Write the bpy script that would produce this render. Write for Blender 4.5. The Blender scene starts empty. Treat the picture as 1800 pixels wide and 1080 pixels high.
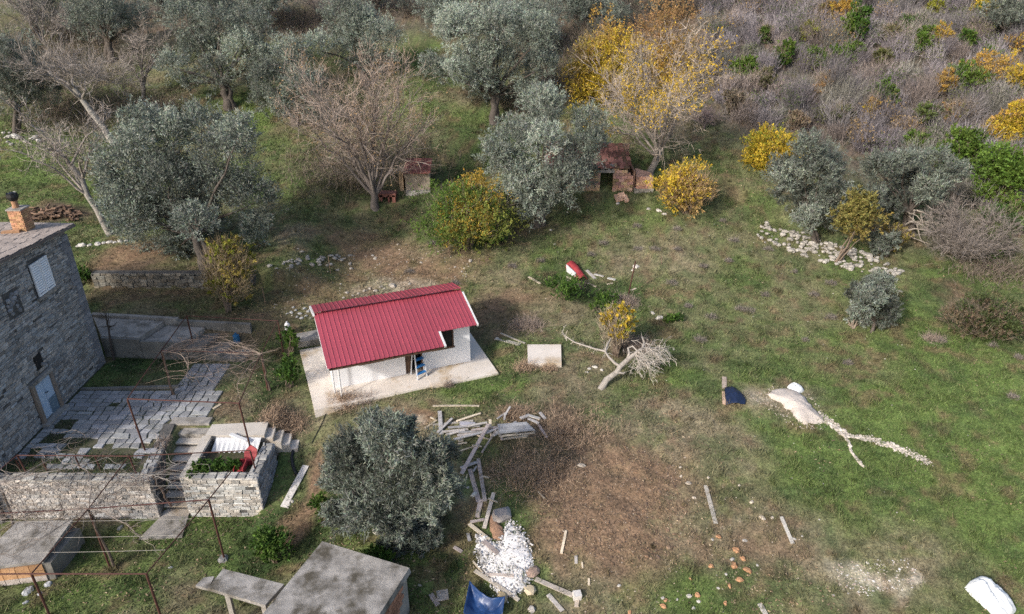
import bpy, math, random
import numpy as np
from mathutils import Vector

# ------------------------------------------------------------------ camera, light, exposure
SC = bpy.context.scene
COL = SC.collection
CAM_H, PITCH, FPX = 17.0, 27.0, 1250.0           # metres, degrees, focal length for an 1800 px wide frame
cam_d = bpy.data.cameras.new('camera')
cam = bpy.data.objects.new('camera', cam_d)
COL.objects.link(cam)
cam.location = (0, 0, CAM_H)
cam.rotation_euler = (math.radians(90 - PITCH), 0, 0)
cam_d.sensor_width = 36
cam_d.lens = FPX / 1800 * 36
cam_d.clip_end = 1000
SC.camera = cam

SUN_EL = 31.0
SUN_TO = Vector((0.69, 0.73, 0)).normalized()    # ground direction in which shadows fall
world = bpy.data.worlds.new('World')
SC.world = world
world.use_nodes = True
wn = world.node_tree
sky = wn.nodes.new('ShaderNodeTexSky')
sky.sky_type = 'NISHITA'
sky.sun_disc = False
sky.sun_elevation = math.radians(SUN_EL)
sky.sun_rotation = math.atan2(-SUN_TO.x, -SUN_TO.y)
sky.dust_density = 3.0
wn.links.new(sky.outputs[0], wn.nodes['Background'].inputs[0])
wn.nodes['Background'].inputs[1].default_value = 0.15
sun_d = bpy.data.lights.new('sun', 'SUN')
sun = bpy.data.objects.new('sun', sun_d)
COL.objects.link(sun)
sun.location = (-30, -20, 40)
sun_d.energy = 2.7
sun_d.angle = math.radians(4.0)
sun_d.color = (1.0, 0.95, 0.88)
ld = Vector((SUN_TO.x, SUN_TO.y, -math.tan(math.radians(SUN_EL))))
sun.rotation_euler = ld.to_track_quat('-Z', 'Y').to_euler()
SC.view_settings.view_transform = 'Standard'
SC.view_settings.look = 'None'
SC.view_settings.exposure = 0.56
SC.view_settings.gamma = 1.0
SC.cycles.max_bounces = 5
SC.cycles.transparent_max_bounces = 4
SC.cycles.use_denoising = False

RNG = np.random.default_rng(7)
random.seed(7)

# ------------------------------------------------------------------ mesh helpers
class MB:
    """collects polygons (with a colour per vertex) for ONE mesh object, world coordinates"""
    def __init__(self):
        self.v, self.l, self.s, self.c, self.n, self.ln = [], [], [], [], 0, 0
    def add(self, V, F, col=(1, 1, 1)):
        V = np.asarray(V, float).reshape(-1, 3)
        F = np.asarray(F, np.int64)
        m, k = F.shape
        self.v.append(V)
        self.l.append((F + self.n).ravel())
        self.s.append(self.ln + np.arange(m) * k)
        c = np.asarray(col, float)
        if c.ndim == 1:
            c = np.broadcast_to(c, (len(V), 3))
        self.c.append(c)
        self.n += len(V)
        self.ln += m * k
        return self
    def quad(self, a, b, c, d, col=(1, 1, 1)):
        return self.add([a, b, c, d], [[0, 1, 2, 3]], col)
    def hexa(self, lo, hi, col=(1, 1, 1)):
        """solid between two quads of corners, both counter-clockwise seen from hi"""
        V = list(lo) + list(hi)
        return self.add(V, [[3, 2, 1, 0], [4, 5, 6, 7], [0, 1, 5, 4], [1, 2, 6, 5], [2, 3, 7, 6], [3, 0, 4, 7]], col)
    def obox(self, c, ax, ay, az, col=(1, 1, 1)):
        c, ax, ay, az = map(lambda q: np.asarray(q, float), (c, ax, ay, az))
        lo = [c - ax - ay - az, c + ax - ay - az, c + ax + ay - az, c - ax + ay - az]
        return self.hexa(lo, [p + 2 * az for p in lo], col)
    def box(self, x0, x1, y0, y1, z0, z1, col=(1, 1, 1)):
        return self.obox(((x0 + x1) / 2, (y0 + y1) / 2, (z0 + z1) / 2), ((x1 - x0) / 2, 0, 0), (0, (y1 - y0) / 2, 0), (0, 0, (z1 - z0) / 2), col)
    def tube(self, pts, rad, sides=6, col=(1, 1, 1), cap=True):
        pts = np.asarray(pts, float)
        n = len(pts)
        rad = np.broadcast_to(np.asarray(rad, float), (n,))
        t = np.gradient(pts, axis=0)
        t /= np.linalg.norm(t, axis=1)[:, None] + 1e-9
        ref = np.array([0.31, 0.95, 0.05]) if abs(t[0][2]) > .7 else np.array([0, 0, 1.0])
        a = np.cross(t, ref)
        a /= np.linalg.norm(a, axis=1)[:, None] + 1e-9
        b = np.cross(t, a)
        ang = np.arange(sides) / sides * 2 * math.pi
        V = pts[:, None] + rad[:, None, None] * (a[:, None] * np.cos(ang)[None, :, None] + b[:, None] * np.sin(ang)[None, :, None])
        i = np.arange(n - 1)[:, None] * sides
        j = np.arange(sides)[None]
        k = (j + 1) % sides
        F = np.stack([i + j, i + sides + j, i + sides + k, i + k], -1).reshape(-1, 4)
        self.add(V.reshape(-1, 3), F, col)
        if cap:
            self.add(V[-1], [list(range(sides))[::-1]], col)
            self.add(V[0], [list(range(sides))], col)
        return self
    def build(self, name, mat, parent=None, smooth=False, base=None):
        V = np.concatenate(self.v)
        if parent is not None:
            off = np.array(parent['_o'])
        else:
            off = np.array(base if base is not None else [(V[:, 0].min() + V[:, 0].max()) / 2, (V[:, 1].min() + V[:, 1].max()) / 2, V[:, 2].min()], float)
        me = bpy.data.meshes.new(name)
        L = np.concatenate(self.l).astype(np.int32)
        S = np.concatenate(self.s).astype(np.int32)
        me.vertices.add(len(V))
        me.vertices.foreach_set('co', (V - off).astype(np.float32).ravel())
        me.loops.add(len(L))
        me.loops.foreach_set('vertex_index', L)
        me.polygons.add(len(S))
        me.polygons.foreach_set('loop_start', S)
        me.polygons.foreach_set('use_smooth', np.full(len(S), bool(smooth)))
        at = me.color_attributes.new('Col', 'FLOAT_COLOR', 'POINT')
        C = np.ones((len(V), 4), np.float32)
        C[:, :3] = np.concatenate(self.c)
        at.data.foreach_set('color', C.ravel())
        me.update(calc_edges=True)
        me.materials.append(mat)
        o = bpy.data.objects.new(name, me)
        COL.objects.link(o)
        if parent is not None:
            o.parent = parent
        else:
            o.location = off
        o['_o'] = [float(q) for q in off]
        return o

def tag(o, label, cat, group=None, kind=None):
    if label: o['label'] = label
    if cat: o['category'] = cat
    if group: o['group'] = group
    if kind: o['kind'] = kind
    return o

def thing(name, loc, label, cat, group=None):
    o = bpy.data.objects.new(name, None)
    COL.objects.link(o)
    o.location = [float(q) for q in loc]
    o.empty_display_size = 0.2
    o['_o'] = [float(q) for q in loc]
    return tag(o, label, cat, group)

# ------------------------------------------------------------------ materials
def mat(name, c1, c2=None, scale=3.0, rough=0.85, bump=0.0, bscale=20.0, use_col=False, trans=0.0, spec=0.3, metal=0.0, detail=6.0, stain=None):
    m = bpy.data.materials.new(name)
    m.use_nodes = True
    nt = m.node_tree
    N, Lk = nt.nodes, nt.links
    b = N['Principled BSDF']
    b.inputs['Roughness'].default_value = rough
    b.inputs['Specular IOR Level'].default_value = spec
    b.inputs['Metallic'].default_value = metal
    tc = N.new('ShaderNodeTexCoord')
    def noise(sc, det=detail):
        n = N.new('ShaderNodeTexNoise')
        n.inputs['Scale'].default_value = sc
        n.inputs['Detail'].default_value = det
        n.inputs['Roughness'].default_value = 0.65
        Lk.new(tc.outputs['Object'], n.inputs['Vector'])
        return n
    def mix(fac, a, bb, blend='MIX'):
        x = N.new('ShaderNodeMix')
        x.data_type = 'RGBA'
        x.blend_type = blend
        for sock, val in ((x.inputs[0], fac), (x.inputs[6], a), (x.inputs[7], bb)):
            if isinstance(val, (int, float)):
                sock.default_value = val
            elif isinstance(val, tuple):
                sock.default_value = (*val, 1)
            else:
                Lk.new(val, sock)
        return x.outputs[2]
    def ramp(sock, lo, hi):
        r = N.new('ShaderNodeMapRange')
        r.inputs[1].default_value = lo
        r.inputs[2].default_value = hi
        Lk.new(sock, r.inputs[0])
        return r.outputs[0]
    if c2 is None:
        rgb = N.new('ShaderNodeRGB')
        rgb.outputs[0].default_value = (*c1, 1)
        out = rgb.outputs[0]
    else:
        out = mix(ramp(noise(scale).outputs[0], 0.35, 0.65), tuple(c1), tuple(c2))
    if stain:
        sc, col, lo, hi = stain
        out = mix(ramp(noise(sc, 4).outputs[0], lo, hi), out, tuple(col))
    if use_col:
        a = N.new('ShaderNodeAttribute')
        a.attribute_name = 'Col'
        out = mix(1.0, out, a.outputs['Color'], 'MULTIPLY')
    Lk.new(out, b.inputs['Base Color'])
    if bump:
        bp = N.new('ShaderNodeBump')
        bp.inputs['Strength'].default_value = bump
        bp.inputs['Distance'].default_value = 0.03
        Lk.new(noise(bscale).outputs[0], bp.inputs['Height'])
        Lk.new(bp.outputs[0], b.inputs['Normal'])
    if trans:
        t = N.new('ShaderNodeBsdfTranslucent')
        Lk.new(out, t.inputs[0])
        mx = N.new('ShaderNodeMixShader')
        mx.inputs[0].default_value = trans
        Lk.new(b.outputs[0], mx.inputs[1])
        Lk.new(t.outputs[0], mx.inputs[2])
        Lk.new(mx.outputs[0], N['Material Output'].inputs[0])
    return m

M = {}
M['stone'] = mat('limestone', (.92, .92, .92), (.62, .62, .64), 5, .9, .6, 14, True)
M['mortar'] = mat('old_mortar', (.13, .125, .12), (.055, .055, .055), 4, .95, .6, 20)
M['flag'] = mat('flagstone', (.95, .95, .95), (.72, .72, .74), 3, .85, .4, 12, True)
M['joint'] = mat('mossy_joint', (.05, .065, .025), (.12, .105, .08), 1.2, .95, .6, 14)
M['concrete'] = mat('weathered_concrete', (.37, .345, .315), (.23, .215, .20), 1.9, .9, .5, 25, stain=(1.3, (.12, .11, .09), .50, .66))
M['concrete_dark'] = mat('dark_old_concrete', (.23, .22, .20), (.14, .135, .125), 1.4, .92, .4, 22, stain=(.8, (.07, .07, .06), .55, .75))  # darker tone of the old concrete
M['concrete_pale'] = mat('pale_concrete', (.56, .52, .47), (.45, .41, .36), 1.0, .85, .25, 25, stain=(.55, (.33, .25, .16), .54, .72))
M['slab_pale'] = mat('house_slab_concrete', (.70, .64, .58), (.60, .54, .47), .8, .85, .2, 25, stain=(.55, (.40, .29, .16), .52, .70))
M['roof_slab'] = mat('lichen_concrete', (.37, .35, .33), (.20, .19, .18), 2.2, .95, .8, 30, stain=(.95, (.085, .076, .06), .47, .62))
M['plaster'] = mat('white_plaster', (.80, .80, .81), (.73, .74, .76), 1.5, .85, .06, 18, stain=(.7, (.64, .65, .67), .55, .8))
M['red_roof'] = mat('red_sheet', (.325, .058, .082), (.285, .050, .072), .45, .48, 0, 20, True, spec=.5, stain=(1.1, (.24, .052, .064), .52, .85))
M['dark'] = mat('dark_interior', (.02, .02, .02), None)
M['brown_wood'] = mat('brown_frame', (.12, .075, .05), (.08, .05, .035), 6, .7)
M['white_metal'] = mat('white_paint', (.66, .66, .66), (.56, .56, .57), 4, .5)
M['white_wood'] = mat('white_shutter_paint', (.84, .85, .87), (.76, .78, .81), 6, .6)
M['blue_paint'] = mat('faded_blue_paint', (.36, .48, .62), (.46, .55, .66), 5, .6, .1, 30)
M['blue_grey'] = mat('blue_grey_panel', (.16, .22, .27), (.12, .17, .22), 4, .6)
M['ladder_blue'] = mat('ladder_blue', (.03, .17, .42), None, rough=.5)
M['ladder_alu'] = mat('ladder_aluminium', (.66, .68, .72), None, rough=.4, metal=.2)
M['rust'] = mat('rusty_steel', (.085, .036, .028), (.05, .024, .019), 8, .8, .3, 40)
M['rust_red'] = mat('red_oxide_steel', (.10, .040, .034), (.062, .028, .024), 6, .75, .2, 40)
M['wire'] = mat('galvanised_wire', (.20, .19, .175), None, rough=.6, metal=.3)
M['wood'] = mat('weathered_timber', (1, 1, 1), (.72, .70, .68), 7, .9, .5, 40, True)
M['bark'] = mat('bark', (.9, .9, .9), (.55, .55, .55), 6, .95, .8, 18, True)
M['twig'] = mat('twigs', (1, 1, 1), None, rough=.9, use_col=True)
M['leaf'] = mat('leaves', (1, 1, 1), None, rough=.6, use_col=True, trans=.25, spec=.25)
M['olive'] = mat('olive_leaves', (1, 1, 1), None, rough=.55, use_col=True, trans=.15, spec=.25)
M['grass'] = mat('grass_blades', (1, 1, 1), None, rough=.8, use_col=True, trans=.25, spec=.1)
M['brick'] = mat('fired_brick', (1, 1, 1), (.7, .66, .62), 9, .9, .4, 35, True)
M['tile'] = mat('terracotta_tile', (1, 1, 1), (.65, .62, .62), 8, .9, .3, 30, True)
M['black'] = mat('black_metal', (.015, .015, .017), None, rough=.4)
M['soil'] = mat('planter_soil', (.10, .075, .05), (.06, .07, .03), 2.5, .95, .8, 15)
M['sand'] = mat('white_sand', (.54, .485, .44), (.46, .41, .37), 2.5, .97, 1.0, 16, spec=.1, stain=(1.6, (.42, .35, .29), .56, .75))
M['lime'] = mat('white_rubble', (.80, .78, .77), (.60, .58, .57), 7, .95, .5, 18, True, spec=.1)
M['tarp_blue'] = mat('blue_tarpaulin', (.016, .055, .17), (.012, .035, .11), 4, .35, .25, 9, spec=.5)
M['tarp_navy'] = mat('navy_tarpaulin', (.012, .022, .06), (.008, .014, .035), 4, .4, .3, 9, spec=.5)
M['bag'] = mat('white_woven_bag', (.68, .70, .70), (.58, .60, .61), 2, .7, .5, 9)
M['red_plastic'] = mat('red_plastic', (.34, .05, .055), (.22, .03, .035), 3, .5)
M['rope'] = mat('black_hose', (.02, .022, .025), None, rough=.5)
M['plastic_blue'] = mat('blue_plastic', (.02, .10, .22), None, rough=.5)

# ------------------------------------------------------------------ noise and terrain
def _hash(i, j, s):
    n = (i * 374761393 + j * 668265263 + s * 974634777) & 0xffffffff
    n = ((n ^ (n >> 13)) * 1274126177) & 0xffffffff
    return ((n ^ (n >> 16)) & 0xffff) / 65535.0

def vnoise(x, y, s=0):
    x, y = np.asarray(x, float), np.asarray(y, float)
    i, j = np.floor(x).astype(np.int64), np.floor(y).astype(np.int64)
    fx, fy = x - i, y - j
    fx, fy = fx * fx * (3 - 2 * fx), fy * fy * (3 - 2 * fy)
    a, b, c, d = _hash(i, j, s), _hash(i + 1, j, s), _hash(i, j + 1, s), _hash(i + 1, j + 1, s)
    return (a * (1 - fx) + b * fx) * (1 - fy) + (c * (1 - fx) + d * fx) * fy

def fbm(x, y, s=0, o=4):
    r, a, t = 0, .5, 0
    for k in range(o):
        r = r + a * vnoise(x * 2 ** k, y * 2 ** k, s + k)
        t += a
        a *= .5
    return r / t

def sst(e0, e1, x):
    t = np.clip((np.asarray(x, float) - e0) / (e1 - e0), 0, 1)
    return t * t * (3 - 2 * t)

def zt_shape(x, y):
    """the shape of the ground"""
    x, y = np.asarray(x, float), np.asarray(y, float)
    gen = np.interp(y, [0, 15, 20, 25, 32, 40, 50, 60, 80, 120, 200], [-2.6, -1.45, -.75, -.14, .40, 2.1, 5, 8.5, 15, 28, 50])
    mid = np.interp(y, [0, 15, 18, 21, 23, 25, 30, 32, 40, 50, 60, 80, 120, 200], [-2.6, -2.0, -1.85, -1.3, -.72, -.12, .2, .45, 2.1, 5, 8.5, 15, 28, 50])
    up = np.interp(y, [28.5, 30.2, 33, 33.5, 40, 50, 60, 80, 120, 200], [-.06, .85, 1.2, 1.95, 2.9, 5.2, 8.7, 15, 28, 50])
    stair = np.where(y > 24, up, np.interp(y, [0, 15, 22.2, 23.2], [-2.4, -1.85, -1.85, -.06]))
    patio = np.where(y > 24, up, np.interp(y, [0, 15, 20.0, 20.35], [-2.4, -1.85, -1.85, -.06]))
    w1 = sst(-13.15, -12.95, x)
    w2 = sst(-9.5, -9.2, x)
    w3 = sst(-9, -3, x)
    wu = sst(-12.5, -8, x)
    z = patio * (1 - w1) + stair * w1
    hi = up * (1 - wu) + mid * wu
    z = z * (1 - w2) + mid * w2
    z = np.where(y > 25, hi, z)
    z = z * (1 - w3) + gen * w3
    amp = sst(29, 36, y) + sst(-7, 3, x) * .7 * (1 - sst(24, 28, y)) + .0
    amp = np.where((x > -10) & (x < 1) & (y > 22.5) & (y < 31), 0, amp)
    n = (fbm(x * .22, y * .22, 11) - .5) * 1.1 * sst(33, 42, y) + (fbm(x * .8, y * .8, 21) - .5) * .22 * np.clip(amp, 0, 1)
    n = n + (fbm(x * 3.1, y * 3.1, 31, 3) - .5) * .07 * sst(-.4, .6, np.maximum(x + 2, np.maximum(y - 31, 22 - y)))
    n = n * np.where((x < -8.5) & (y < 31), .15, 1)
    # rough dug soil in the lower field
    dug = np.exp(-(((x - 3.7) / 3.0) ** 2 + ((y - 20.3) / 2.6) ** 2))
    n = n + dug * (fbm(x * 2.2, y * 2.2, 77, 4) - .5) * .30
    # terraces on the slope
    ter = sst(38, 44, y) * .45
    n = n + ter * (np.abs(((y + 1.5 * fbm(x * .08, y * 0, 91)) / 5.0) % 1 - .5) - .25)
    z = z + n
    # levelled ground round the cottage slab
    uu = (x + 8.095) * .9304 + (y - 24.064) * .3665
    vv = -(x + 8.095) * .3665 + (y - 24.064) * .9304
    k = sst(-1.2, -.1, uu) * (1 - sst(8.1, 9.2, uu)) * sst(-.9, -.1, vv) * (1 - sst(5.2, 6.4, vv))
    return z * (1 - k) + np.minimum(z, -.09) * k

# the ground's grid; every height is read from it, so things stand on the mesh itself
gx = np.concatenate([np.arange(-120, -40, 4), np.arange(-40, -26, .6), np.arange(-26, 26, .2), np.arange(26, 45, .6), np.arange(45, 121, 4)])
gy = np.concatenate([np.arange(4, 13, .8), np.arange(13, 36, .16), np.arange(36, 60, .4), np.arange(60, 90, 1), np.arange(90, 201, 5)])
GX, GY = np.meshgrid(gx, gy)
GZ = zt_shape(GX.ravel(), GY.ravel()).reshape(GX.shape)

def zt(x, y):
    x, y = np.asarray(x, float), np.asarray(y, float)
    i = np.clip(np.searchsorted(gx, x) - 1, 0, len(gx) - 2)
    j = np.clip(np.searchsorted(gy, y) - 1, 0, len(gy) - 2)
    fx = np.clip((x - gx[i]) / (gx[i + 1] - gx[i]), 0, 1)
    fy = np.clip((y - gy[j]) / (gy[j + 1] - gy[j]), 0, 1)
    return (GZ[j, i] * (1 - fx) + GZ[j, i + 1] * fx) * (1 - fy) + (GZ[j + 1, i] * (1 - fx) + GZ[j + 1, i + 1] * fx) * fy

_t = math.radians(PITCH)
_F = np.array([0, math.cos(_t), -math.sin(_t)])
_U = np.array([0, math.sin(_t), math.cos(_t)])
EYE = np.array([0, 0, CAM_H])

def ray(px, py):
    return _F * FPX + np.array([1, 0, 0]) * (px - 900) - _U * (py - 540)

def P(px, py, z):
    """the place at height z that the survey photograph shows at this pixel"""
    d = ray(px, py)
    return EYE + d * ((z - CAM_H) / d[2])

def G(px, py, dz=0.0):
    """the place on the ground"""
    d = ray(px, py)
    d = d / math.hypot(d[0], d[1])
    t0, t1, st = 6.0, 170.0, .8
    for _ in range(3):
        t = np.arange(t0, t1, st)
        q = EYE[None] + d[None] * t[:, None]
        h = zt(q[:, 0], q[:, 1])
        k = int(np.argmax(q[:, 2] < h))
        t0, t1, st = t[max(k - 1, 0)] - .01, t[k] + .02, st / 9
    p = q[k].copy()
    p[2] = h[k] + dz
    return p

def scale_at(p):
    """metres per photograph pixel at p"""
    return float((np.asarray(p) - EYE) @ _F) / FPX

# ------------------------------------------------------------------ the ground
C_GREEN = np.array([.102, .140, .050])
C_LUSH = np.array([.116, .168, .052])
C_DKGREEN = np.array([.048, .078, .030])
C_TAN = np.array([.222, .190, .130])
C_SOIL = np.array([.210, .142, .098])
C_DKSOIL = np.array([.118, .090, .068])
C_SCRUB = np.array([.120, .100, .090])
C_CHALK = np.array([.50, .45, .38])
_B = []
for kind, rows in {
    'lush': [(1660, 730, 230, 170, 1), (1450, 720, 160, 110, .7), (1620, 640, 200, 70, .8), (1500, 820, 150, 90, .6), (1730, 880, 110, 90, .9), (850, 685, 90, 26, .9), (430, 1010, 80, 50, .7), (1640, 560, 110, 60, .7), (60, 280, 150, 55, .9),
             (160, 370, 60, 40, .9), (430, 205, 50, 28, .9), (1290, 290, 80, 45, .5), (1185, 660, 60, 22, .8), (150, 1050, 130, 50, .7), (700, 215, 70, 40, .7), (740, 70, 40, 40, .7), (1720, 480, 90, 20, .8),
             (1100, 385, 90, 25, .5), (500, 470, 60, 25, .4), (320, 930, 120, 25, .7), (1300, 1050, 160, 40, .5), (900, 1000, 80, 60, .4), (270, 300, 60, 60, .5), (1340, 690, 90, 50, .4)],
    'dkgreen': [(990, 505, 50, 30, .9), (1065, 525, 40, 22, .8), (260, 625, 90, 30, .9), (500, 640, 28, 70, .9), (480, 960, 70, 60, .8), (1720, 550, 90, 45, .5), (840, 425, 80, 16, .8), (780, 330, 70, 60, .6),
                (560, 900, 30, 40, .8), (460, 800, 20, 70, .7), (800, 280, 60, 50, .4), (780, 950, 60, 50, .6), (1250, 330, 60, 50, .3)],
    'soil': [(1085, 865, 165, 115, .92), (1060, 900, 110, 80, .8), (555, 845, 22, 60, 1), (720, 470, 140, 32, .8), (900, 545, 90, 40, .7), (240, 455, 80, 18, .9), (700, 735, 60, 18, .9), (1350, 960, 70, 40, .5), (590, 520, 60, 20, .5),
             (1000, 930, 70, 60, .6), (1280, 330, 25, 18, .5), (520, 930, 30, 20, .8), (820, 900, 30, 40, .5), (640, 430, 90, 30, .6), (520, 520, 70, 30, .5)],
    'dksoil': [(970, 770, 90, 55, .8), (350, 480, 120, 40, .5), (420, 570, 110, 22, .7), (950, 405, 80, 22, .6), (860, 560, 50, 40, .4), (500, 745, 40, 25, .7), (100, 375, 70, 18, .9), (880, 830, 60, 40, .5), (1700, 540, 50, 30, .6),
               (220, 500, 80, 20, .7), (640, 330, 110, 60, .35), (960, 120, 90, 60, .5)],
    'tan': [(1180, 755, 130, 45, .9), (1300, 560, 150, 40, .3), (1130, 465, 140, 40, .4), (1230, 430, 200, 30, .35), (980, 565, 90, 36, .6), (1370, 705, 90, 26, .8), (1220, 920, 90, 60, .4), (1500, 640, 100, 30, .25),
            (1560, 980, 90, 35, .5), (300, 260, 60, 40, .3), (760, 440, 60, 20, .4), (1000, 690, 80, 30, .4), (620, 30, 120, 20, .6), (1480, 540, 100, 40, .25), (640, 260, 150, 60, .3)],
    'scrub': [(1500, 130, 330, 140, 1), (1420, 160, 200, 90, 1), (1650, 130, 220, 120, 1), (1580, 220, 160, 60, 1), (1300, 60, 180, 110, .9), (1780, 250, 160, 160, .8), (1620, 300, 120, 60, .7), (1690, 430, 100, 40, .5), (1050, 30, 160, 60, .8), (100, 60, 180, 90, .6), (400, 20, 300, 40, .7), (760, 10, 300, 40, .7)],
    'chalk': [(1545, 1015, 55, 22, .5), (1490, 1015, 40, 26, .35), (690, 742, 40, 10, .6), (1345, 705, 40, 12, .35), (700, 505, 90, 12, .3), (1600, 1005, 18, 16, .7)],
}.items():
    cc = {'lush': C_LUSH, 'dkgreen': C_DKGREEN, 'soil': C_SOIL, 'dksoil': C_DKSOIL, 'tan': C_TAN, 'scrub': C_SCRUB, 'chalk': C_CHALK}[kind]
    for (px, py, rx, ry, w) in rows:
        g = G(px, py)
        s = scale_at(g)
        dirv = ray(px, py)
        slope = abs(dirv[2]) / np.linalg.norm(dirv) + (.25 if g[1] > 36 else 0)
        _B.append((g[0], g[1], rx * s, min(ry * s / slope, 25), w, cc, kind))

def gcol(x, y):
    """ground colour and how grassy it is, for arrays of places"""
    x, y = np.asarray(x, float), np.asarray(y, float)
    f = np.clip((fbm(x * .33, y * .33, 3, 5) - .24) / .36, 0, 1)[:, None]
    c = C_TAN * .92 * (1 - f) + C_GREEN * f
    g = .45 + .5 * f[:, 0]
    dx, dy = (fbm(x * .9, y * .9, 5) - .5) * 1.8, (fbm(x * .9, y * .9, 6) - .5) * 1.8
    rag = .62 + .76 * fbm(x * 1.3, y * 1.3, 8, 4)
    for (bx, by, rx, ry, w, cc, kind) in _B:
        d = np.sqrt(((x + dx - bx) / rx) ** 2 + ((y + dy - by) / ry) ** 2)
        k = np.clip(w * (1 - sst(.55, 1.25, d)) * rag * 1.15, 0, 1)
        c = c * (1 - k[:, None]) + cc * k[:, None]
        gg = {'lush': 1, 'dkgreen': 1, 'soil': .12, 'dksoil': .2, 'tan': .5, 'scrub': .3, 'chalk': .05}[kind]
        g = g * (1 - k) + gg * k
    # small worn patches and tufts
    p = sst(.54, .70, fbm(x * 1.5, y * 1.5, 41, 5))[:, None]
    c = c * (1 - .6 * p) + C_SOIL * .85 * .6 * p
    gk = np.clip(g * 1.5, .12, 1)[:, None]
    q = sst(.52, .68, fbm(x * 1.2, y * 1.2, 51, 5))[:, None]
    q = q * gk
    c = c * (1 - .55 * q) + C_DKGREEN * 1.25 * .55 * q
    r = sst(.58, .72, fbm(x * 1.9, y * 1.9, 55, 4))[:, None]
    r = r * gk
    c = c * (1 - .4 * r) + C_LUSH * .4 * r
    c = c * (.72 + .56 * fbm(x * 2.3, y * 2.3, 57, 3))[:, None]
    return c, g

X, Y = GX, GY
Z = GZ.ravel()
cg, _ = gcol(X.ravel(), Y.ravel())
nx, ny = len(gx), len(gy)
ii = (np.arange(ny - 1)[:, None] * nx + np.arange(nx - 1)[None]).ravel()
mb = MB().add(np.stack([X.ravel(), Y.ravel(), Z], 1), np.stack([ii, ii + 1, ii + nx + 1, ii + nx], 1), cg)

gm = mat('ground_cover', (1.25, 1.22, 1.15), (.62, .64, .62), 4.5, .97, .9, 9, True, spec=.1, detail=9)
nt = gm.node_tree
_b = nt.nodes['Principled BSDF']
_src = _b.inputs['Base Color'].links[0].from_socket
_tc = [n for n in nt.nodes if n.bl_idname == 'ShaderNodeTexCoord'][0]
_n2 = nt.nodes.new('ShaderNodeTexNoise'); _n2.inputs['Scale'].default_value = 13; _n2.inputs['Detail'].default_value = 5; _n2.inputs['Roughness'].default_value = .75
nt.links.new(_tc.outputs['Object'], _n2.inputs['Vector'])
_mr = nt.nodes.new('ShaderNodeMapRange'); _mr.inputs[1].default_value = .32; _mr.inputs[2].default_value = .68; _mr.inputs[3].default_value = .45; _mr.inputs[4].default_value = 1.5
nt.links.new(_n2.outputs[0], _mr.inputs[0])
_mx = nt.nodes.new('ShaderNodeMix'); _mx.data_type = 'RGBA'; _mx.blend_type = 'MULTIPLY'; _mx.inputs[0].default_value = 1
nt.links.new(_src, _mx.inputs[6]); nt.links.new(_mr.outputs[0], _mx.inputs[7]); nt.links.new(_mx.outputs[2], _b.inputs['Base Color'])
terrain = mb.build('hillside_ground', gm, smooth=True, base=(0, 0, 0))
terrain['kind'] = 'structure'
_bad = [k for k in ('label', 'category') if k in terrain]

# grass: short blades over the whole near slope
def scatter_grass():
    n = 700000
    u = RNG.random(n)
    y = 13.2 + (62 - 13.2) * u ** 1.15
    half = np.minimum(y * .80 + 5, 38)
    x = (RNG.random(n) * 2 - 1) * half
    c, g = gcol(x, y)
    hide = ((x < -12.1) & (y > 20.1) & (y < 25.7)) | ((x > -13.6) & (x < -12.1) & (y > 19) & (y < 28)) | ((x < -18.3) & (y < 29)) | ((x > -12.2) & (x < -8.4) & (y > 19.7) & (y < 23.3))
    uu = (x + 8.09) * math.cos(math.radians(21.5)) + (y - 24.06) * math.sin(math.radians(21.5))
    vv = -(x + 8.09) * math.sin(math.radians(21.5)) + (y - 24.06) * math.cos(math.radians(21.5))
    hide |= (uu > -.02) & (uu < 8.1) & (vv > -.05) & (vv < 5)
    keep = (RNG.random(n) < g * (.35 + .9 * fbm(x * 1.1, y * 1.1, 61, 3))) & ~hide
    x, y, c = x[keep], y[keep], c[keep]
    n = len(x)
    z = zt(x, y) - .01
    tuft = sst(.50, .72, fbm(x * 2.6, y * 2.6, 73, 3))
    h = (.03 + .07 * RNG.random(n)) * (.5 + .9 * fbm(x * .9, y * .9, 71, 3) + 1.5 * tuft) * (1 + .012 * (y - 13))
    w = (.010 + .012 * RNG.random(n)) * (1 + .02 * (y - 13))
    a = RNG.random(n) * 2 * math.pi
    lean = h * .7
    b = RNG.random(n) * 2 * math.pi
    p = np.stack([x, y, z], 1)
    d = np.stack([np.cos(a) * w, np.sin(a) * w, np.zeros(n)], 1)
    tip = p + np.stack([np.cos(b) * lean, np.sin(b) * lean, h], 1)
    V = np.stack([p - d, p + d, tip], 1).reshape(-1, 3)
    t = RNG.random((n, 1))
    col = c * (.55 + .95 * RNG.random((n, 1))) * (1 - t * .3) + C_TAN * 1.15 * t * .3
    col = np.repeat(col, 3, axis=0)
    F = np.arange(3 * n).reshape(-1, 3)
    o = MB().add(V, F, col).build('meadow_grass', M['grass'], base=(0, 0, 0))
    tag(o, 'short patchy meadow grass, green and dry, over the slope', 'grass', kind='stuff')
scatter_grass()
def blades(name, x, y, z, h, col, label, cat, w=.012):
    n = len(x)
    a, b = RNG.random(n) * 6.283, RNG.random(n) * 6.283
    p = np.stack([x, y, z], 1); d = np.stack([np.cos(a) * w, np.sin(a) * w, 0 * a], 1)
    tip = p + np.stack([np.cos(b) * h * .6, np.sin(b) * h * .6, h], 1)
    o = MB().add(np.stack([p - d, p + d, tip], 1).reshape(-1, 3), np.arange(3 * n).reshape(-1, 3), np.repeat(col, 3, axis=0)).build(name, M['grass'], base=(0, 0, 0))
    return tag(o, label, cat, None, 'stuff')
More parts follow.
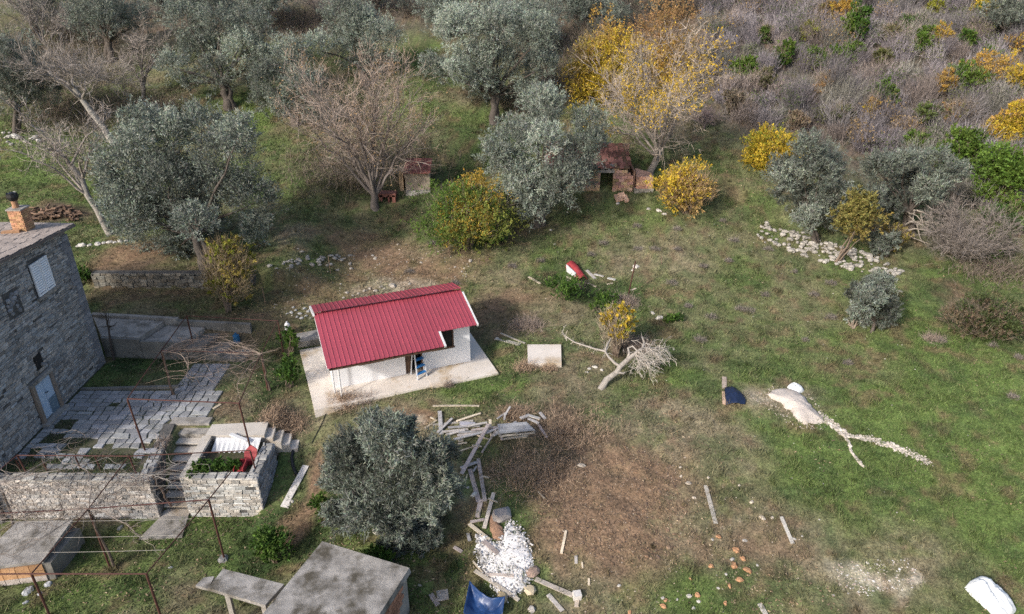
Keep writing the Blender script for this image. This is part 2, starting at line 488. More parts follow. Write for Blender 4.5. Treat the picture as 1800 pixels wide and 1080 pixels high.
# taller tufts in the meadow
_n = 1500
_y = 14 + 34 * RNG.random(_n); _x = (RNG.random(_n) * 2 - 1) * np.minimum(_y * .8 + 3, 30)
_c, _g = gcol(_x, _y)
_ok = (RNG.random(_n) < _g) & ~((_x > -19) & (_x < 1) & (_y > 19) & (_y < 31)) & (_x > -18)
_x, _y, _c = _x[_ok], _y[_ok], _c[_ok]
_k = np.repeat(np.arange(len(_x)), 34)
_r = RNG.uniform(.04, .16, len(_x))[_k]
_tx, _ty = _x[_k] + RNG.normal(size=len(_k)) * _r, _y[_k] + RNG.normal(size=len(_k)) * _r
_tone = RNG.uniform(.6, 1.35, (len(_x), 1))[_k] * RNG.uniform(.7, 1.3, (len(_k), 1))
blades('grass_tufts', _tx, _ty, zt(_tx, _ty) - .01, RNG.uniform(.06, .2, len(_k)), (_c[_k] * .75 + C_GREEN * .25) * _tone, 'taller grass tufts standing out of the meadow', 'grass', .014)
# moss and grass in the patio joints and on the strip above the retaining wall
_n = 26000
_x = RNG.uniform(-18.5, -12.5, _n); _y = RNG.uniform(20.25, 25.55, _n)
_f = fbm(_x * .9, _y * .9, 101, 3); _strip = _y < 21.25
_ok = ((_f < .42) | _strip | (RNG.random(_n) < .10)) & ((_x < -13.75) | (_y > 23.4)) & (RNG.random(_n) < .8)
_x, _y, _f, _strip = _x[_ok], _y[_ok], _f[_ok], _strip[_ok]
blades('patio_grass', _x, _y, np.full(len(_x), -.048), RNG.uniform(.045, .085, len(_x)) * np.where(_strip, 1.5, 1), np.where(RNG.random((len(_x), 1)) < .3, C_TAN * .8, C_DKGREEN * 1.3) * RNG.uniform(.6, 1.4, (len(_x), 1)), 'moss and grass between the patio stones', 'grass')

# ------------------------------------------------------------------ stone walling
def stone_face(parent, org, du, nrm, length, hfun, ch, sl, tint, holes=(), limit=300, proud=.05, name='stone', seed=1, dv=(0, 0, 1), rough=.012, big=None):
    """courses of single stones standing proud of a mortar core; the largest become parts, the rest one joined part"""
    r = random.Random(seed)
    org, du, nrm, dv = (np.asarray(q, float) for q in (org, du, nrm, dv))
    out = []
    z = 0.0
    hmax = max(hfun(0), hfun(length))
    while z < hmax - .03:
        c = r.uniform(*ch)
        s = -r.uniform(0, .2)
        while s < length:
            l = r.uniform(*sl)
            if r.random() < .12: l *= 1.5
            a, b = max(s, 0) + .008, min(s + l, length) - .008
            s += l
            hm = hfun((a + b) / 2) / hmax
            z0, z1 = z * hm + .006, (z + c) * hm - .006
            if z1 > hfun((a + b) / 2): z1 = hfun((a + b) / 2)
            if b - a < .05 or z1 - z0 < .03: continue
            if any(a < h1 and b > h0 and z0 < q1 and z1 > q0 for h0, h1, q0, q1 in holes):
                ok = False
                for h0, h1, q0, q1 in holes:
                    if a < h1 and b > h0 and z0 < q1 and z1 > q0:
                        if a < h0 - .07: b = h0 - .004; ok = True
                        elif b > h1 + .07: a = h1 + .004; ok = True
                if not ok or b - a < .05: continue
            if r.random() < .015: continue
            out.append((a, b, z0, z1))
        z += c
    order = sorted(range(len(out)), key=lambda i: -(out[i][1] - out[i][0]) * (out[i][3] - out[i][2]))
    single = set(order[:limit])
    joint = MB()
    for i, (a, b, z0, z1) in enumerate(out):
        j = lambda k=1: r.uniform(-rough, rough) * k
        e = proud * r.uniform(.45, 1.25)
        ins = .016
        back = [org + du * a + dv * z0 - nrm * .03, org + du * b + dv * z0 - nrm * .03, org + du * b + dv * z1 - nrm * .03, org + du * a + dv * z1 - nrm * .03]
        mid = [org + du * (a + j()) + dv * (z0 + j()) + nrm * e * .55, org + du * (b + j()) + dv * (z0 + j()) + nrm * e * .55, org + du * (b + j()) + dv * (z1 + j()) + nrm * e * .55, org + du * (a + j()) + dv * (z1 + j()) + nrm * e * .55]
        fr = [org + du * (a + ins + j()) + dv * (z0 + ins + j()) + nrm * (e + j(.7)), org + du * (b - ins + j()) + dv * (z0 + ins + j()) + nrm * (e + j(.7)), org + du * (b - ins + j()) + dv * (z1 - ins + j()) + nrm * (e + j(.7)), org + du * (a + ins + j()) + dv * (z1 - ins + j()) + nrm * (e + j(.7))]
        k = r.choice([.6, .72, .82, .9, 1, 1, 1.1, 1.25])
        w = r.uniform(-.06, .06)
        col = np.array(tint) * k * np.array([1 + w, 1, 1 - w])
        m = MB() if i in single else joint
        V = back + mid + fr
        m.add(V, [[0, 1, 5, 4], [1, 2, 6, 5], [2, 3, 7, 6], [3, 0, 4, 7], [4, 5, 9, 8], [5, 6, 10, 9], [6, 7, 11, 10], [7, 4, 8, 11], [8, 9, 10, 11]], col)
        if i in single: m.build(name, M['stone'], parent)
    if joint.n:
        o = joint.build('small_stones', M['stone'], parent)
        o['kind'] = 'stuff'

def loose_stone(mb, c, r, rnd, flat=.7, col=(.4, .4, .4)):
    """an irregular angular rock added to mb"""
    n = 7 if r > .06 else 5
    V = []
    rot = rnd.uniform(0, 6.28)
    sx, sy = r * rnd.uniform(.8, 1.35), r * rnd.uniform(.65, 1)
    for lev, rr in ((-.55, .8), (.1, 1.0), (.62, .62)):
        for k in range(n):
            a = k / n * 2 * math.pi + rnd.uniform(-.25, .25)
            q = rr * rnd.uniform(.78, 1.15)
            x, y = math.cos(a) * q * sx, math.sin(a) * q * sy
            V.append((c[0] + x * math.cos(rot) - y * math.sin(rot), c[1] + x * math.sin(rot) + y * math.cos(rot), c[2] + (lev + rnd.uniform(-.12, .12)) * r * flat))
    F = []
    for lv in (0, 1):
        for k in range(n):
            F.append([lv * n + k, lv * n + (k + 1) % n, (lv + 1) * n + (k + 1) % n, (lv + 1) * n + k])
    mb.add(V, F, col)
    mb.add(V[2 * n:], [list(range(n))], col)

# ------------------------------------------------------------------ stone house on the left
HX, HY0, HY1 = -18.6, 19.55, 27.72
def hh(s):            # the eaves rise a little towards the near end (s runs along the wall from the far corner)
    return 6.45 + .075 * s
house = thing('stone_house', (HX, HY1, 0), 'tall grey rubble stone house with white louvred shutter, pale blue door and brick chimney', 'house')
mb = MB()
mb.hexa([(HX - 7, HY0, -2.2), (HX, HY0, -2.2), (HX, HY1, -2.2), (HX - 7, HY1, -2.2)], [(HX - 7, HY0, hh(HY1 - HY0)), (HX, HY0, hh(HY1 - HY0)), (HX, HY1, hh(0)), (HX - 7, HY1, hh(0))])
mb.build('wall_core', M['mortar'], house)
def hs(y): return HY1 - y
# openings along the wall: shutter window, walled-up niche, blue door
win = (hs(25.95), hs(24.9), 3.95, 5.45)
def on_wall(px, py):
    d = ray(px, py)
    t = HX / d[0]
    return EYE + d * t
w_pts = [on_wall(47, 466), on_wall(79, 450), on_wall(95, 505), on_wall(66, 520)]
wy0, wy1 = (w_pts[0][1] + w_pts[3][1]) / 2, (w_pts[1][1] + w_pts[2][1]) / 2
wz0, wz1 = (w_pts[2][2] + w_pts[3][2]) / 2, (w_pts[0][2] + w_pts[1][2]) / 2
d_pts = [on_wall(56, 682), on_wall(82, 652), on_wall(104, 722), on_wall(80, 745)]
dy0, dy1 = (d_pts[0][1] + d_pts[3][1]) / 2, (d_pts[1][1] + d_pts[2][1]) / 2
dz1 = (d_pts[0][2] + d_pts[1][2]) / 2
n_pts = [on_wall(2, 520), on_wall(28, 505), on_wall(42, 548), on_wall(14, 562)]
ny0, ny1 = (n_pts[0][1] + n_pts[3][1]) / 2, (n_pts[1][1] + n_pts[2][1]) / 2
nz0, nz1 = (n_pts[2][2] + n_pts[3][2]) / 2, (n_pts[0][2] + n_pts[1][2]) / 2
holes = [(hs(wy1) - .06, hs(wy0) + .06, wz0 - .06, wz1 + .06), (hs(dy1) - .22, hs(dy0) + .2, -.05, dz1 + .18), (hs(ny1), hs(ny0), nz0, nz1)]
stone_face(house, (HX, HY1, 0), (0, -1, 0), (1, 0, 0), HY1 - HY0, hh, (.07, .16), (.14, .46), (.43, .41, .385), holes, 300, .04, seed=3)
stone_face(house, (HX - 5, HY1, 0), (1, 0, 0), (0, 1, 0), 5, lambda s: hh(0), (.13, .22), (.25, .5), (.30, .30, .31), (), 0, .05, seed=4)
# walled-up niche: darker recess with loose stones
mb = MB(); mb.box(HX - .1, HX + .012, ny0, ny1, nz0, nz1)
niche = mb.build('blocked_window', M['mortar'], house)
rn = random.Random(5)
for k in range(26):
    m = MB()
    loose_stone(m, (HX + .0, rn.uniform(ny0 + .1, ny1 - .1), rn.uniform(nz0 + .12, nz1 - .12)), rn.uniform(.07, .13), rn, 1.0, np.array([.33, .33, .34]) * rn.uniform(.6, 1.3))
    m.build('stone', M['stone'], niche)
# quoins at the far corner
rq = random.Random(8)
z = 0.0
while z < 6.2:
    c = rq.uniform(.2, .3)
    l = rq.uniform(.3, .6)
    m = MB()
    m.box(HX - .02, HX + .06, HY1 - l, HY1 + .062, z + .01, z + c - .01, np.array([.30, .30, .315]) * rq.uniform(.75, 1.2))
    m.build('quoin', M['stone'], house)
    z += c
# shutter: two leaves of louvres
for k in (0, 1):
    a = wy0 + (wy1 - wy0) * k / 2 + .01
    b = wy0 + (wy1 - wy0) * (k + 1) / 2 - .01
    mb = MB()
    X0, X1 = HX + .03, HX + .09
    for (y0, y1, z0, z1) in ((a, a + .07, wz0, wz1), (b - .07, b, wz0, wz1), (a + .07, b - .07, wz0, wz0 + .08), (a + .07, b - .07, wz1 - .08, wz1)):
        mb.box(X0, X1, y0, y1, z0, z1)
    sh = mb.build('shutter', M['white_wood'], house)
    mb = MB(); mb.box(HX + .02, HX + .035, a + .07, b - .07, wz0 + .08, wz1 - .08)
    mb.build('louvre_gap_shade', M['dark'], sh)  # near-black sheet stands in for the shade between louvres
    nl = 12
    for i in range(nl):
        zc = wz0 + .1 + (wz1 - wz0 - .2) * (i + .5) / nl
        mb = MB(); mb.obox((HX + .066, (a + b) / 2, zc), (.012, 0, -.034), (0, (b - a) / 2 - .075, 0), (.006, 0, .004))
        mb.build('louvre', M['white_wood'], sh)
mb = MB(); mb.box(HX + .02, HX + .11, wy0 - .12, wy1 + .12, wz0 - .13, wz0 - .02)
mb.build('window_sill', M['concrete'], house)
# door: stone frame, blue leaves, grey-blue patch, fanlight hole, step
mb = MB()
mb.box(HX + .0, HX + .13, dy0 - .16, dy0, -.02, dz1)
mb.box(HX + .0, HX + .13, dy1, dy1 + .16, -.02, dz1)
mb.build('door_jamb', mat('tan_stone_frame', (.27, .22, .18), (.20, .16, .13), 3, .9, .4, 20), house)
mb = MB(); mb.box(HX + .0, HX + .16, dy0 - .2, dy1 + .2, dz1, dz1 + .14)
mb.build('door_lintel', M['concrete'], house)
mb = MB(); mb.box(HX + .0, HX + .30, dy0 - .22, dy1 + .22, -.1, .10)
mb.build('door_step', M['concrete'], house)
dm = (dy0 + dy1) / 2
for k, (a, b) in enumerate(((dy0, dm - .012), (dm + .012, dy1))):
    mb = MB(); mb.box(HX + .01, HX + .06, a, b, .11 if k else .16, dz1)
    lf = mb.build('door', M['blue_paint'], house)
    mb = MB()
    for z0, z1 in ((.22, .75), (.85, 1.35), (1.45, dz1 - .1)):
        mb.box(HX + .058, HX + .072, a + .07, b - .07, z0, z1)
    mb.build('door_panel', M['blue_paint'], lf)
mb = MB(); mb.box(HX + .072, HX + .085, dm + .03, dy1 - .02, .14, .80)
mb.build('door_patch', M['blue_grey'], house)
mb = MB(); mb.tube([(HX + .06, dm - .02, 1.15), (HX + .12, dm - .02, 1.15), (HX + .12, dm + .09, 1.15)], .018, 6)
mb.build('door_handle', M['black'], house)
fz = on_wall(66, 635)[2]; fy = on_wall(66, 635)[1]
mb = MB(); mb.box(HX + .0, HX + .068, fy - .22, fy + .2, fz - .3, fz + .28)
mb.build('wall_hole', M['dark'], house)
m = MB(); loose_stone(m, (HX + .09, fy + .1, fz - .2), .13, rn, .9, (.3, .29, .28)); m.build('stone', M['stone'], house)
# roof: thick stone slabs, nearly flat, on a dark boarded soffit
EX = HX + .32
EY = HY1 + .38
mb = MB()
def rz(x, y): return hh(HY1 - y) + .06 + (EX - x) * .015
mb.hexa([(HX - 7.2, HY0, rz(HX - 7.2, HY0)), (EX, HY0, rz(EX, HY0)), (EX, EY, rz(EX, EY)), (HX - 7.2, EY, rz(HX - 7.2, EY))], [(HX - 7.2, HY0, rz(HX - 7.2, HY0) + .1), (EX, HY0, rz(EX, HY0) + .1), (EX, EY, rz(EX, EY) + .1), (HX - 7.2, EY, rz(HX - 7.2, EY) + .1)])
roof = mb.build('roof', mat('roof_bed', (.20, .165, .145), (.13, .11, .10), 2, .95, .5, 20), house)
rr = random.Random(11)
y = EY
k = 0
cnt = 0
while y > 21 and cnt < 300:
    x = EX - rr.uniform(0, .1)
    d = rr.uniform(.22, .30)
    while x > HX - 4.2 and cnt < 300:
        w = rr.uniform(.3, .55)
        c = (x - w / 2, y - d / 2)
        zc = rz(*c) + .118 + rr.uniform(0, .012)
        t = np.array([.42, .355, .31]) * rr.uniform(.85, 1.12)
        m = MB()
        m.obox((c[0], c[1], zc), (w / 2 - .002, rr.uniform(-.004, .004), .003), (rr.uniform(-.004, .004), d / 2 - .002, -.004), (0, 0, .012), t)
        m.build('roof_slab', M['stone'], roof)
        x -= w
        cnt += 1
    y -= d
# chimney of bricks with pot and black cowl
cb = P(36, 407, rz(-20.4, 27) + .13)
cx0, cx1 = cb[0] - .27, cb[0] + .27
cy0, cy1 = cb[1] - .02, cb[1] + .54
cz0 = rz(cb[0], cb[1]) + .08
mb = MB(); mb.box(cx0 + .02, cx1 - .02, cy0 + .02, cy1 - .02, cz0, cz0 + .92)
chim = mb.build('chimney', M['mortar'], house)
rb = random.Random(21)
nb = 0
for i in range(11):
    z0 = cz0 + i * .083
    off = .12 if i % 2 else 0
    for (ox, oy, ux, uy, ln) in ((cx0, cy0, 1, 0, cx1 - cx0), (cx1, cy0, 0, 1, cy1 - cy0), (cx0, cy1, 0, -1, cy1 - cy0), (cx1, cy1, -1, 0, cx1 - cx0)):
        s = -off
        while s < ln - .02:
            a, b = max(s, 0) + .006, min(s + .245, ln) - .006
            s += .245
            if b - a < .05: continue
            m = MB()
            e = rb.uniform(-.004, .006)
            nrmx, nrmy = uy, -ux
            c = np.array([ox + ux * (a + b) / 2 + nrmx * (e - .05), oy + uy * (a + b) / 2 + nrmy * (e - .05), z0 + .042])
            m.obox(c, (ux * (b - a) / 2, uy * (b - a) / 2, 0), (-nrmx * .055, -nrmy * .055, 0), (0, 0, .034), np.array([.56, .33, .19]) * rb.uniform(.7, 1.2) * np.array([1, rb.uniform(.9, 1.1), 1]))
            m.build('brick', M['brick'], chim)
mb = MB(); mb.box(cx0 - .03, cx1 + .03, cy0 - .03, cy1 + .03, cz0 + .915, cz0 + .97)
mb.build('chimney_cap', M['concrete'], chim)
pc = ((cx0 + cx1) / 2 - .05, (cy0 + cy1) / 2)
mb = MB(); mb.tube([(pc[0], pc[1], cz0 + .96), (pc[0], pc[1], cz0 + 1.1), (pc[0], pc[1], cz0 + 1.32)], [.13, .11, .12], 12, (.42, .24, .14))
mb.build('chimney_pot', M['tile'], chim)
mb = MB()
for k in range(8):
    a = k / 8 * 6.283
    mb.obox((pc[0] + .16 * math.cos(a), pc[1] + .16 * math.sin(a), cz0 + 1.42), (-.05 * math.sin(a), .05 * math.cos(a), 0), (.03 * math.cos(a), .03 * math.sin(a), .05), (0, 0, .11))
mb.tube([(pc[0], pc[1], cz0 + 1.30), (pc[0], pc[1], cz0 + 1.42), (pc[0], pc[1], cz0 + 1.53), (pc[0], pc[1], cz0 + 1.60)], [.14, .22, .2, .05], 14)
mb.build('chimney_cowl', M['black'], chim)
mb = MB(); mb.obox((cx0 + .05, cy0 - .22, cz0 + .12), (.3, .1, 0), (-.03, .09, 0), (0, 0, .05), (.45, .27, .16))
mb.build('mortar_fillet', M['brick'], chim)

# ------------------------------------------------------------------ patio
mb = MB()
poly_lo = -1.5
mb.hexa([(-18.55, 20.15, poly_lo), (-13.5, 20.15, poly_lo), (-13.75, 23.25, poly_lo), (-18.55, 23.25, poly_lo)], [(-18.55, 20.15, -.05), (-13.5, 20.15, -.05), (-13.75, 23.25, -.05), (-18.55, 23.25, -.05)])
mb.hexa([(-18.55, 23.25, poly_lo), (-12.12, 23.25, poly_lo), (-12.4, 25.45, poly_lo), (-18.55, 25.6, poly_lo)], [(-18.55, 23.25, -.04), (-12.12, 23.25, -.04), (-12.4, 25.45, -.04), (-18.55, 25.6, -.04)])
mb.hexa([(-14.6, 25.5, poly_lo), (-12.75, 25.45, poly_lo), (-13.3, 27.75, poly_lo), (-14.5, 27.75, poly_lo)], [(-14.6, 25.5, -.045), (-12.75, 25.45, -.045), (-13.3, 27.75, -.045), (-14.5, 27.75, -.045)])
patio = mb.build('patio', M['joint'], base=(-15.5, 23, 0))
patio['kind'] = 'structure'
rp = random.Random(31)
def flag(poly, z, tint):
    """one irregular paving stone from its corner points"""
    c = np.mean(poly, axis=0)
    top = [(c[0] + (p[0] - c[0]) * .93, c[1] + (p[1] - c[1]) * .93, z + rp.uniform(-.006, .008)) for p in poly]
    low = [(p[0], p[1], z - .05) for p in poly]
    n = len(poly)
    m = MB()
    m.add(low + top, [[k, (k + 1) % n, n + (k + 1) % n, n + k] for k in range(n)], tint)
    m.add(top, [list(range(n))], tint)
    m.build('paving_stone', M['flag'], patio)
def patch(x0, x1, y0, y1, cw, chh, keep, tint):
    nxp, nyp = int((x1 - x0) / cw), int((y1 - y0) / chh)
    grid = {}
    for i in range(nxp + 1):
        for j in range(nyp + 1):
            edge_x = 0 if i in (0, nxp) else 1
            edge_y = 0 if j in (0, nyp) else 1
            sh = 0
            grid[i, j] = (x0 + (x1 - x0) * i / nxp + edge_x * rp.uniform(-.22, .22) * cw + sh, y0 + (y1 - y0) * j / nyp + edge_y * rp.uniform(-.15, .15) * chh)
    for j in range(nyp):
        i = 0
        while i < nxp:
            w = 2 if (rp.random() < .22 and i + 1 < nxp) else 1
            q = [grid[i, j], grid[i + w, j], grid[i + w, j + 1], grid[i, j + 1]]
            i += w
            c = np.mean(q, axis=0)
            if not keep(c[0], c[1]): continue
            g = .018
            q = [(p[0] + (g if p[0] < c[0] else -g), p[1] + (g if p[1] < c[1] else -g)) for p in q]
            flag(q, .0, np.array(tint) * rp.uniform(.72, 1.2) * np.array([1, 1, rp.uniform(.97, 1.05)]))
def keep_main(x, y):
    f = float(fbm(np.array([x * .9]), np.array([y * .9]), 101, 3)[0])
    grassy = (x > -16.6 and y < 21.9) or y < 20.9 or (-17.2 < x < -15.2 and y < 22.3)
    if x > -13.75 and y < 23.3: return False
    if grassy: return f > .60
    return f > .27
patch(-18.5, -12.35, 20.4, 25.5, .36, .30, keep_main, (.36, .365, .37))
patch(-14.5, -12.8, 25.5, 27.7, .38, .33, lambda x, y: True, (.35, .345, .34))
mb = MB(); mb.obox((-12.85, 23.32, -.02), (.78, 0, 0), (0, .22, 0), (0, 0, .045)); mb.build('threshold_slab', M['concrete'], patio)
mb = MB(); mb.obox((-16.4, 25.68, .0), (2.05, .1, 0), (0, .07, 0), (0, 0, .06)); mb.build('kerb', M['concrete_dark'], patio)

# ------------------------------------------------------------------ retaining wall, stairs, planter
ret = thing('retaining_wall', (-15.8, 19.8, -1.85), 'long pale rubble retaining wall below the patio, left of the garden stairs', 'wall')
mb = MB()
mb.box(-18.75, -12.95, 19.84, 20.22, -2.1, -.06)
mb.hexa([(-13.4, 20.22, -2.1), (-12.95, 20.22, -2.1), (-13.42, 23.1, -2.1), (-13.85, 23.1, -2.1)], [(-13.4, 20.22, -.06), (-12.95, 20.22, -.06), (-13.42, 23.1, .02), (-13.85, 23.1, .02)])
mb.build('wall_core', M['mortar'], ret)
stone_face(ret, (-18.7, 19.84, -1.9), (1, 0, 0), (0, -1, 0), 5.75, lambda s: 1.84, (.06, .15), (.12, .38), (.52, .49, .46), (), 200, .035, seed=41)
dside = np.array([-.47, 2.9, 0]); dl = np.linalg.norm(dside); dside /= dl
stone_face(ret, (-12.95, 19.84, -1.9), dside, (dside[1], -dside[0], 0), dl + .3, lambda s: 1.86, (.10, .17), (.16, .4), (.30, .30, .30), (), 40, .045, seed=42)  # darker tint puts the shade of this stair-side face into the stone colour
rc = random.Random(43)
def coping(parent, a, b, w, z, tint, n):
    a, b = np.array(a, float), np.array(b, float)
    L = np.linalg.norm(b - a); d = (b - a) / L; p = np.array([-d[1], d[0]])
    s = 0
    while s < L - .05:
        l = min(rc.uniform(.22, .5), L - s)
        k = 0
        while k < w - .05:
            ww = min(rc.uniform(.16, .34), w - k)
            c = a + d * (s + l / 2) + p * (k + ww / 2)
            m = MB()
            h = rc.uniform(.0, .03)
            j = lambda: rc.uniform(-.025, .025)
            lo = [np.append(c + d * sx * (l / 2 - .008) + p * sy * (ww / 2 - .008), z - .06) for sx, sy in ((-1, -1), (1, -1), (1, 1), (-1, 1))]
            hi = [np.append(c + d * (sx * (l / 2 - .035) + j()) + p * (sy * (ww / 2 - .03) + j()), z + h + j() * .6) for sx, sy in ((-1, -1), (1, -1), (1, 1), (-1, 1))]
            m.hexa(lo, hi, np.array(tint) * rc.uniform(.6, 1.2))
            m.build('coping_stone', M['stone'], parent)
            k += ww
        s += l
coping(ret, (-18.6, 19.8), (-13.4, 19.8), .42, -.04, (.46, .45, .42), 0)
coping(ret, (-12.95, 19.8), (-13.42, 23.1), .46, -.03, (.46, .45, .43), 0)

st = thing('garden_stairs', (-12.6, 21, -1.85), 'narrow concrete garden stairs between two rubble walls below the patio', 'stairs')
def stair_x(y):      # left and right edge at y
    return -12.95 - .47 * (y - 19.84) / 2.9, -11.95 - .15 * (y - 19.9) / 2.4
yt = 23.08
mb = MB(); l0, r0 = stair_x(22.68); l1, r1 = stair_x(yt)
mb.hexa([(l0, 22.68, -1.9), (-11.96, 22.68, -1.9), (-11.96, yt, -1.9), (l1, yt, -1.9)], [(l0, 22.68, -.17), (-11.96, 22.68, -.17), (-11.96, yt, -.17), (l1, yt, -.17)])
mb.build('landing', M['concrete'], st)
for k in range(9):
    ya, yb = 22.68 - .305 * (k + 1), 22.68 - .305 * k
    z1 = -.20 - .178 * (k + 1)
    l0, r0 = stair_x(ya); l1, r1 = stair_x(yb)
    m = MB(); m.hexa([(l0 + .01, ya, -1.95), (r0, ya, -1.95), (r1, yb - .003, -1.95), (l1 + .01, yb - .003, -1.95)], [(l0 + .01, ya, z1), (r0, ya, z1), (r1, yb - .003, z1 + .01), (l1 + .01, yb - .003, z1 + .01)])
    sp_ = m.build('step', M['mortar'], st)  # dark body colour stands in for shade on the risers
    m = MB(); m.hexa([(l0 + .012, ya - .045, z1 - .03), (r0 - .002, ya - .045, z1 - .03), (r1 - .002, yb - .006, z1 - .02), (l1 + .012, yb - .006, z1 - .02)], [(l0 + .012, ya - .045, z1 + .025), (r0 - .002, ya - .045, z1 + .025), (r1 - .002, yb - .006, z1 + .03), (l1 + .012, yb - .006, z1 + .03)])
    m.build('tread', M['concrete_pale'], sp_)
m = MB(); m.hexa([(-13.25, 18.75, -2), (-11.75, 18.85, -2), (-11.95, 19.88, -2), (-12.95, 19.88, -2)], [(-13.25, 18.75, -1.79), (-11.75, 18.85, -1.79), (-11.95, 19.88, -1.78), (-12.95, 19.88, -1.78)])
m.build('foot_slab', M['concrete'], st)

pl = thing('planter_wall', (-10.5, 19.9, -1.85), 'square pale rubble planter wall with green weeds, right of the garden stairs', 'wall')
mb = MB()
mb.box(-11.9, -9.15, 19.94, 20.3, -2.1, -.07)
mb.box(-9.55, -9.15, 20.3, 21.95, -2.1, -.07)
mb.box(-11.9, -11.62, 20.3, 22.3, -2.1, -.12)
mb.build('wall_core', M['mortar'], pl)
stone_face(pl, (-11.92, 19.94, -1.9), (1, 0, 0), (0, -1, 0), 2.79, lambda s: 1.83, (.06, .16), (.12, .40), (.58, .56, .52), (), 150, .035, seed=51)
stone_face(pl, (-9.15, 19.9, -1.9), (0, 1, 0), (1, 0, 0), 2.05, lambda s: 1.83, (.06, .16), (.12, .4), (.34, .34, .35), (), 80, .035, seed=52)  # side face away from the sun: its shade is put into the tint
coping(pl, (-11.5, 19.9), (-9.15, 19.9), .38, -.05, (.50, .49, .46), 0)
coping(pl, (-9.12, 20.0), (-9.12, 21.98), .44, -.04, (.48, .47, .44), 0)
mb = MB(); mb.hexa([(-11.93, 19.92, -.1), (-11.60, 19.92, -.1), (-11.66, 22.32, -.1), (-12.0, 22.32, -.1)], [(-11.93, 19.92, -.0), (-11.60, 19.92, -.0), (-11.66, 22.32, .02), (-12.0, 22.32, .02)])
mb.build('concrete_coping', M['concrete_pale'], pl)
mb = MB(); mb.box(-11.63, -9.54, 20.29, 22.38, -1.9, -.34); mb.build('planter_soil', M['soil'], pl)

lw = thing('concrete_landing', (-10.8, 22.8, -.6), 'pale concrete landing with four side steps beside the garden stairs', 'steps')
mb = MB(); mb.hexa([(-11.95, 22.42, -.9), (-9.66, 22.42, -.9), (-9.76, 23.3, -.9), (-11.95, 23.12, -.9)], [(-11.95, 22.42, -.03), (-9.66, 22.42, -.03), (-9.76, 23.3, -.03), (-11.95, 23.12, -.03)])
mb.build('landing', M['concrete_pale'], lw)
for k in range(4):
    xa = -9.72 + .30 * k
    m = MB(); m.hexa([(xa + .06, 22.45, -1.2), (xa + .36, 22.45, -1.2), (xa + .26, 23.22, -1.2), (xa - .036, 23.22, -1.2)], [(xa + .06, 22.45, -.2 - .17 * k), (xa + .36, 22.45, -.2 - .17 * k), (xa + .26, 23.22, -.2 - .17 * k), (xa - .036, 23.22, -.2 - .17 * k)])
    m.build('step', M['concrete_pale'], lw)

# white corrugated sheet, white batten, red plastic scraps in the planter
mb = MB()
n = 36
V = []
for k in range(n + 1):
    f = k / n
    o = .03 * math.cos(k * math.pi / 2.0)
    V += [(-11.5 + 1.75 * f, 22.34 + o * .4, -.08), (-11.5 + 1.75 * f, 21.72 + o * .4, -.30 + o)]
mb.add(V, [[2 * k, 2 * k + 1, 2 * k + 3, 2 * k + 2] for k in range(n)])
tag(mb.build('corrugated_sheet', M['white_metal']), 'white corrugated sheet leaning against the pale concrete landing', 'sheet')
mb = MB(); mb.obox((-10.55, 22.2, .03), (.38, -.16, -.04), (.03, .06, 0), (0, 0, .03))
tag(mb.build('white_batten', M['white_metal']), 'short white batten lying across the corrugated sheet', 'batten')
for k, (x, y, w, h, nm, lb) in enumerate(((-9.98, 20.62, .17, .5, 'plastic_crate', 'red slatted plastic crate lying in the planter weeds'), (-9.8, 21.12, .22, .34, 'plastic_scrap', 'dark red bent plastic scrap against the planter wall'))):
    mb = MB()
    if k == 0:
        for i in range(5):
            mb.obox((x, y - .2 + i * .1, -.13 + .02 * i), (w, .02, .05), (0, .035, 0), (0, 0, .015))
        mb.obox((x - w, y, -.12), (.015, 0, 0), (0, .25, .04), (0, 0, .13)); mb.obox((x + w, y, -.08), (.015, 0, 0), (0, .25, .04), (0, 0, .13))
        mb.obox((x, y + .26, -.08), (w, 0, 0), (0, .015, 0), (0, 0, .14))
    else:
        mb.add([(x - .2, y - .1, -.3), (x + .2, y - .05, -.28), (x + .25, y + .2, .15), (x, y + .28, .3), (x - .22, y + .12, .1)], [[0, 1, 2, 3, 4]])
        mb.add([(x - .2, y - .07, -.3), (x + .2, y - .02, -.28), (x + .25, y + .23, .15), (x, y + .31, .3), (x - .22, y + .15, .1)], [[4, 3, 2, 1, 0]])
        mb.obox((x + .05, y - .02, -.2), (.2, .05, 0), (-.03, .12, 0), (0, 0, .1))
    tag(mb.build(nm, M['red_plastic']), lb, 'crate' if k == 0 else 'scrap')

# upper concrete walkway beside the stone house
wk = thing('concrete_walkway', (-16, 29, 0), 'raised old concrete walkway in steps beyond the grass beside the stone house', 'walkway')
def strip(a, b, c, d, z0, z1, m, nm):
    mb = MB(); mb.hexa([(*a, z0), (*b, z0), (*c, z0), (*d, z0)], [(*a, z1), (*b, z1), (*c, z1), (*d, z1)]); mb.build(nm, m, wk)
strip((-18.85, 28.5), (-17.07, 28.36), (-16.63, 29.96), (-20.2, 30.35), -.2, .98, M['concrete'], 'slab')
strip((-16.98, 28.35), (-15.18, 28.21), (-14.63, 29.71), (-16.53, 29.93), -.2, .76, M['concrete'], 'slab')
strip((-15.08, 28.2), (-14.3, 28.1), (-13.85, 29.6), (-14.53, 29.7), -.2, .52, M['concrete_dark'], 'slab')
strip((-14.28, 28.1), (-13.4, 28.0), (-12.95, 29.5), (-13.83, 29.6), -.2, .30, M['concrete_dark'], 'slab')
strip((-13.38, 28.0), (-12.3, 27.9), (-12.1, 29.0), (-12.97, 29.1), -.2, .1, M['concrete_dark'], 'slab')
strip((-18.8, 28.55), (-13.0, 28.1), (-12.8, 29.4), (-20.0, 30.2), -.2, .06, M['mortar'], 'base')
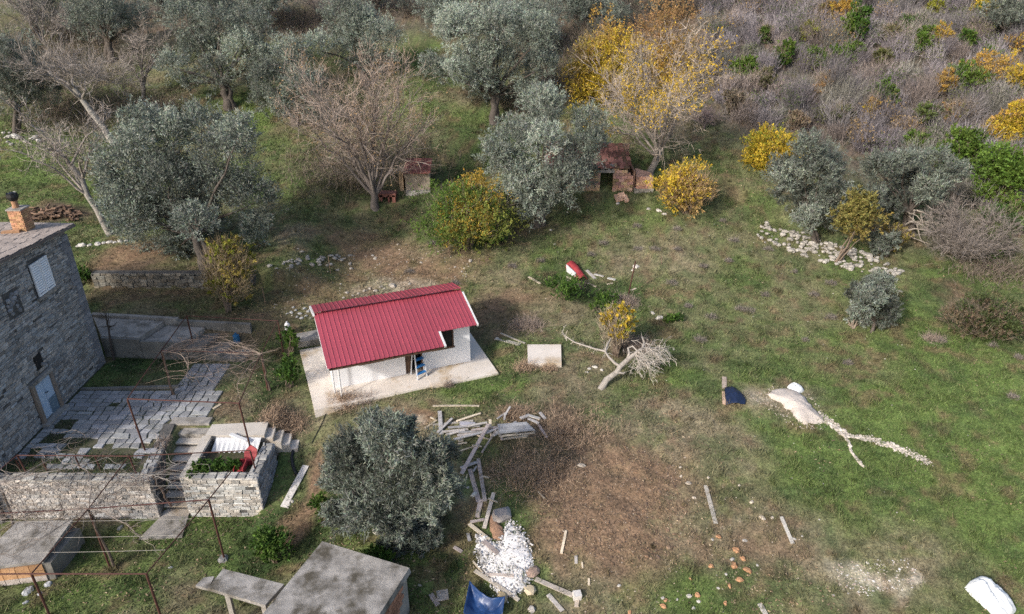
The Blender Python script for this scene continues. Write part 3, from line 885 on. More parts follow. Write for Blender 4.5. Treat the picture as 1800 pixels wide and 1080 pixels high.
strip((-20.3, 30.37), (-16.0, 29.93), (-15.96, 30.13), (-20.3, 30.6), -.2, 1.12, M['concrete'], 'kerb')
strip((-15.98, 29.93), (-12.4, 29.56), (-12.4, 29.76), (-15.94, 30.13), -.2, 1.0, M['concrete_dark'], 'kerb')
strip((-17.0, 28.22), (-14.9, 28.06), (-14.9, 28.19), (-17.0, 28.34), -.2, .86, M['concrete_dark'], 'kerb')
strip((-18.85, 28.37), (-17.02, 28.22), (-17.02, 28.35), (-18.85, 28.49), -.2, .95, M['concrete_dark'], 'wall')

# ------------------------------------------------------------------ small house with the red sheet roof
A21 = math.radians(21.5)
HU, HV = np.array([math.cos(A21), math.sin(A21), 0]), np.array([-math.sin(A21), math.cos(A21), 0])
HO = np.array([-8.095, 24.064, 0.0])
def hp(u, v, z): return HO + HU * u + HV * v + np.array([0, 0, z])
def hbox(mb, u0, u1, v0, v1, z0, z1, col=(1, 1, 1)):
    return mb.hexa([hp(u0, v0, z0), hp(u1, v0, z0), hp(u1, v1, z0), hp(u0, v1, z0)], [hp(u0, v0, z1), hp(u1, v0, z1), hp(u1, v1, z1), hp(u0, v1, z1)], col)
cot = thing('cottage', hp(4, 2.8, 0), 'small white plastered cottage with ribbed red sheet roof on a pale slab', 'house')
mb = MB(); hbox(mb, 0, 4.95, 0, 5.2, -.5, 0.0); hbox(mb, 4.95, 8.0, -.12, 5.2, -.5, .01)
mb.build('slab', M['slab_pale'], cot)
U0, U1, V0, V1 = 1.04, 7.17, 1.3, 4.25
def roof_z(v): return 2.11 + (v - .8) * .305
ht = roof_z(V0) - .05
mb = MB()
for (a, b, z0, z1) in ((U0, 2.18, 0, ht), (2.18, 3.2, 0, .95), (2.18, 3.2, 1.95, ht), (3.2, 4.16, 0, ht), (4.16, 4.95, 1.95, ht), (4.95, 5.4, 0, ht), (5.4, 6.42, 0, .95), (5.4, 6.42, 2.0, ht), (6.42, U1, 0, ht)):
    hbox(mb, a, b, V0, V0 + .2, z0, z1)
rzv = 2.80
def gable(u0, u1):
    vm = 3.05
    pts = [(V0 + .2, 0), (V1, 0), (V1, roof_z(vm) - (V1 - vm) * .24 - .06), (vm, roof_z(vm) - .06), (V0 + .2, roof_z(V0 + .2) - .06)]
    a = [hp(u0, v, z) for v, z in pts]; b = [hp(u1, v, z) for v, z in pts]
    n = len(pts)
    mb.add(a + b, [[k, (k + 1) % n, n + (k + 1) % n, n + k] for k in range(n)])
    mb.add(a, [list(range(n))[::-1]]); mb.add(b, [list(range(n))])
gable(U0, U0 + .2); gable(U1 - .2, U1)
hbox(mb, U0 + .2, U1 - .2, V1 - .2, V1, 0, 2.3)
mb.build('wall', M['plaster'], cot)
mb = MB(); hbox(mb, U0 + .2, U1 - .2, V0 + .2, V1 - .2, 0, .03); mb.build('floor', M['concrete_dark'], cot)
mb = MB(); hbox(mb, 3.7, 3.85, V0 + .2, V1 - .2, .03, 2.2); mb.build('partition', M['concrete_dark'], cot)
for (a, b, z0, z1, nm) in ((2.18, 3.2, .95, 1.95, 'window'), (5.4, 6.42, .95, 2.0, 'window'), (4.16, 4.95, .03, 1.95, 'door')):
    mb = MB(); t = .06
    hbox(mb, a, a + t, V0 + .02, V0 + .12, z0, z1); hbox(mb, b - t, b, V0 + .02, V0 + .12, z0, z1); hbox(mb, a + t, b - t, V0 + .02, V0 + .12, z1 - t, z1)
    if nm == 'window': hbox(mb, a - .03, b + .03, V0 - .03, V0 + .12, z0 - .05, z0 + .03)
    f = mb.build(nm + '_frame', M['brown_wood'], cot)
    if nm == 'window':
        mb = MB(); hbox(mb, a + t, b - t, V0 + .075, V0 + .085, z0 + .03, z1 - t); mb.build('pane', M['dark'], f)
mb = MB(); hbox(mb, 4.22, 4.42, V0 + .05, V0 + .09, .03, 1.9); mb.build('door', M['brown_wood'], cot)
# ribbed roof sheets, each rib real
def ribbed(u0, u1, va, za, vb, zb, name, thick=.012):
    pitch = .19
    prof = []
    n = int(round((u1 - u0) / pitch))
    pitch = (u1 - u0) / n
    for k in range(n):
        s = u0 + k * pitch
        prof += [(s, 0), (s + pitch * .74, 0), (s + pitch * .80, .020), (s + pitch * .94, .020)]
    prof.append((u1, 0))
    V = []
    for (s, h) in prof:
        V += [hp(s, va, za + h), hp(s, vb, zb + h)]
    for (s, h) in prof:
        V += [hp(s, va, za + h - thick), hp(s, vb, zb + h - thick)]
    m = len(prof)
    F = [[2 * k, 2 * k + 2, 2 * k + 3, 2 * k + 1] for k in range(m - 1)] + [[2 * m + 2 * k + 1, 2 * m + 2 * k + 3, 2 * m + 2 * k + 2, 2 * m + 2 * k] for k in range(m - 1)]
    F += [[2 * m + 2 * k, 2 * m + 2 * k + 2, 2 * k + 2, 2 * k] for k in range(m - 1)]
    k = .90 + .16 * _hash(int(u0 * 100), int(va * 100) + 500, 3)
    mb = MB().add(V, F, (k, k, k))
    return mb.build(name, M['red_roof'], cot)
NU = 5.6
ve_l, ve_r = -.06, .80
us = np.linspace(.72, NU, 6)
for a, b in zip(us[:-1], us[1:]): ribbed(a, b - .002, ve_l, roof_z(ve_l), 3.12, roof_z(3.12), 'roof_sheet')
us = np.linspace(NU, 7.36, 3)
for a, b in zip(us[:-1], us[1:]): ribbed(a, b - .002, ve_r, roof_z(ve_r), 3.12, roof_z(3.12), 'roof_sheet')
us = np.linspace(.74, 7.36, 8)
for a, b in zip(us[:-1], us[1:]): ribbed(a, b - .002, 2.94, roof_z(3.05) + .15, 4.42, roof_z(3.05) + .15 - 1.48 * .245, 'back_roof_sheet')
# white barge boards, rafters, gutter ends, post
def bar(mb, p, q, w, h):
    p, q = np.array(p), np.array(q)
    d = q - p; L = np.linalg.norm(d); d /= L
    s = np.cross(d, [0, 0, 1]); s /= np.linalg.norm(s) + 1e-9
    up = np.cross(s, d)
    return mb.obox((p + q) / 2, d * L / 2, s * w / 2, up * h / 2)
mb = MB(); bar(mb, hp(7.40, .78, roof_z(.78) - .02), hp(7.40, 2.9, roof_z(2.9) - .02), .07, .12); mb.build('barge_board', M['white_metal'], cot)
mb = MB(); bar(mb, hp(.70, 2.95, roof_z(2.95) + .05), hp(.70, 4.4, roof_z(2.95) - .25), .08, .12); mb.build('barge_board', M['white_metal'], cot)
mb = MB(); bar(mb, hp(NU + .05, ve_l, roof_z(ve_l) - .02), hp(NU + .05, ve_r, roof_z(ve_r) - .02), .09, .10); mb.build('barge_board', M['white_metal'], cot)
mb = MB(); bar(mb, hp(.74, ve_l, roof_z(ve_l) - .06), hp(.74, 2.9, roof_z(2.9) - .08), .06, .10); mb.build('barge_board', M['white_metal'], cot)
for u in (1.3, 2.4, 3.4, 4.4, 5.4):
    mb = MB(); bar(mb, hp(u, ve_l + .03, roof_z(ve_l + .03) - .065), hp(u, V0 + .1, roof_z(V0 + .1) - .065), .07, .1); mb.build('rafter', M['brown_wood'], cot)
mb = MB(); bar(mb, hp(.8, ve_l + .12, roof_z(ve_l) - .13), hp(NU, ve_l + .12, roof_z(ve_l) - .13), .07, .09); mb.build('eaves_beam', M['brown_wood'], cot)
for (u, v) in ((.98, .95), (1.20, .55)):
    mb = MB(); mb.tube([hp(u, v, 0), hp(u, v, roof_z(v) - .04)], .035, 8); mb.build('porch_post', M['white_metal'], cot)
# step ladder in the doorway
ld_ = thing('step_ladder', hp(4.75, .8, 0.01), 'open step ladder with blue treads in front of the cottage doorway', 'ladder')
foot = [hp(4.42, .85, .01), hp(4.86, .55, .01)]
mb = MB()
la, lb = hp(4.50, .62, .02), hp(4.96, .78, .02)
ta, tb = hp(4.52, 1.12, 1.75), hp(4.86, 1.2, 1.75)
for p, q in ((la, ta), (lb, tb)): mb = MB(); bar(mb, p, q, .05, .07); mb.build('rail', M['ladder_alu'], ld_)
for p, q in ((hp(4.35, 1.18, .02), ta), (hp(5.0, 1.22, .02), tb)): mb = MB(); bar(mb, p, q, .03, .05); mb.build('back_leg', M['ladder_alu'], ld_)
for k in range(5):
    f = (k + .8) / 5.6
    p, q = la + (ta - la) * f, lb + (tb - lb) * f
    mb = MB(); c = (p + q) / 2; mb.obox(c, (q - p) / 2, HV * .09, (0, 0, .018)); mb.build('tread', M['ladder_blue'], ld_)

# ------------------------------------------------------------------ concrete shed in front and its canopy slab
sh = thing('brick_shed', (-5.3, 15, -1.9), 'low brick shed with lichen-stained flat concrete roof under the near olive tree', 'shed')
s0, sR, sL = P(566, 950, .4), P(722, 998, .4), P(462, 1078, .4)
su = (sR - s0); SLn = np.linalg.norm(su); su /= SLn
sv = np.array([su[1], -su[0], 0])
def sp(u, v, z): q = s0 + su * u + sv * v; return np.array([q[0], q[1], z])
mb = MB(); D = 6.5
mb.hexa([sp(0, D, .2), sp(SLn, D, .2), sp(SLn, 0, .2), sp(0, 0, .2)], [sp(.03, D, .4), sp(SLn - .03, D, .4), sp(SLn - .03, .03, .41), sp(.03, .03, .4)])
mb.build('roof', M['roof_slab'], sh)
mb = MB(); mb.hexa([sp(.12, D, -2.3), sp(SLn - .1, D, -2.3), sp(SLn - .1, .12, -2.3), sp(.12, .12, -2.3)], [sp(.12, D, .2), sp(SLn - .1, D, .2), sp(SLn - .1, .12, .2), sp(.12, .12, .2)])
mb.build('wall', M['concrete'], sh)
rs = random.Random(61)
for i in range(9):
    s = .45 + (.12 if i % 2 else 0)
    while s < 4.2:
        if not (s > 2.6 + rs.uniform(-.3, .3) and i < 3) and not (s < .7 and i < 5):
            m = MB()
            c = sp(SLn - .075, s + .14, -1.35 + i * .165 + .06)
            m.obox(c, sv * .135, su * .035, (0, 0, .072), np.array([.42, .22, .15]) * rs.uniform(.6, 1.15))
            m.build('brick', M['brick'], sh)
        s += .29
for k in range(14):      # pebbles of lime on the roof
    pass
can = thing('canopy_slab', (-8, 14.8, -1.8), 'thin cracked grey concrete slab on short legs beside the flat-roofed shed', 'slab')
cs = [P(345, 1025, .3), P(392, 1000, .3), P(499, 1027, .3), P(466, 1064, .3)]
cs[0] = cs[0] + np.array([.1, .1, 0])
mid1, mid2 = P(378, 1016, .3), P(366, 1034, .3)
mb = MB(); lo = [np.array([p[0], p[1], .18]) for p in (cs[3], cs[2], cs[1], mid2)]
hi = [np.array([p[0], p[1], .30]) for p in (cs[3], cs[2], cs[1], mid2)]
mb.hexa(lo, hi); mb.build('slab', M['roof_slab'], can)
mb = MB(); q = [mid2, P(376, 1012, .3), P(358, 1014, .3), P(343, 1028, .3)]
mb.hexa([(p[0], p[1], .17) for p in q[::-1]][::-1], [(p[0], p[1], .27) for p in q]); mb.build('broken_end', M['roof_slab'], can)
for px, py in ((392, 1012), (455, 1024), (480, 1040)):
    p = P(px, py, .2); mb = MB(); mb.box(p[0] - .07, p[0] + .07, p[1] - .07, p[1] + .07, float(zt(p[0], p[1])) - .2, .18); mb.build('leg', M['concrete'], can)

# low brick box with a concrete lid, bottom left
bx = thing('brick_cistern', (-16, 17.6, -1.85), 'low orange brick cistern with a sloping concrete lid under the bare vines', 'cistern')
q = [P(-60, 1003, -.95), P(75, 986, -.95), P(128, 913, -.75), P(30, 917, -.75)]
mb = MB(); mb.hexa([(p[0], p[1], p[2] - .1) for p in q], [tuple(p) for p in q]); mb.build('lid', M['roof_slab'], bx)
c0 = np.mean(q, axis=0)
ins = [c0 + (p - c0) * .93 for p in q]
mb = MB(); mb.hexa([(p[0], p[1], -2.2) for p in ins], [(p[0], p[1], p[2] - .1) for p in ins]); mb.build('body', M['concrete_dark'], bx)
e = ins[1] - ins[0]; L = np.linalg.norm(e[:2]); e = np.array([e[0], e[1], 0]) / L
nn = np.array([e[1], -e[0], 0])
for i in range(3):
    s = 0.0
    while s < L - .1:
        m = MB(); l = min(.42, L - s)
        c = np.array([ins[0][0], ins[0][1], 0]) + e * (s + l / 2) + nn * .01 + np.array([0, 0, -1.72 + i * .24])
        m.obox(c, e * (l / 2 - .01), nn * .05, (0, 0, .11), np.array([.55, .33, .18]) * rs.uniform(.7, 1.15) if i else np.array([.5, .45, .42]))
        m.build('brick', M['brick'], bx); s += .42
mb = MB(); a, b = P(75, 986, -.95), P(128, 913, -.75)
dv_ = (b - a); dv_[2] = 0
mb.obox(((a + b) / 2)[0:2].tolist() + [-1.55], dv_ / 2 * .95, (.16, .02, 0), (0, 0, .42)); mb.build('side_beam', M['concrete_dark'], bx)

# ------------------------------------------------------------------ pergolas of rusty tube, wires, bare vines
def rod(mb, p, q, r=.03, sides=6, sag=0, col=(1, 1, 1)):
    p, q = np.array(p, float), np.array(q, float)
    f = np.linspace(0, 1, 7 if sag else 2)[:, None]
    pts = p + (q - p) * f
    pts[:, 2] -= (sag * 4 * f * (1 - f))[:, 0]
    return mb.tube(pts, r, sides, col)
pgA = thing('patio_pergola', (-12.3, 25, 0), 'rusty steel tube pergola with bare vines standing over the patio path', 'pergola')
pa = {'A': (-13.95, 21.46, 2.3), 'B': (-9.9, 21.4, 2.15), 'E': (-14.42, 25.23, 2.1), 'F': (-10.5, 25.64, 1.75), 'C': (-14.78, 28.6, 1.95), 'D': (-10.65, 28.54, 1.72)}
ground_a = {'A': -.05, 'B': -.1, 'E': -.05, 'F': -.25, 'C': .3, 'D': -.1}
for k, p in pa.items():
    mb = MB(); rod(mb, (p[0] + (.1 if k == 'A' else .08 if k == 'B' else 0), p[1], ground_a[k]), p, .034 if k != 'F' else .045); mb.build('post', M['rust'] if k != 'F' else M['rust_red'], pgA)
for a, b, r in (('A', 'B', .024), ('A', 'E', .022), ('E', 'C', .022), ('C', 'D', .016), ('D', 'F', .022), ('F', 'B', .022), ('E', 'F', .016)):
    mb = MB(); rod(mb, np.array(pa[a]) + (0, 0, .03), np.array(pa[b]) + (0, 0, .03), r); mb.build('beam', M['rust_red'] if a + b in ('AB', 'CD', 'EF') else M['rust'], pgA)
pgB = thing('garden_pergola', (-12, 17.5, -1.85), 'rusty steel tube pergola with wires in the lower garden before the rubble walls', 'pergola')
pb = {'I0': (-13.68, 17.5, .74), 'I1': (-9.93, 17.88, .78), 'J0': (-13.9, 14.82, .76), 'J1': (-10.56, 14.8, .78), 'G': (-13.58, 20.08, .8), 'K': (-9.66, 19.3, .8), 'L': (-9.4, 20.4, .8), 'M': (-18.2, 17.2, .7), 'N': (-17.6, 14.8, .74), 'O': (-17.6, 20.15, .78)}
for k in ('I0', 'I1', 'J0', 'J1', 'M', 'N'):
    p = pb[k]; zb = float(zt(p[0], p[1])) - .1
    mb = MB(); rod(mb, (p[0] + .03, p[1], zb), p, .036); mb.build('post', M['rust'], pgB)
for k, zb in (('G', -.1), ('L', -.1), ('O', -.1)):
    p = pb[k]; mb = MB(); rod(mb, (p[0], p[1] + .1, zb), p, .03); mb.build('post', M['rust_red'], pgB)
for a, b, r in (('M', 'I0', .03), ('I0', 'I1', .03), ('N', 'J0', .03), ('J0', 'J1', .03), ('J0', 'I0', .028), ('I0', 'G', .028), ('J1', 'I1', .028), ('I1', 'K', .028), ('O', 'G', .028), ('G', 'L', .028), ('N', 'M', .028), ('M', 'O', .028)):
    mb = MB(); rod(mb, np.array(pb[a]) + (0, 0, .03), np.array(pb[b]) + (0, 0, .03), r * .75); mb.build('beam', M['rust_red'] if a[0] == b[0] or a in 'ONM' else M['rust'], pgB)
for y, x1 in ((15.6, -10.4), (16.2, -10.3), (16.9, -10.1), (18.5, -9.8), (19.1, -9.7)):
    mb = MB(); rod(mb, (-18.2, y, .80), (x1, y + .1, .82), .007, 4, .05); mb.build('wire', M['wire'], pgB)
for (x, y) in ((-17.9, 20.4), (-16.9, 20.35), (-15.7, 20.4), (-15.0, 20.42)):
    mb = MB(); rod(mb, (x, y, -.1), (x - .05, y, .55 if x > -16 else .4), .028)
    tag(mb.build('rail_stub', M['rust']), 'short rusty rail stub standing on the grassy patio edge', 'post', 'rail stubs on the patio edge')
m = MB(); loose_stone(m, (-9.93, 17.87, -1.83), .22, random.Random(3), .5, (.25, .25, .24))
tag(m.build('post_footing', M['stone']), 'rough stone footing round the right front pergola post', 'footing')

def cane(mb, p, d, L, r, rnd, col, zkeep=None, wig=.35, n=9):
    pts = [np.array(p, float)]
    d = np.array(d, float)
    for k in range(n):
        d = d + np.array([rnd.uniform(-wig, wig), rnd.uniform(-wig, wig), rnd.uniform(-wig, wig) * .45])
        d /= np.linalg.norm(d)
        q = pts[-1] + d * L / n
        if zkeep is not None: q[2] += (zkeep - q[2]) * .25
        pts.append(q)
    mb.tube(pts, np.linspace(r, r * .35, len(pts)), 4, col, cap=False)
    return pts
def vine(name, root, top, label, zk, dirs, seed, n2=3, cols=((.28, .22, .18), (.17, .125, .10)), L=(1.6, 3.4)):
    rnd = random.Random(seed)
    v = thing(name, root, label, 'vine', 'bare grapevines on the pergolas')
    mb = MB(); f = np.linspace(0, 1, 8)[:, None]
    pts = np.array(root) + (np.array(top) - np.array(root)) * f + np.array([[rnd.uniform(-.05, .05), rnd.uniform(-.05, .05), 0] for _ in range(8)])
    mb.tube(pts, np.linspace(.05, .03, 8), 6, cols[1]); mb.build('stem', M['bark'], v)
    for d in dirs:
        mb = MB()
        c = cane(mb, top, d, rnd.uniform(*L), .018, rnd, cols[0], zk, .34)
        for q in c[1:]:
            for _ in range(n2):
                cc = cane(mb, q, (rnd.uniform(-1, 1), rnd.uniform(-1, 1), rnd.uniform(-.1, .25)), rnd.uniform(.5, 1.6), .0075, rnd, np.array(cols[rnd.randint(0, 1)]) * rnd.uniform(.7, 1.2), zk, .5, 6)
        mb.build('cane', M['twig'], v)
vine('grapevine', (-10.42, 25.55, -.25), (-10.45, 25.5, 1.8), 'bare pale grapevine climbing the red post at the right of the patio path', 1.8, [(-1, .1, 0), (-1, .5, 0), (-1, -.3, .05), (-.8, -.8, 0), (-.9, .25, .05), (-.3, -1, 0)], 5, 3)
vine('grapevine', (-14.35, 25.15, 0), (-14.38, 25.2, 2.1), 'bare grapevine with few yellow leaves on the middle post beside the paving', 2.1, [(1, .1, 0), (.8, -.5, 0), (.9, .5, 0), (.3, 1, 0)], 6, 3)
vine('grapevine', (-13.5, 17.55, -1.85), (-13.65, 17.5, .75), 'tangled bare grapevine round the lower garden post beside the cistern', .75, [(1, -.2, 0), (-1, .2, 0), (-1, -.4, 0), (.2, 1, 0), (-.6, 1, 0), (-1, .05, 0), (.5, .8, -.1), (-.4, -1, 0)], 7, 3, ((.26, .22, .19), (.14, .11, .09)))
vine('grapevine', (-17.6, 18.9, -1.85), (-17.3, 18.7, .8), 'dense bare grapevine sprawling before the long retaining wall', .75, [(1, .1, 0), (1, -.4, 0), (1, .4, 0), (.8, -.8, 0), (.2, -1, 0), (1, .7, 0), (.9, 0, 0)], 8, 4, ((.27, .235, .21), (.15, .12, .10)), (2.5, 4.2))
vine('grapevine', (-12.6, 20.1, -1.5), (-12.7, 19.7, .3), 'bare grey grapevine arching over the foot of the garden stairs', .1, [(1, -.2, 0), (-1, -.2, .2), (.5, .6, .1), (-1, -.5, 0)], 9, 3, ((.33, .30, .27), (.18, .13, .11)), (.9, 1.7))

# ------------------------------------------------------------------ timber
def plank(px0, py0, px1, py1, wpx, label, group=None, z0=0.0, z1=None, col=None, th=.035, parent=None, name='plank'):
    z1 = z0 if z1 is None else z1
    a, b = G(px0, py0), G(px1, py1)
    s = scale_at(a)
    a[2] += z0 + th / 2 + .01; b[2] += z1 + th / 2 + .01
    if z0: a = P(px0, py0, a[2])
    if z1: b = P(px1, py1, b[2])
    d = b - a; L = np.linalg.norm(d); d /= L
    s_ = np.cross(d, [0, 0, 1.0]); s_ /= np.linalg.norm(s_); up = np.cross(s_, d)
    w = wpx * s * .85 + .02
    r = random.Random(int(px0 * 7 + py0 * 13 + px1))
    c = np.array(col if col is not None else (.40, .36, .325)) * r.uniform(.95, 1.4)
    n = 4
    V, F = [], []
    bow = r.uniform(-.015, .02) * L
    for k in range(n + 1):
        f = k / n
        q = a + d * L * f + up * bow * 4 * f * (1 - f) * .5
        ww = w / 2 * (1 + r.uniform(-.05, .05))
        V += [q - s_ * ww - up * th / 2, q + s_ * ww - up * th / 2, q + s_ * ww + up * th / 2, q - s_ * ww + up * th / 2]
    for k in range(n):
        for j in range(4):
            F.append([4 * k + j, 4 * k + (j + 1) % 4, 4 * k + 4 + (j + 1) % 4, 4 * k + 4 + j])
    F += [[3, 2, 1, 0], [4 * n, 4 * n + 1, 4 * n + 2, 4 * n + 3]]
    mb = MB().add(V, F, c)
    o = mb.build(name, M['wood'], parent)
    if parent is None: tag(o, label, 'plank', group)
    return o
GP = 'weathered grey plank tumbled in the timber pile beside the grey pallet'
PALE = (.52, .45, .35)
GREY = (.34, .33, .33)
PINK = (.40, .34, .32)
def lz(x0, y0, x1, y1): return 740 + x0 / 6.75, 700 + y0 / 6.75, 740 + x1 / 6.75, 700 + y1 / 6.75
for (x0, y0, x1, y1, w, z, c, lb) in (
    (140, 102, 692, 102, 24, 0, PALE, 'long pale timber lying alone on grass in front of the cottage slab'),
    (222, 155, 240, 430, 50, .04, GREY, 'broad grey board at the left end of the timber pile'),
    (370, 240, 195, 410, 28, .09, GREY, 'grey board crossing the broad board at the left pile end'),
    (710, 180, 420, 275, 22, .03, PALE, 'pale stick slanting up from the back of the timber pile'),
    (140, 325, 620, 275, 26, .0, (.45, .42, .38), GP),
    (110, 235, 190, 270, 14, 0, PALE, 'short pale batten meeting another in a corner left of the pile'),
    (190, 268, 45, 370, 20, .0, PALE, 'pale batten running from the corner towards the near olive tree'),
    (800, 310, 480, 900, 44, .30, PINK, 'long wide plank leaning from the timber pile down to the olive tree'),
    (390, 490, 900, 370, 30, .16, GREY, GP), (890, 380, 720, 650, 18, .2, (.30, .27, .25), 'thin dark stick slanting from the pallet into brown brush'),
    (995, 330, 895, 420, 40, .30, (.45, .44, .43), GP), (960, 490, 1270, 450, 26, .02, PALE, 'pale beam on the ground below the grey pallet'),
    (1280, 205, 1415, 245, 40, .2, (.45, .43, .40), 'short board lying at the back right of the pallet'), (1410, 170, 1475, 250, 36, .05, GREY, 'grey offcut standing apart right of the timber pile'),
    (1060, 100, 1000, 200, 20, .35, GREY, GP), (905, 245, 995, 180, 18, .2, GREY, GP), (995, 175, 990, 260, 20, .25, GREY, GP),
    (680, 720, 760, 1225, 44, .02, (.42, .37, .35), 'straight wide plank standing out below the timber pile'), (580, 850, 680, 1020, 55, .0, PINK, 'short broad board beside the straight wide plank'),
    (470, 830, 665, 760, 38, .06, GREY, 'grey board lying under the long leaning plank end'), (820, 255, 820, 350, 30, .25, PALE, GP),
    (610, 560, 720, 575, 14, .34, PALE, GP), (455, 640, 640, 580, 14, .0, PALE, GP), (665, 440, 805, 490, 12, .1, PALE, GP), (440, 545, 545, 530, 18, .02, PALE, GP), (440, 510, 500, 500, 40, .02, PALE, GP),
    (620, 870, 660, 810, 16, .06, GREY, GP), (260, 400, 560, 370, 30, .05, (.50, .46, .43), GP), (300, 435, 520, 380, 30, .1, (.50, .46, .43), GP), (320, 350, 700, 330, 28, .05, GREY, GP), (430, 445, 760, 400, 30, .1, (.44, .40, .38), GP),
    (560, 330, 785, 290, 28, .14, (.46, .43, .40), GP), (600, 380, 900, 345, 26, .18, PINK, GP), (440, 410, 860, 375, 26, .14, GREY, GP), (460, 300, 640, 310, 70, .06, (.40, .39, .43), GP),
    (770, 420, 930, 350, 26, .22, GREY, GP), (860, 450, 1130, 280, 24, .30, (.44, .42, .41), GP), (920, 310, 960, 500, 20, .2, PINK, GP), (1110, 480, 1250, 470, 24, .0, PALE, GP), (1180, 240, 1290, 200, 50, .18, GREY, GP),
    (1360, 270, 1500, 310, 30, .0, PINK, GP), (1270, 240, 1400, 300, 34, .1, GREY, GP), (690, 930, 810, 955, 14, 0, PALE, GP), (820, 400, 840, 480, 16, .15, PALE, GP)):
    plank(*lz(x0, y0, x1, y1), w / 6.75, lb, 'planks of the timber pile' if lb == GP else None, z, z * .7, c)
# pallet on the pile
pal = thing('pallet', G(908, 762), 'grey slatted wooden pallet on top of the timber pile', 'pallet')
c0, c1, c2, c3 = (P(px, py, z) for px, py, z in ((877, 763, .36), (941, 757, .36), (925, 742, .40), (875, 746, .40)))
for k in range(6):
    f = (k + .5) / 6
    a, b = c0 + (c3 - c0) * f, c1 + (c2 - c1) * f
    mb = MB(); bar(mb, a, b, .085, .022); o = mb.build('slat', M['wood'], pal)
    o.data.color_attributes['Col'].data.foreach_set('color', np.tile(np.array([.42, .42, .43, 1]) * (.75 + .05 * ((k * 5) % 7)), len(o.data.vertices)).astype(np.float32))
for f in (.02, .5, .98):
    a, b = c0 + (c1 - c0) * f - (0, 0, .065), c3 + (c2 - c3) * f - (0, 0, .065)
    mb = MB(); bar(mb, a, b, .08, .1); o = mb.build('stringer', M['wood'], pal); o.data.color_attributes['Col'].data.foreach_set('color', np.tile([.3, .29, .28, 1], len(o.data.vertices)).astype(np.float32))
for f in (.05, .5, .95):
    a, b = c0 + (c3 - c0) * f - (0, 0, .13), c1 + (c2 - c1) * f - (0, 0, .13)
    mb = MB(); bar(mb, a, b, .09, .022); o = mb.build('base_board', M['wood'], pal); o.data.color_attributes['Col'].data.foreach_set('color', np.tile([.5, .46, .4, 1], len(o.data.vertices)).astype(np.float32))
def rz_(x0, y0, x1, y1): return 800 + x0 / 4.5, 840 + y0 / 4.5, 800 + x1 / 4.5, 840 + y1 / 4.5
for (x0, y0, x1, y1, w, z, c, lb) in (
    (205, 175, 175, 320, 38, 0, PINK, 'short broad board above the white rubble heap'), (305, 120, 230, 400, 30, .04, (.46, .41, .36), 'narrow plank slanting beside reddish gravel above the white heap'), (262, 165, 335, 195, 9, .08, PALE, 'thin lath across the top of the narrow slanting plank'),
    (110, 365, 270, 490, 30, .03, PALE, 'plank at the upper left edge of the white rubble heap'), (225, 500, 340, 600, 40, .08, PINK, 'pinkish board lying on the white rubble heap'), (155, 735, 505, 970, 32, .02, (.50, .44, .36), 'long pale beam along the lower left edge of the white heap'),
    (240, 765, 465, 775, 28, .05, (.5, .43, .38), 'pale beam lying level across the lower white heap'), (140, 660, 220, 755, 10, .02, PALE, 'thin stick touching the upper end of the long pale beam'), (635, 800, 930, 930, 42, .02, (.38, .34, .30), 'brown beam running away right of the white heap'),
    (735, 930, 850, 1060, 36, .0, (.44, .41, .38), 'short grey board on grass below the brown beam'), (877, 425, 840, 605, 18, 0, PALE, 'pointed pale stake lying on the dug soil'), (955, 625, 957, 685, 20, 0, (.46, .43, .40), 'small grey offcut below the pointed stake'),
    (1003, 675, 1009, 720, 8, 0, PALE, 'tiny pale stick beside the small grey offcut'), (655, 115, 705, 170, 9, 0, PALE, 'thin stick on the dark soil under the brown brush'), (120, 350, 230, 330, 22, .05, PINK, 'plank end poking from the olive tree above the white heap'), (100, 440, 115, 500, 24, .02, GREY, 'grey offcut at the left tip of the white heap'),
    (965, 960, 960, 1030, 36, .0, (.42, .36, .30), 'tan offcut under the white block at the brown beam end')):
    plank(*rz_(x0, y0, x1, y1), w / 4.5, lb, None, z, z, c)
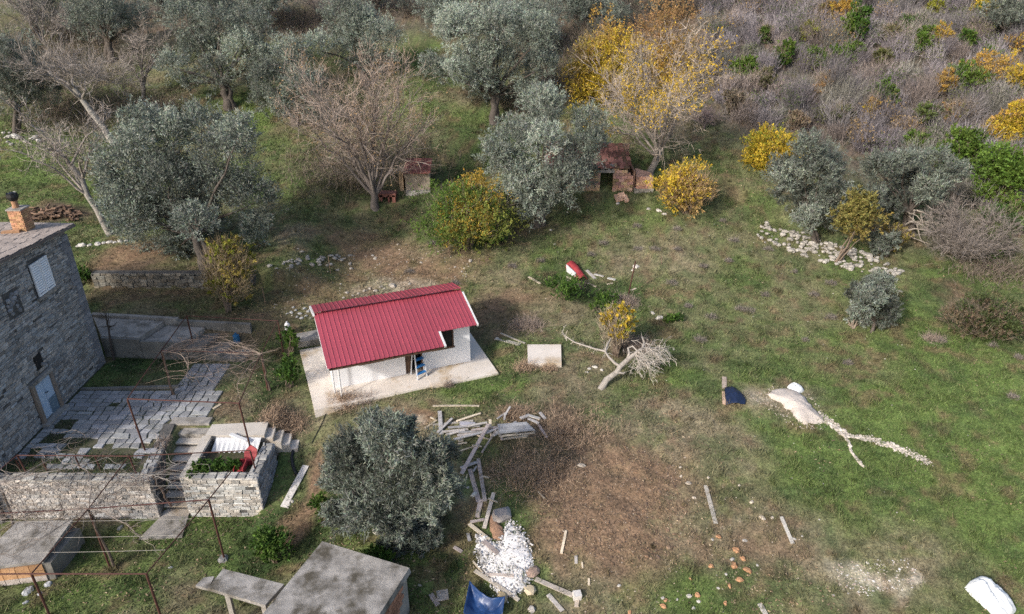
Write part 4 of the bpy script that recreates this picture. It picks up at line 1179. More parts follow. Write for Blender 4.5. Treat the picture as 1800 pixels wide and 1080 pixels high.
for (a, b, c, d, w, col, lb) in ((1240, 855, 1258, 922, 7, (.46, .43, .38), 'slim grey plank lying among stones right of the dug soil'), (1373, 910, 1393, 957, 6, (.50, .48, .44), 'slim pale plank lying alone in the open meadow'), (1335, 1063, 1350, 1090, 9, (.5, .47, .43), 'pale board end below the scattered orange bricks'),
        (538, 820, 499, 893, 13, (.52, .50, .48), 'wide pale plank on the bank right of the planter wall'), (757, 1046, 770, 1066, 9, PINK, 'brown offcut beside the square board near the shed'), (768, 1050, 788, 1046, 24, (.40, .37, .34), 'square grey board near the flat-roofed shed'), (798, 963, 812, 972, 6, PINK, 'small reddish offcut in grass left of the white heap'),
        (871, 596, 914, 607, 9, (.50, .46, .40), 'wide weathered board in the cottage shadow'), (880, 587, 923, 605, 3, (.42, .38, .32), 'thin stick behind the weathered board in the shadow'), (929, 488, 950, 500, 4, PALE, 'pale stick left of the red curved sheet'), (995, 488, 1018, 496, 4, PALE, 'pale stick at the foot of the white board'), (996, 495, 1014, 501, 3, PALE, 'second pale stick in weeds below the white board'),
        (1031, 476, 1046, 491, 6, (.48, .45, .42), 'grey plank leaning beside the red curved sheet'), (1044, 483, 1061, 487, 5, (.5, .48, .44), 'grey plank end meeting the leaning plank by the red sheet'), (1068, 490, 1082, 493, 6, (.5, .5, .46), 'short pale plank between the red sheet and the rusty stake'), (1032, 499, 1048, 505, 3, PALE, 'thin lath in the weeds right of the red sheet'), (1067, 501, 1077, 499, 3, PALE, 'small lath below the short pale plank'),
        (1273, 664, 1273, 684, 8, (.40, .33, .28), 'brown board behind the folded navy tarpaulin'), (1272, 690, 1273, 712, 6, (.42, .30, .22), 'brown board along the edge of the navy tarpaulin'), (375, 720, 388, 712, 5, PALE, 'short pale stick on the grass beside the patio path'), (1108, 512, 1118, 508, 3, PALE, 'small lath at the foot of the rusty stake'), (1035, 1018, 1035, 1030, 3, PALE, 'tiny pale lath in the lower field grass')):
    plank(a, b, c, d, w, lb, None, .0, .0, col)

# slab lying on the grass
mb = MB()
q = [P(928, 641, .2), P(987, 641, .2), P(986, 608, .2), P(927, 608, .2)]
mb.hexa([(p[0], p[1], .0) for p in q], [(p[0], p[1], .27) for p in q])
tag(mb.build('ground_slab', M['slab_pale']), 'flat pale rectangular concrete slab lying in grass beyond the cottage', 'slab')

# ------------------------------------------------------------------ heaps, tarpaulins and bags
def mound(name, outline, H, m, label, cat, kind=None, zoff=.02, wr=.0, seed=1, ragged=.06, prof=.6, col=(1, 1, 1), rings=9, flat=False):
    pts = np.array([G(px, py) for px, py in outline])
    c = pts.mean(0)
    n = 72
    # resample the outline evenly
    seg = np.linalg.norm(np.roll(pts, -1, 0) - pts, axis=1); cum = np.concatenate([[0], np.cumsum(seg)])
    s = np.linspace(0, cum[-1], n, endpoint=False)
    loop = np.concatenate([pts, pts[:1]])
    bx = np.stack([np.interp(s, cum, loop[:, k]) for k in range(2)], 1)
    V = [[c[0], c[1], float(zt(c[0], c[1])) + H + zoff]]
    for r in range(1, rings + 1):
        f = r / rings
        for k in range(n):
            p = c[:2] + (bx[k] - c[:2]) * f
            jit = (float(fbm(p[0] * 3.3 + seed, p[1] * 3.3, 7, 3)) - .5) * ragged * 4 * f
            p = p + (bx[k] - c[:2]) / (np.linalg.norm(bx[k] - c[:2]) + 1e-6) * jit
            h = H * max(0, 1 - f ** 2) ** prof + wr * (float(fbm(p[0] * 2.6 + seed * 3, p[1] * 4.5, 17, 3)) - .5) * 2 * min(1, (1 - f) * 5)
            V.append([p[0], p[1], float(zt(p[0], p[1])) + h + (zoff if r < rings else -.04)])
    F3 = [[0, 1 + k, 1 + (k + 1) % n] for k in range(n)]
    F4 = [[1 + (r - 1) * n + k, 1 + r * n + k, 1 + r * n + (k + 1) % n, 1 + (r - 1) * n + (k + 1) % n] for r in range(1, rings) for k in range(n)]
    V = np.array(V)
    mb = MB(); mb.add(V, F4, col); mb.l.append(np.array(F3).ravel()); mb.s.append(mb.ln + np.arange(n) * 3); mb.ln += 3 * n
    o = mb.build(name, m, smooth=True)
    tag(o, label, cat, None, kind)
    return o
def inside(x, y, poly):
    ok = np.zeros(len(x), bool)
    j = len(poly) - 1
    for i in range(len(poly)):
        xi, yi, xj, yj = *poly[i], *poly[j]
        ok ^= ((yi > y) != (yj > y)) & (x < (xj - xi) * (y - yi) / (yj - yi + 1e-12) + xi)
        j = i
    return ok
def rubble(name, outline, n, rr, m, label, cat, seed, cols, lift=.0):
    rnd = random.Random(seed)
    poly = np.array([G(px, py)[:2] for px, py in outline])
    lo, hi = poly.min(0), poly.max(0)
    mb = MB(); k = 0
    while k < n:
        q = lo + (hi - lo) * np.array([[rnd.random(), rnd.random()]])
        jx, jy = rnd.gauss(0, .07), rnd.gauss(0, .07)
        if not inside(q[:, 0] + jx, q[:, 1] + jy, poly)[0]: continue
        r = rnd.uniform(*rr) * (1.6 if rnd.random() < .06 else 1)
        loose_stone(mb, (q[0, 0], q[0, 1], float(zt(q[0, 0], q[0, 1])) + r * (.25 if lift else .0) + rnd.uniform(0, lift)), r, rnd, .7, np.array(cols[rnd.randrange(len(cols))]) * rnd.uniform(.8, 1.1))
        k += 1
    o = mb.build(name, m)
    return tag(o, label, cat, None, 'stuff')
lime_poly = [(895, 915), (905, 922), (922, 935), (932, 965), (938, 1000), (936, 1020), (918, 1045), (905, 1048), (880, 1022), (850, 1012), (842, 995), (833, 960), (835, 940), (850, 945), (870, 958), (885, 945), (888, 925)]
mound('lime_heap', lime_poly, .10, M['lime'], 'bright white lime heap strewn with planks beside the near olive tree', 'rubble', None, .0, .05, 3, .09)
rubble('lime_rubble', lime_poly, 1500, (.015, .045), M['lime'], 'loose white lime crumbs covering the heap', 'rubble', 5, ((.95, .95, .95), (.9, .89, .88), (.55, .54, .53), (.35, .34, .33)), .10)
mound('gravel_heap', [(862, 905), (872, 902), (880, 925), (890, 945), (880, 955), (868, 950), (858, 935)], .12, mat('red_gravel', (.34, .20, .13), (.24, .15, .10), 12, .95, .8, 40), 'small reddish gravel heap above the white lime', 'gravel', None, .01, .05, 6)
mound('sand_heap', [(1345, 692), (1364, 684), (1388, 686), (1412, 697), (1432, 716), (1446, 735), (1455, 747), (1432, 748), (1408, 744), (1396, 734), (1384, 718), (1366, 706), (1350, 700)], .24, M['sand'], 'smooth pale pinkish sand heap on the green meadow', 'sand', None, .015, .05, 9, .10, .7)
rubble('sand_spill', [(1335, 688), (1364, 678), (1395, 680), (1425, 697), (1448, 722), (1466, 750), (1440, 757), (1402, 754), (1380, 740), (1340, 712), (1310, 700)], 420, (.012, .035), M['lime'], 'pale sand crumbs spilt round the heap edge', 'sand', 12, ((.72, .64, .57), (.6, .52, .45), (.8, .74, .68)))
for i, (pl_, w0, n, lb, nm) in enumerate((([(1440, 728), (1465, 748), (1490, 768), (1530, 772), (1560, 783), (1600, 797), (1632, 814)], 11, 1500, 'long crumbly white mortar trail leading from the sand heap across the meadow', 'mortar_trail'), ([(1480, 762), (1492, 778), (1496, 795), (1508, 810), (1518, 821)], 7, 480, 'thin white mortar trail branching down from the long one', 'mortar_trail'))):
    rnd = random.Random(70 + i)
    mb = MB()
    P0 = np.array([G(*q) for q in pl_]); sg = np.concatenate([[0], np.cumsum(np.linalg.norm(np.diff(P0[:, :2], axis=0), axis=1))])
    for k in range(n):
        s = rnd.uniform(0, sg[-1])
        q = np.array([np.interp(s, sg, P0[:, j]) for j in range(2)])
        w = w0 * scale_at(P0[0]) * .75 * (.25 + 1.3 * float(vnoise(s * 1.8, 3.0, 5 + i))) * (.8 if i == 0 else .7)
        q = q + np.array([rnd.gauss(0, w * .45), rnd.gauss(0, w * .55)])
        r = rnd.uniform(.018, .055) * (1.7 if rnd.random() < .05 else 1)
        loose_stone(mb, (q[0], q[1], float(zt(q[0], q[1])) + r * .3), r, rnd, .7, np.array((.80, .74, .66)) * rnd.uniform(.6, 1.1))
    tag(mb.build(nm, M['lime']), lb, 'mortar', None, 'stuff')
rubble('chalk_gravel', [(1470, 990), (1520, 990), (1560, 985), (1590, 980), (1620, 1000), (1615, 1030), (1560, 1040), (1500, 1050), (1475, 1030)], 330, (.012, .035), M['lime'], 'thin pale gravel scattered in the lower meadow', 'gravel', 8, ((.7, .63, .55), (.6, .5, .42), (.85, .84, .82)))
rubble('field_pebbles', [(905, 800), (1000, 770), (1180, 800), (1330, 860), (1420, 950), (1500, 1060), (1250, 1079), (1000, 1079), (940, 950)], 800, (.010, .026), M['lime'], 'small pale stones strewn over the dug soil', 'pebbles', 9, ((.62, .52, .42), (.75, .66, .56), (.5, .36, .26)))
rubble('soil_clods', [(930, 850), (1000, 800), (1100, 780), (1180, 820), (1210, 900), (1190, 970), (1100, 1000), (1000, 980), (950, 930)], 1500, (.02, .055), M['brick'], 'crumbly brown clods of the dug soil', 'soil', 13, ((.24, .16, .105), (.19, .13, .09), (.28, .20, .14), (.14, .10, .075)))
rubble('slope_pebbles', [(560, 440), (700, 425), (850, 450), (830, 495), (700, 515), (560, 545), (480, 560), (470, 470)], 480, (.015, .045), M['lime'], 'pale stones scattered on the bare bank behind the cottage', 'pebbles', 10, ((.62, .56, .47), (.75, .72, .66), (.45, .36, .28)))
rubble('meadow_pebbles', [(900, 380), (1250, 330), (1350, 420), (1600, 520), (1790, 640), (1700, 980), (1450, 900), (1200, 700), (930, 560)], 260, (.012, .032), M['lime'], 'few tiny white stones dotted over the meadow', 'pebbles', 11, ((.8, .78, .72), (.6, .5, .4)))

def sheet(name, outline, m, label, cat, hfun, nu=26, nv=16, thick=.012):
    """a cloth laid over the ground between four px corner curves: outline = [left-bottom, right-bottom, right-top, left-top]"""
    c = [G(*q) for q in outline]
    V = []
    for j in range(nv + 1):
        for i in range(nu + 1):
            u, v = i / nu, j / nv
            p = (c[0] * (1 - u) + c[1] * u) * (1 - v) + (c[3] * (1 - u) + c[2] * u) * v
            dx, dy, h = hfun(u, v)
            p = p + np.array([dx, dy, 0])
            V.append([p[0], p[1], float(zt(p[0], p[1])) + h])
    W = nu + 1
    F = [[j * W + i, j * W + i + 1, (j + 1) * W + i + 1, (j + 1) * W + i] for j in range(nv) for i in range(nu)]
    mb = MB().add(V, F)
    o = mb.build(name, m, smooth=True)
    md = o.modifiers.new('thickness', 'SOLIDIFY'); md.thickness = thick; md.offset = 1
    return tag(o, label, cat)
def nz(u, v, s): return float(fbm(u * 5 + s, v * 5, s, 3)) - .5
# blue tarpaulin over a low frame: raised rim, sagging middle, curved top edge
sheet('blue_tarpaulin', [(815, 1092), (884, 1092), (888, 1062), (826, 1034)], M['tarp_blue'], 'shiny blue tarpaulin sagging inside a raised rim beside the shed', 'tarpaulin', lambda u, v: (0, -.28 * math.sin(math.pi * u) * v, .06 + .30 * (max(abs(2 * u - 1) ** 3, (v) ** 4)) + .07 * nz(u, v, 3)), 40, 24)
for a, b in (((826, 1040), (866, 1062)), ((866, 1062), (886, 1068))):
    pass
sheet('navy_tarpaulin', [(1276, 714), (1309, 713), (1301, 692), (1273, 683)], M['tarp_navy'], 'dark navy tarpaulin folded like a fan on the meadow', 'tarpaulin', lambda u, v: (.12 * math.sin(math.pi * v) * u, .1 * math.sin(math.pi * u) * v, .05 + .16 * math.sin(math.pi * min(1, u * 1.0)) * math.sin(math.pi * (.15 + .7 * v)) + .09 * nz(u * 1.5, v, 6)), 26, 18)
def pillow(name, c_px, axis_px, half_w, H, m, label, wr=.05, seed=1, power=2.6):
    a, b = G(*axis_px[0]), G(*axis_px[1])
    c = (a + b) / 2
    d = (b - a)[:2]; L = np.linalg.norm(d); d /= L; p = np.array([-d[1], d[0]])
    nu, nv = 40, 24
    V = []
    for j in range(nv + 1):
        for i in range(nu + 1):
            u, v = 2 * i / nu - 1, 2 * j / nv - 1
            # superellipse mapping of the square keeps the sack's blunt corners
            su_, sv_ = u * (1 - .10 * v * v), v * (1 - .10 * u * u)
            q = c[:2] + d * su_ * L / 2 + p * sv_ * half_w + p * .06 * nz(u, v, seed) * abs(v)
            e = max(0, (1 - abs(u) ** power) * (1 - abs(v) ** power)) ** .5
            h = H * e + wr * nz(u * 1.2, v * .8, seed + 2) * 2 * e - .22 * H * math.exp(-((v + .1 + .25 * math.sin(u * 3)) / .12) ** 2) * e
            V.append([q[0], q[1], float(zt(q[0], q[1])) + h - (.03 if e == 0 else 0)])
    W = nu + 1
    F = [[j * W + i, j * W + i + 1, (j + 1) * W + i + 1, (j + 1) * W + i] for j in range(nv) for i in range(nu)]
    return tag(MB().add(V, F).build(name, m, smooth=True), label, 'bag')
pillow('builders_bag', None, ((1708, 1022), (1775, 1085)), .46, .42, M['bag'], 'large crumpled white builders bag slumped in the meadow corner', .09, 3)
pillow('cement_bag', None, ((1388, 678), (1409, 691)), .24, .24, M['bag'], 'small white paper bag resting on the sand heap edge', .04, 6)
m = MB(); m.obox(G(1014, 1051) + (0, 0, .1), (.12, .02, 0), (-.02, .12, 0), (.01, 0, .1), (.8, .78, .75)); tag(m.build('limestone_block', M['lime']), 'white block at the end of the brown beam', 'block')
m = MB(); q = G(931, 1040); loose_stone(m, q + (0, 0, .06), .28, random.Random(4), .45, (.62, .52, .36)); tag(m.build('flat_rock', M['stone']), 'flat yellowish rock at the lower tip of the white heap', 'rock')
m = MB(); loose_stone(m, G(937, 1008) + (0, 0, .06), .24, random.Random(14), .5, (.42, .30, .24)); tag(m.build('flat_rock', M['stone']), 'flat brown rock at the right edge of the white heap', 'rock')
m = MB(); loose_stone(m, G(880, 910) + (0, 0, .1), .36, random.Random(5), .7, (.40, .36, .33)); tag(m.build('boulder', M['stone']), 'grey boulder at the top of the white heap', 'rock')
m = MB(); loose_stone(m, G(884, 1052) + (0, 0, .06), .22, random.Random(6), .6, (.45, .36, .22)); tag(m.build('field_rock', M['stone']), 'yellow brown rock between the blue tarpaulin and the long beam', 'rock')
m = MB(); loose_stone(m, G(934, 1074) + (0, 0, .06), .16, random.Random(7), .7, (.55, .50, .45)); tag(m.build('field_rock', M['stone']), 'pale rock right of the blue tarpaulin', 'rock')

# ------------------------------------------------------------------ single rocks and rubble bricks, picked out one by one
def rocks(lst, label, group, tint, name='field_rock', flat=.7, mm=None, cat='rock'):
    for i, (px, py, wpx) in enumerate(lst):
        g = G(px, py); r = max(.035, wpx * scale_at(g) * .5)
        rnd = random.Random(int(px * 31 + py))
        m = MB(); loose_stone(m, g + (0, 0, r * .05), r, rnd, flat, np.array(tint) * rnd.uniform(.75, 1.15))
        tag(m.build(name, mm or M['stone']), label, cat, group)
rocks([(1022, 819, 12), (1196, 822, 7), (1210, 850, 11), (1197, 838, 7), (1187, 856, 6), (1220, 876, 8), (1245, 840, 6), (1299, 854, 6), (1321, 883, 9), (1340, 911, 11), (1357, 911, 9)], 'pale rock lying beside the dug soil in the lower field', 'rocks beside the dug soil', (.60, .52, .42))
rocks([(1252, 949, 8), (1309, 951, 9), (1287, 984, 10), (1276, 1010, 7), (1331, 994, 6), (1395, 948, 8), (1211, 1049, 12), (1228, 1058, 8), (1165, 1052, 8), (1190, 1054, 7), (1262, 1035, 7), (1219, 1070, 9), (1440, 914, 5), (1088, 1030, 8), (1410, 943, 5), (1465, 1047, 6), (1525, 990, 6)], 'white rock among orange brick rubble in the lower field', 'rocks among the brick rubble', (.60, .57, .52))
rocks([(1250, 996, 12), (1263, 944, 10), (1294, 968, 14), (1306, 983, 12), (1290, 995, 13), (1314, 1003, 14), (1300, 1020, 13), (1282, 1031, 10), (1226, 1047, 15), (1275, 1061, 11), (1166, 1067, 12), (1107, 1077, 10), (1170, 1056, 9), (1213, 1018, 6)], 'broken orange brick lump among white rocks in the lower field', 'orange brick rubble', (.48, .27, .15), 'broken_brick', .8, M['brick'], 'brick')
rocks([(548, 466, 12), (575, 467, 8), (615, 464, 9), (617, 473, 8), (577, 478, 6), (530, 443, 8), (524, 438, 6), (660, 455, 11), (655, 450, 7), (700, 430, 6), (615, 450, 8), (605, 455, 7), (596, 452, 8), (590, 458, 8), (827, 459, 10), (740, 462, 6), (812, 478, 6), (816, 433, 6), (800, 470, 5), (680, 520, 6), (640, 512, 8), (650, 508, 8), (630, 517, 7), (660, 512, 9), (670, 505, 8), (690, 503, 14), (676, 508, 7), (620, 520, 6), (604, 524, 6), (610, 515, 7), (720, 500, 8)], 'pale limestone rock on the bare bank behind the cottage', 'limestone rocks behind the cottage', (.50, .45, .385))
rocks([(512, 550, 8), (520, 546, 7), (527, 552, 9), (535, 543, 8), (542, 548, 8), (548, 540, 9), (530, 560, 8), (538, 556, 7), (522, 558, 7), (505, 552, 6), (546, 560, 6), (515, 541, 6)], 'whitish rock in the cluster beside the cottage roof corner', 'rock cluster beside the cottage', (.50, .49, .46))
rocks([(145, 433, 17), (158, 432, 9), (172, 430, 14), (183, 428, 9), (193, 427, 12), (202, 427, 8), (211, 425, 11), (222, 424, 8), (137, 434, 8)], 'white boulder in the short row on the grass behind the stone house', 'row of white boulders', (.55, .53, .50), 'row_stone', .8)
rocks([(50, 1040, 24), (85, 1028, 16), (70, 1045, 12), (122, 953, 15), (212, 928, 11), (300, 998, 8), (45, 1060, 10), (40, 888, 14), (20, 905, 18), (60, 905, 12), (90, 895, 14), (15, 880, 12), (105, 880, 10)], 'grey rock lying in the lower garden near the brick cistern', 'rocks near the cistern', (.45, .46, .47))
rocks([(1118, 470, 14), (1112, 476, 6), (1160, 560, 14), (1147, 551, 10), (1036, 649, 9), (1046, 646, 10), (1032, 655, 8), (1058, 651, 7), (1100, 350, 10), (1086, 358, 8), (975, 430, 6), (968, 405, 6), (1158, 371, 12), (1140, 368, 8), (1168, 377, 9)], 'pale stone lying alone on the upper meadow', 'stones on the upper meadow', (.62, .58, .52))
rocks([(640, 858, 1)], 'hidden', 'x', (.5, .5, .5)) if False else None
rocks([(834, 870, 14), (822, 858, 7), (508, 888, 9), (514, 882, 8), (506, 893, 6), (660, 935, 14), (730, 960, 9), (738, 1030, 8), (695, 1000, 7)], 'pale rock on the bank round the near olive tree', 'rocks round the near olive', (.55, .52, .46))

# ------------------------------------------------------------------ dry stone walls
def band_wall(name, line, n, wpx, rr, label, tint, hgt, seed):
    rnd = random.Random(seed)
    P0 = np.array([G(*q) for q in line]); sg = np.concatenate([[0], np.cumsum(np.linalg.norm(np.diff(P0[:, :2], axis=0), axis=1))])
    w = thing(name, P0.mean(0), label, 'wall')
    k = 0
    for k in range(n):
        s = rnd.uniform(0, sg[-1]); v = rnd.uniform(-1, 1)
        dens = float(vnoise(s * 1.1, 2.0, seed))
        if s / sg[-1] < .22 and rnd.random() > .35 + dens * .4: continue
        q = np.array([np.interp(s, sg, P0[:, j]) for j in range(2)])
        t = np.array([np.interp(min(s + .1, sg[-1]), sg, P0[:, j]) - np.interp(max(s - .1, 0), sg, P0[:, j]) for j in range(2)]); t /= np.linalg.norm(t)
        p = np.array([-t[1], t[0]])
        q = q + p * v * wpx * scale_at(P0[0]) / .55 * .5
        r = rnd.uniform(*rr)
        m = MB(); loose_stone(m, (q[0], q[1], float(zt(q[0], q[1])) + r * .3 + hgt * (1 - abs(v)) * rnd.uniform(.2, 1)), r, rnd, .65, np.array(tint) * rnd.uniform(.65, 1.15))
        m.build('stone', M['stone'], w)
band_wall('tumbled_stone_wall', [(1328, 405), (1375, 418), (1410, 430), (1450, 444), (1500, 458), (1540, 470), (1574, 490)], 250, 34, (.07, .21), 'tumbled pale dry stone wall curving below the olive trees on the meadow edge', (.47, .44, .39), .10, 81)
band_wall('terrace_stone_line', [(470, 475), (540, 462), (600, 455)], 34, 14, (.08, .17), 'low broken line of stones across the bank behind the cottage', (.45, .42, .37), .05, 82)
band_wall('far_stone_line', [(0, 238), (40, 240), (70, 246)], 26, 12, (.12, .25), 'pale dry stone line at the far left under bare trees', (.55, .53, .49), .2, 83)
dw = thing('dry_stone_wall', (-16.3, 33.2, 1.2), 'dark mossy dry stone terrace wall beyond the concrete walkway', 'wall')
mb = MB(); mb.box(-21.5, -13.2, 33.12, 33.5, .8, 2.05); mb.build('wall_core', M['mortar'], dw)
stone_face(dw, (-21.5, 33.12, 1.05), (1, 0, 0), (0, -1, 0), 8.2, lambda s: 1.0, (.12, .2), (.18, .42), (.26, .24, .20), (), 230, .07, seed=91, rough=.025)

# ------------------------------------------------------------------ stake, red sheet, jug, tank, hose
s0_ = G(1103, 522)
mb = MB(); top = P(1120, 466, s0_[2] + 2.0); top[1] = s0_[1] + .05; rod(mb, s0_ - (0, 0, .2), top, .035); tag(mb.build('rusty_stake', M['rust']), 'leaning rusty iron stake in the upper meadow', 'stake')
rk = random.Random(9)
for (px, py, hp_, lb) in ((581, 482, 30, 'thin dark stake on the bank above the cottage left end'), (790, 452, 30, 'thin brown stake below the green yellow bush'), (467, 535, 30, 'thin stake with white cap beyond the patio pergola'), (663, 465, 18, 'short thin stake on the stony bank'), (1163, 465, 14, 'short thin twig stake right of the rusty one')):
    g = G(px, py); s = scale_at(g); mb = MB(); rod(mb, g - (0, 0, .1), g + (rk.uniform(-.06, .06), 0, hp_ * s * 1.1), .022, 5, 0, (.2, .14, .1)); tag(mb.build('thin_stake', M['twig']), lb, 'stake')
g = G(1010, 487)
mb = MB(); V = []
nn_ = 18
a0, a1 = G(1003, 470) + (0, 0, .1), G(1025, 494) + (0, 0, .05)
d = a1 - a0; pr = np.array([-d[1], d[0], 0]) / np.linalg.norm(d)
for k in range(nn_ + 1):
    f = k / nn_
    for j in range(9):
        t = (j / 8) * math.pi
        rr_ = .34 * (1 - .25 * f)
        q = a0 + d * f + pr * math.cos(t) * rr_
        V.append([q[0], q[1], float(zt(q[0], q[1])) + .03 + math.sin(t) * .36 * (1 - .3 * f) + .16 * nz(f * 2.2, j / 3.5, 4) * math.sin(t)])
F = [[k * 9 + j, k * 9 + j + 1, (k + 1) * 9 + j + 1, (k + 1) * 9 + j] for k in range(nn_) for j in range(8)]
o = MB().add(V, F).build('red_sheet', M['red_plastic'], smooth=True); md = o.modifiers.new('thickness', 'SOLIDIFY'); md.thickness = .015
tag(o, 'curved red plastic sheet lying on the upper meadow', 'sheet')
mb = MB(); a, b = G(996, 478), G(1012, 490)
mb.hexa([a + (0, 0, 0), b, b + (.04, .04, 0), a + (.04, .04, 0)], [a + (-.05, -.02, .42), b + (-.02, -.02, .30), b + (.02, .02, .30), a + (0, .02, .42)])
tag(mb.build('white_board', M['white_metal']), 'white board propped on edge beside the red curved sheet', 'board')
g = G(508, 592)
mb = MB(); z0 = g[2] + .38
ring = [(.0, .11), (.02, .13), (.26, .13), (.32, .10), (.37, .04), (.42, .04)]
mb.tube([(g[0], g[1], z0 + h) for h, r in ring], [r for h, r in ring], 12)
mb.build('white_jug_body', M['white_metal']) if False else None
jug = thing('plastic_jug', (g[0], g[1], g[2]), 'white plastic jug upended on a stick among weeds by the grey tank', 'jug')
mb.build('jug_body', M['white_metal'], jug)
mb = MB(); rod(mb, (g[0], g[1], g[2] - .05), (g[0], g[1], z0 + .05), .02); mb.build('stick', M['brown_wood'], jug)
mb = MB(); a, b = G(524, 612), G(566, 606)
d = b - a; L = np.linalg.norm(d[:2]); d = np.array([d[0], d[1], 0]) / L; pr = np.array([-d[1], d[0], 0])
prof = [(0, 0), (0, .42), (.12, .52), (.45, .56), (.8, .52), (.9, .42), (.9, 0)]
base_z = min(a[2], b[2]) - .1
A = [np.array([a[0], a[1], base_z]) + pr * v + np.array([0, 0, h]) for v, h in prof]; Bq = [p + d * (L + .3) for p in A]
n = len(prof); mb.add(A + Bq, [[k, (k + 1) % n, n + (k + 1) % n, n + k] for k in range(n)]); mb.add(A, [list(range(n))]); mb.add(Bq, [list(range(n))[::-1]])
tag(mb.build('concrete_tank', M['concrete']), 'small rounded concrete tank at the left side of the cottage', 'tank')
g = G(417, 602); mb = MB(); mb.tube([g + (0, 0, -.02), g + (0, 0, .02), g + (0, 0, .38), g + (0, 0, .42), g + (0, 0, .5)], [.13, .15, .15, .06, .05], 10); tag(mb.build('blue_canister', M['plastic_blue']), 'small blue canister on the path end below the walkway', 'canister')
mb = MB(); g0 = [G(516, 792), G(513, 806), G(515, 822), G(521, 836)]; mb.tube([p + (0, 0, .05) for p in g0], .06, 8); tag(mb.build('black_hose', M['rope']), 'short thick black hose on the bank right of the planter', 'hose')
mb = MB(); pts = [G(583, 722), G(572, 730), G(566, 745), G(556, 765), G(548, 780)]; mb.tube([p + (0, 0, .03) for p in pts], .015, 5); tag(mb.build('thin_cable', M['rope']), 'thin dark cable trailing from the slab corner to the steps', 'cable')

# ------------------------------------------------------------------ wood pile behind the stone house
rw = random.Random(33)
wp = [G(px, py) for px, py in ((45, 392), (140, 388))]
for k in range(110):
    f = rw.random(); lay = int(rw.random() * 3)
    q = G(40 + 100 * f, 390 - rw.random() * 22)
    zc = q[2] + .06 + lay * .1 * (1 - abs(2 * f - 1)) + rw.uniform(0, .05)
    a = rw.uniform(-.7, .7) + (1.57 if rw.random() < .45 else 0); L = rw.uniform(.25, .6); r = rw.uniform(.03, .075)
    d = np.array([math.cos(a), math.sin(a), rw.uniform(-.15, .15)]) * L / 2
    c = np.array((.19, .125, .088)) * rw.uniform(.4, 1.5)
    mb = MB(); mb.tube([np.array([q[0], q[1], zc]) - d, np.array([q[0], q[1], zc]) + d], [r, r * .9], 6, c)
    tag(mb.build('firewood_log', M['wood']), 'brown firewood log in the heap behind the stone house', 'log', 'firewood heap behind the stone house')

# ------------------------------------------------------------------ brick ruin under the olive and small outhouse
ru = G(1075, 338)
RUX, RUY, RUZ = ru[0], ru[1], ru[2]
s = scale_at(ru)
def rx(px): return RUX + (px - 1075) * s
ruin = thing('brick_ruin', (rx(1050), RUY, RUZ), 'roofless-edged brick ruin with red tile roof half hidden by an olive tree', 'ruin')
Hh = 1.75
RED = np.array([.60, .40, .29])
def brickwall(parent, x0, x1, y, z0, hf, tint, seed, th=.16, bl=.36, bh=.19, facing=(0, -1)):
    r = random.Random(seed); i = 0; z = z0
    while True:
        if z - z0 >= max(hf(0), hf(1)): break
        x = x0 - (bl / 2 if i % 2 else 0)
        while x < x1 - .03:
            a, b = max(x, x0), min(x + bl, x1); x += bl
            f = ((a + b) / 2 - x0) / (x1 - x0)
            if b - a < .08 or z - z0 + bh * .6 > hf(f) - (r.random() ** 4) * .5: continue
            m = MB(); e = r.uniform(-.012, .012)
            m.box(a + .006, b - .006, y + e, y + th, z + .005, z + bh - .007, np.array(tint) * r.uniform(.5, 1.15) * np.array([1, r.uniform(.85, 1.15), r.uniform(.85, 1.15)]))
            m.build('brick', M['brick'], parent)
        z += bh; i += 1
brickwall(ruin, rx(1076), rx(1112), RUY, RUZ - .1, lambda f: 2.0 - .55 * f, RED, 5)
brickwall(ruin, rx(964), rx(1054), RUY, RUZ - .1, lambda f: 1.5 + .1 * math.sin(f * 9), RED * .95, 6)
brickwall(ruin, rx(1117), rx(1146), RUY - .1, RUZ + .25, lambda f: .80, RED * 1.05 + (.03, .02, 0), 7)
mb = MB(); mb.box(rx(1114), rx(1148), RUY - .12, RUY + .75, RUZ - .35, RUZ + .25); mb.build('plinth', M['concrete'], ruin)
mb = MB(); mb.hexa([(rx(1117), RUY + .08, RUZ + .25), (rx(1146), RUY + .08, RUZ + .25), (rx(1146), RUY + .7, RUZ + .25), (rx(1117), RUY + .7, RUZ + .25)], [(rx(1117), RUY + .08, RUZ + .95), (rx(1146), RUY + .08, RUZ + 1.0), (rx(1146), RUY + .7, RUZ + 1.05), (rx(1117), RUY + .7, RUZ + 1.35)], (.36, .24, .2)); mb.build('rubble_fill', M['brick'], ruin)
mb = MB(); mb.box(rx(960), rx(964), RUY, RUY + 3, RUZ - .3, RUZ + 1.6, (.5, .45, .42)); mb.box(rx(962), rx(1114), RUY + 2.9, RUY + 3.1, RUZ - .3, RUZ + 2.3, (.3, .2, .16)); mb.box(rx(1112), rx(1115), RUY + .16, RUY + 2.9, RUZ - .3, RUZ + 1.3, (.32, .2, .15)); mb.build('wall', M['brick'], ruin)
mb = MB(); mb.box(rx(1052), rx(1078), RUY - .04, RUY + .2, RUZ + 1.25, RUZ + 1.42, (.3, .28, .26)); mb.build('lintel', M['stone'], ruin)
r5 = random.Random(55)
for k in range(14):
    m = MB(); loose_stone(m, (rx(r5.uniform(1053, 1076)), RUY + .02, RUZ + 1.45 + r5.uniform(0, .4)), r5.uniform(.07, .13), r5, .8, np.array([.4, .38, .36]) * r5.uniform(.5, 1.2)); m.build('stone', M['stone'], ruin)
mb = MB()
def ridge(f): return RUZ + 2.75 + .08 * math.sin(f * 7)
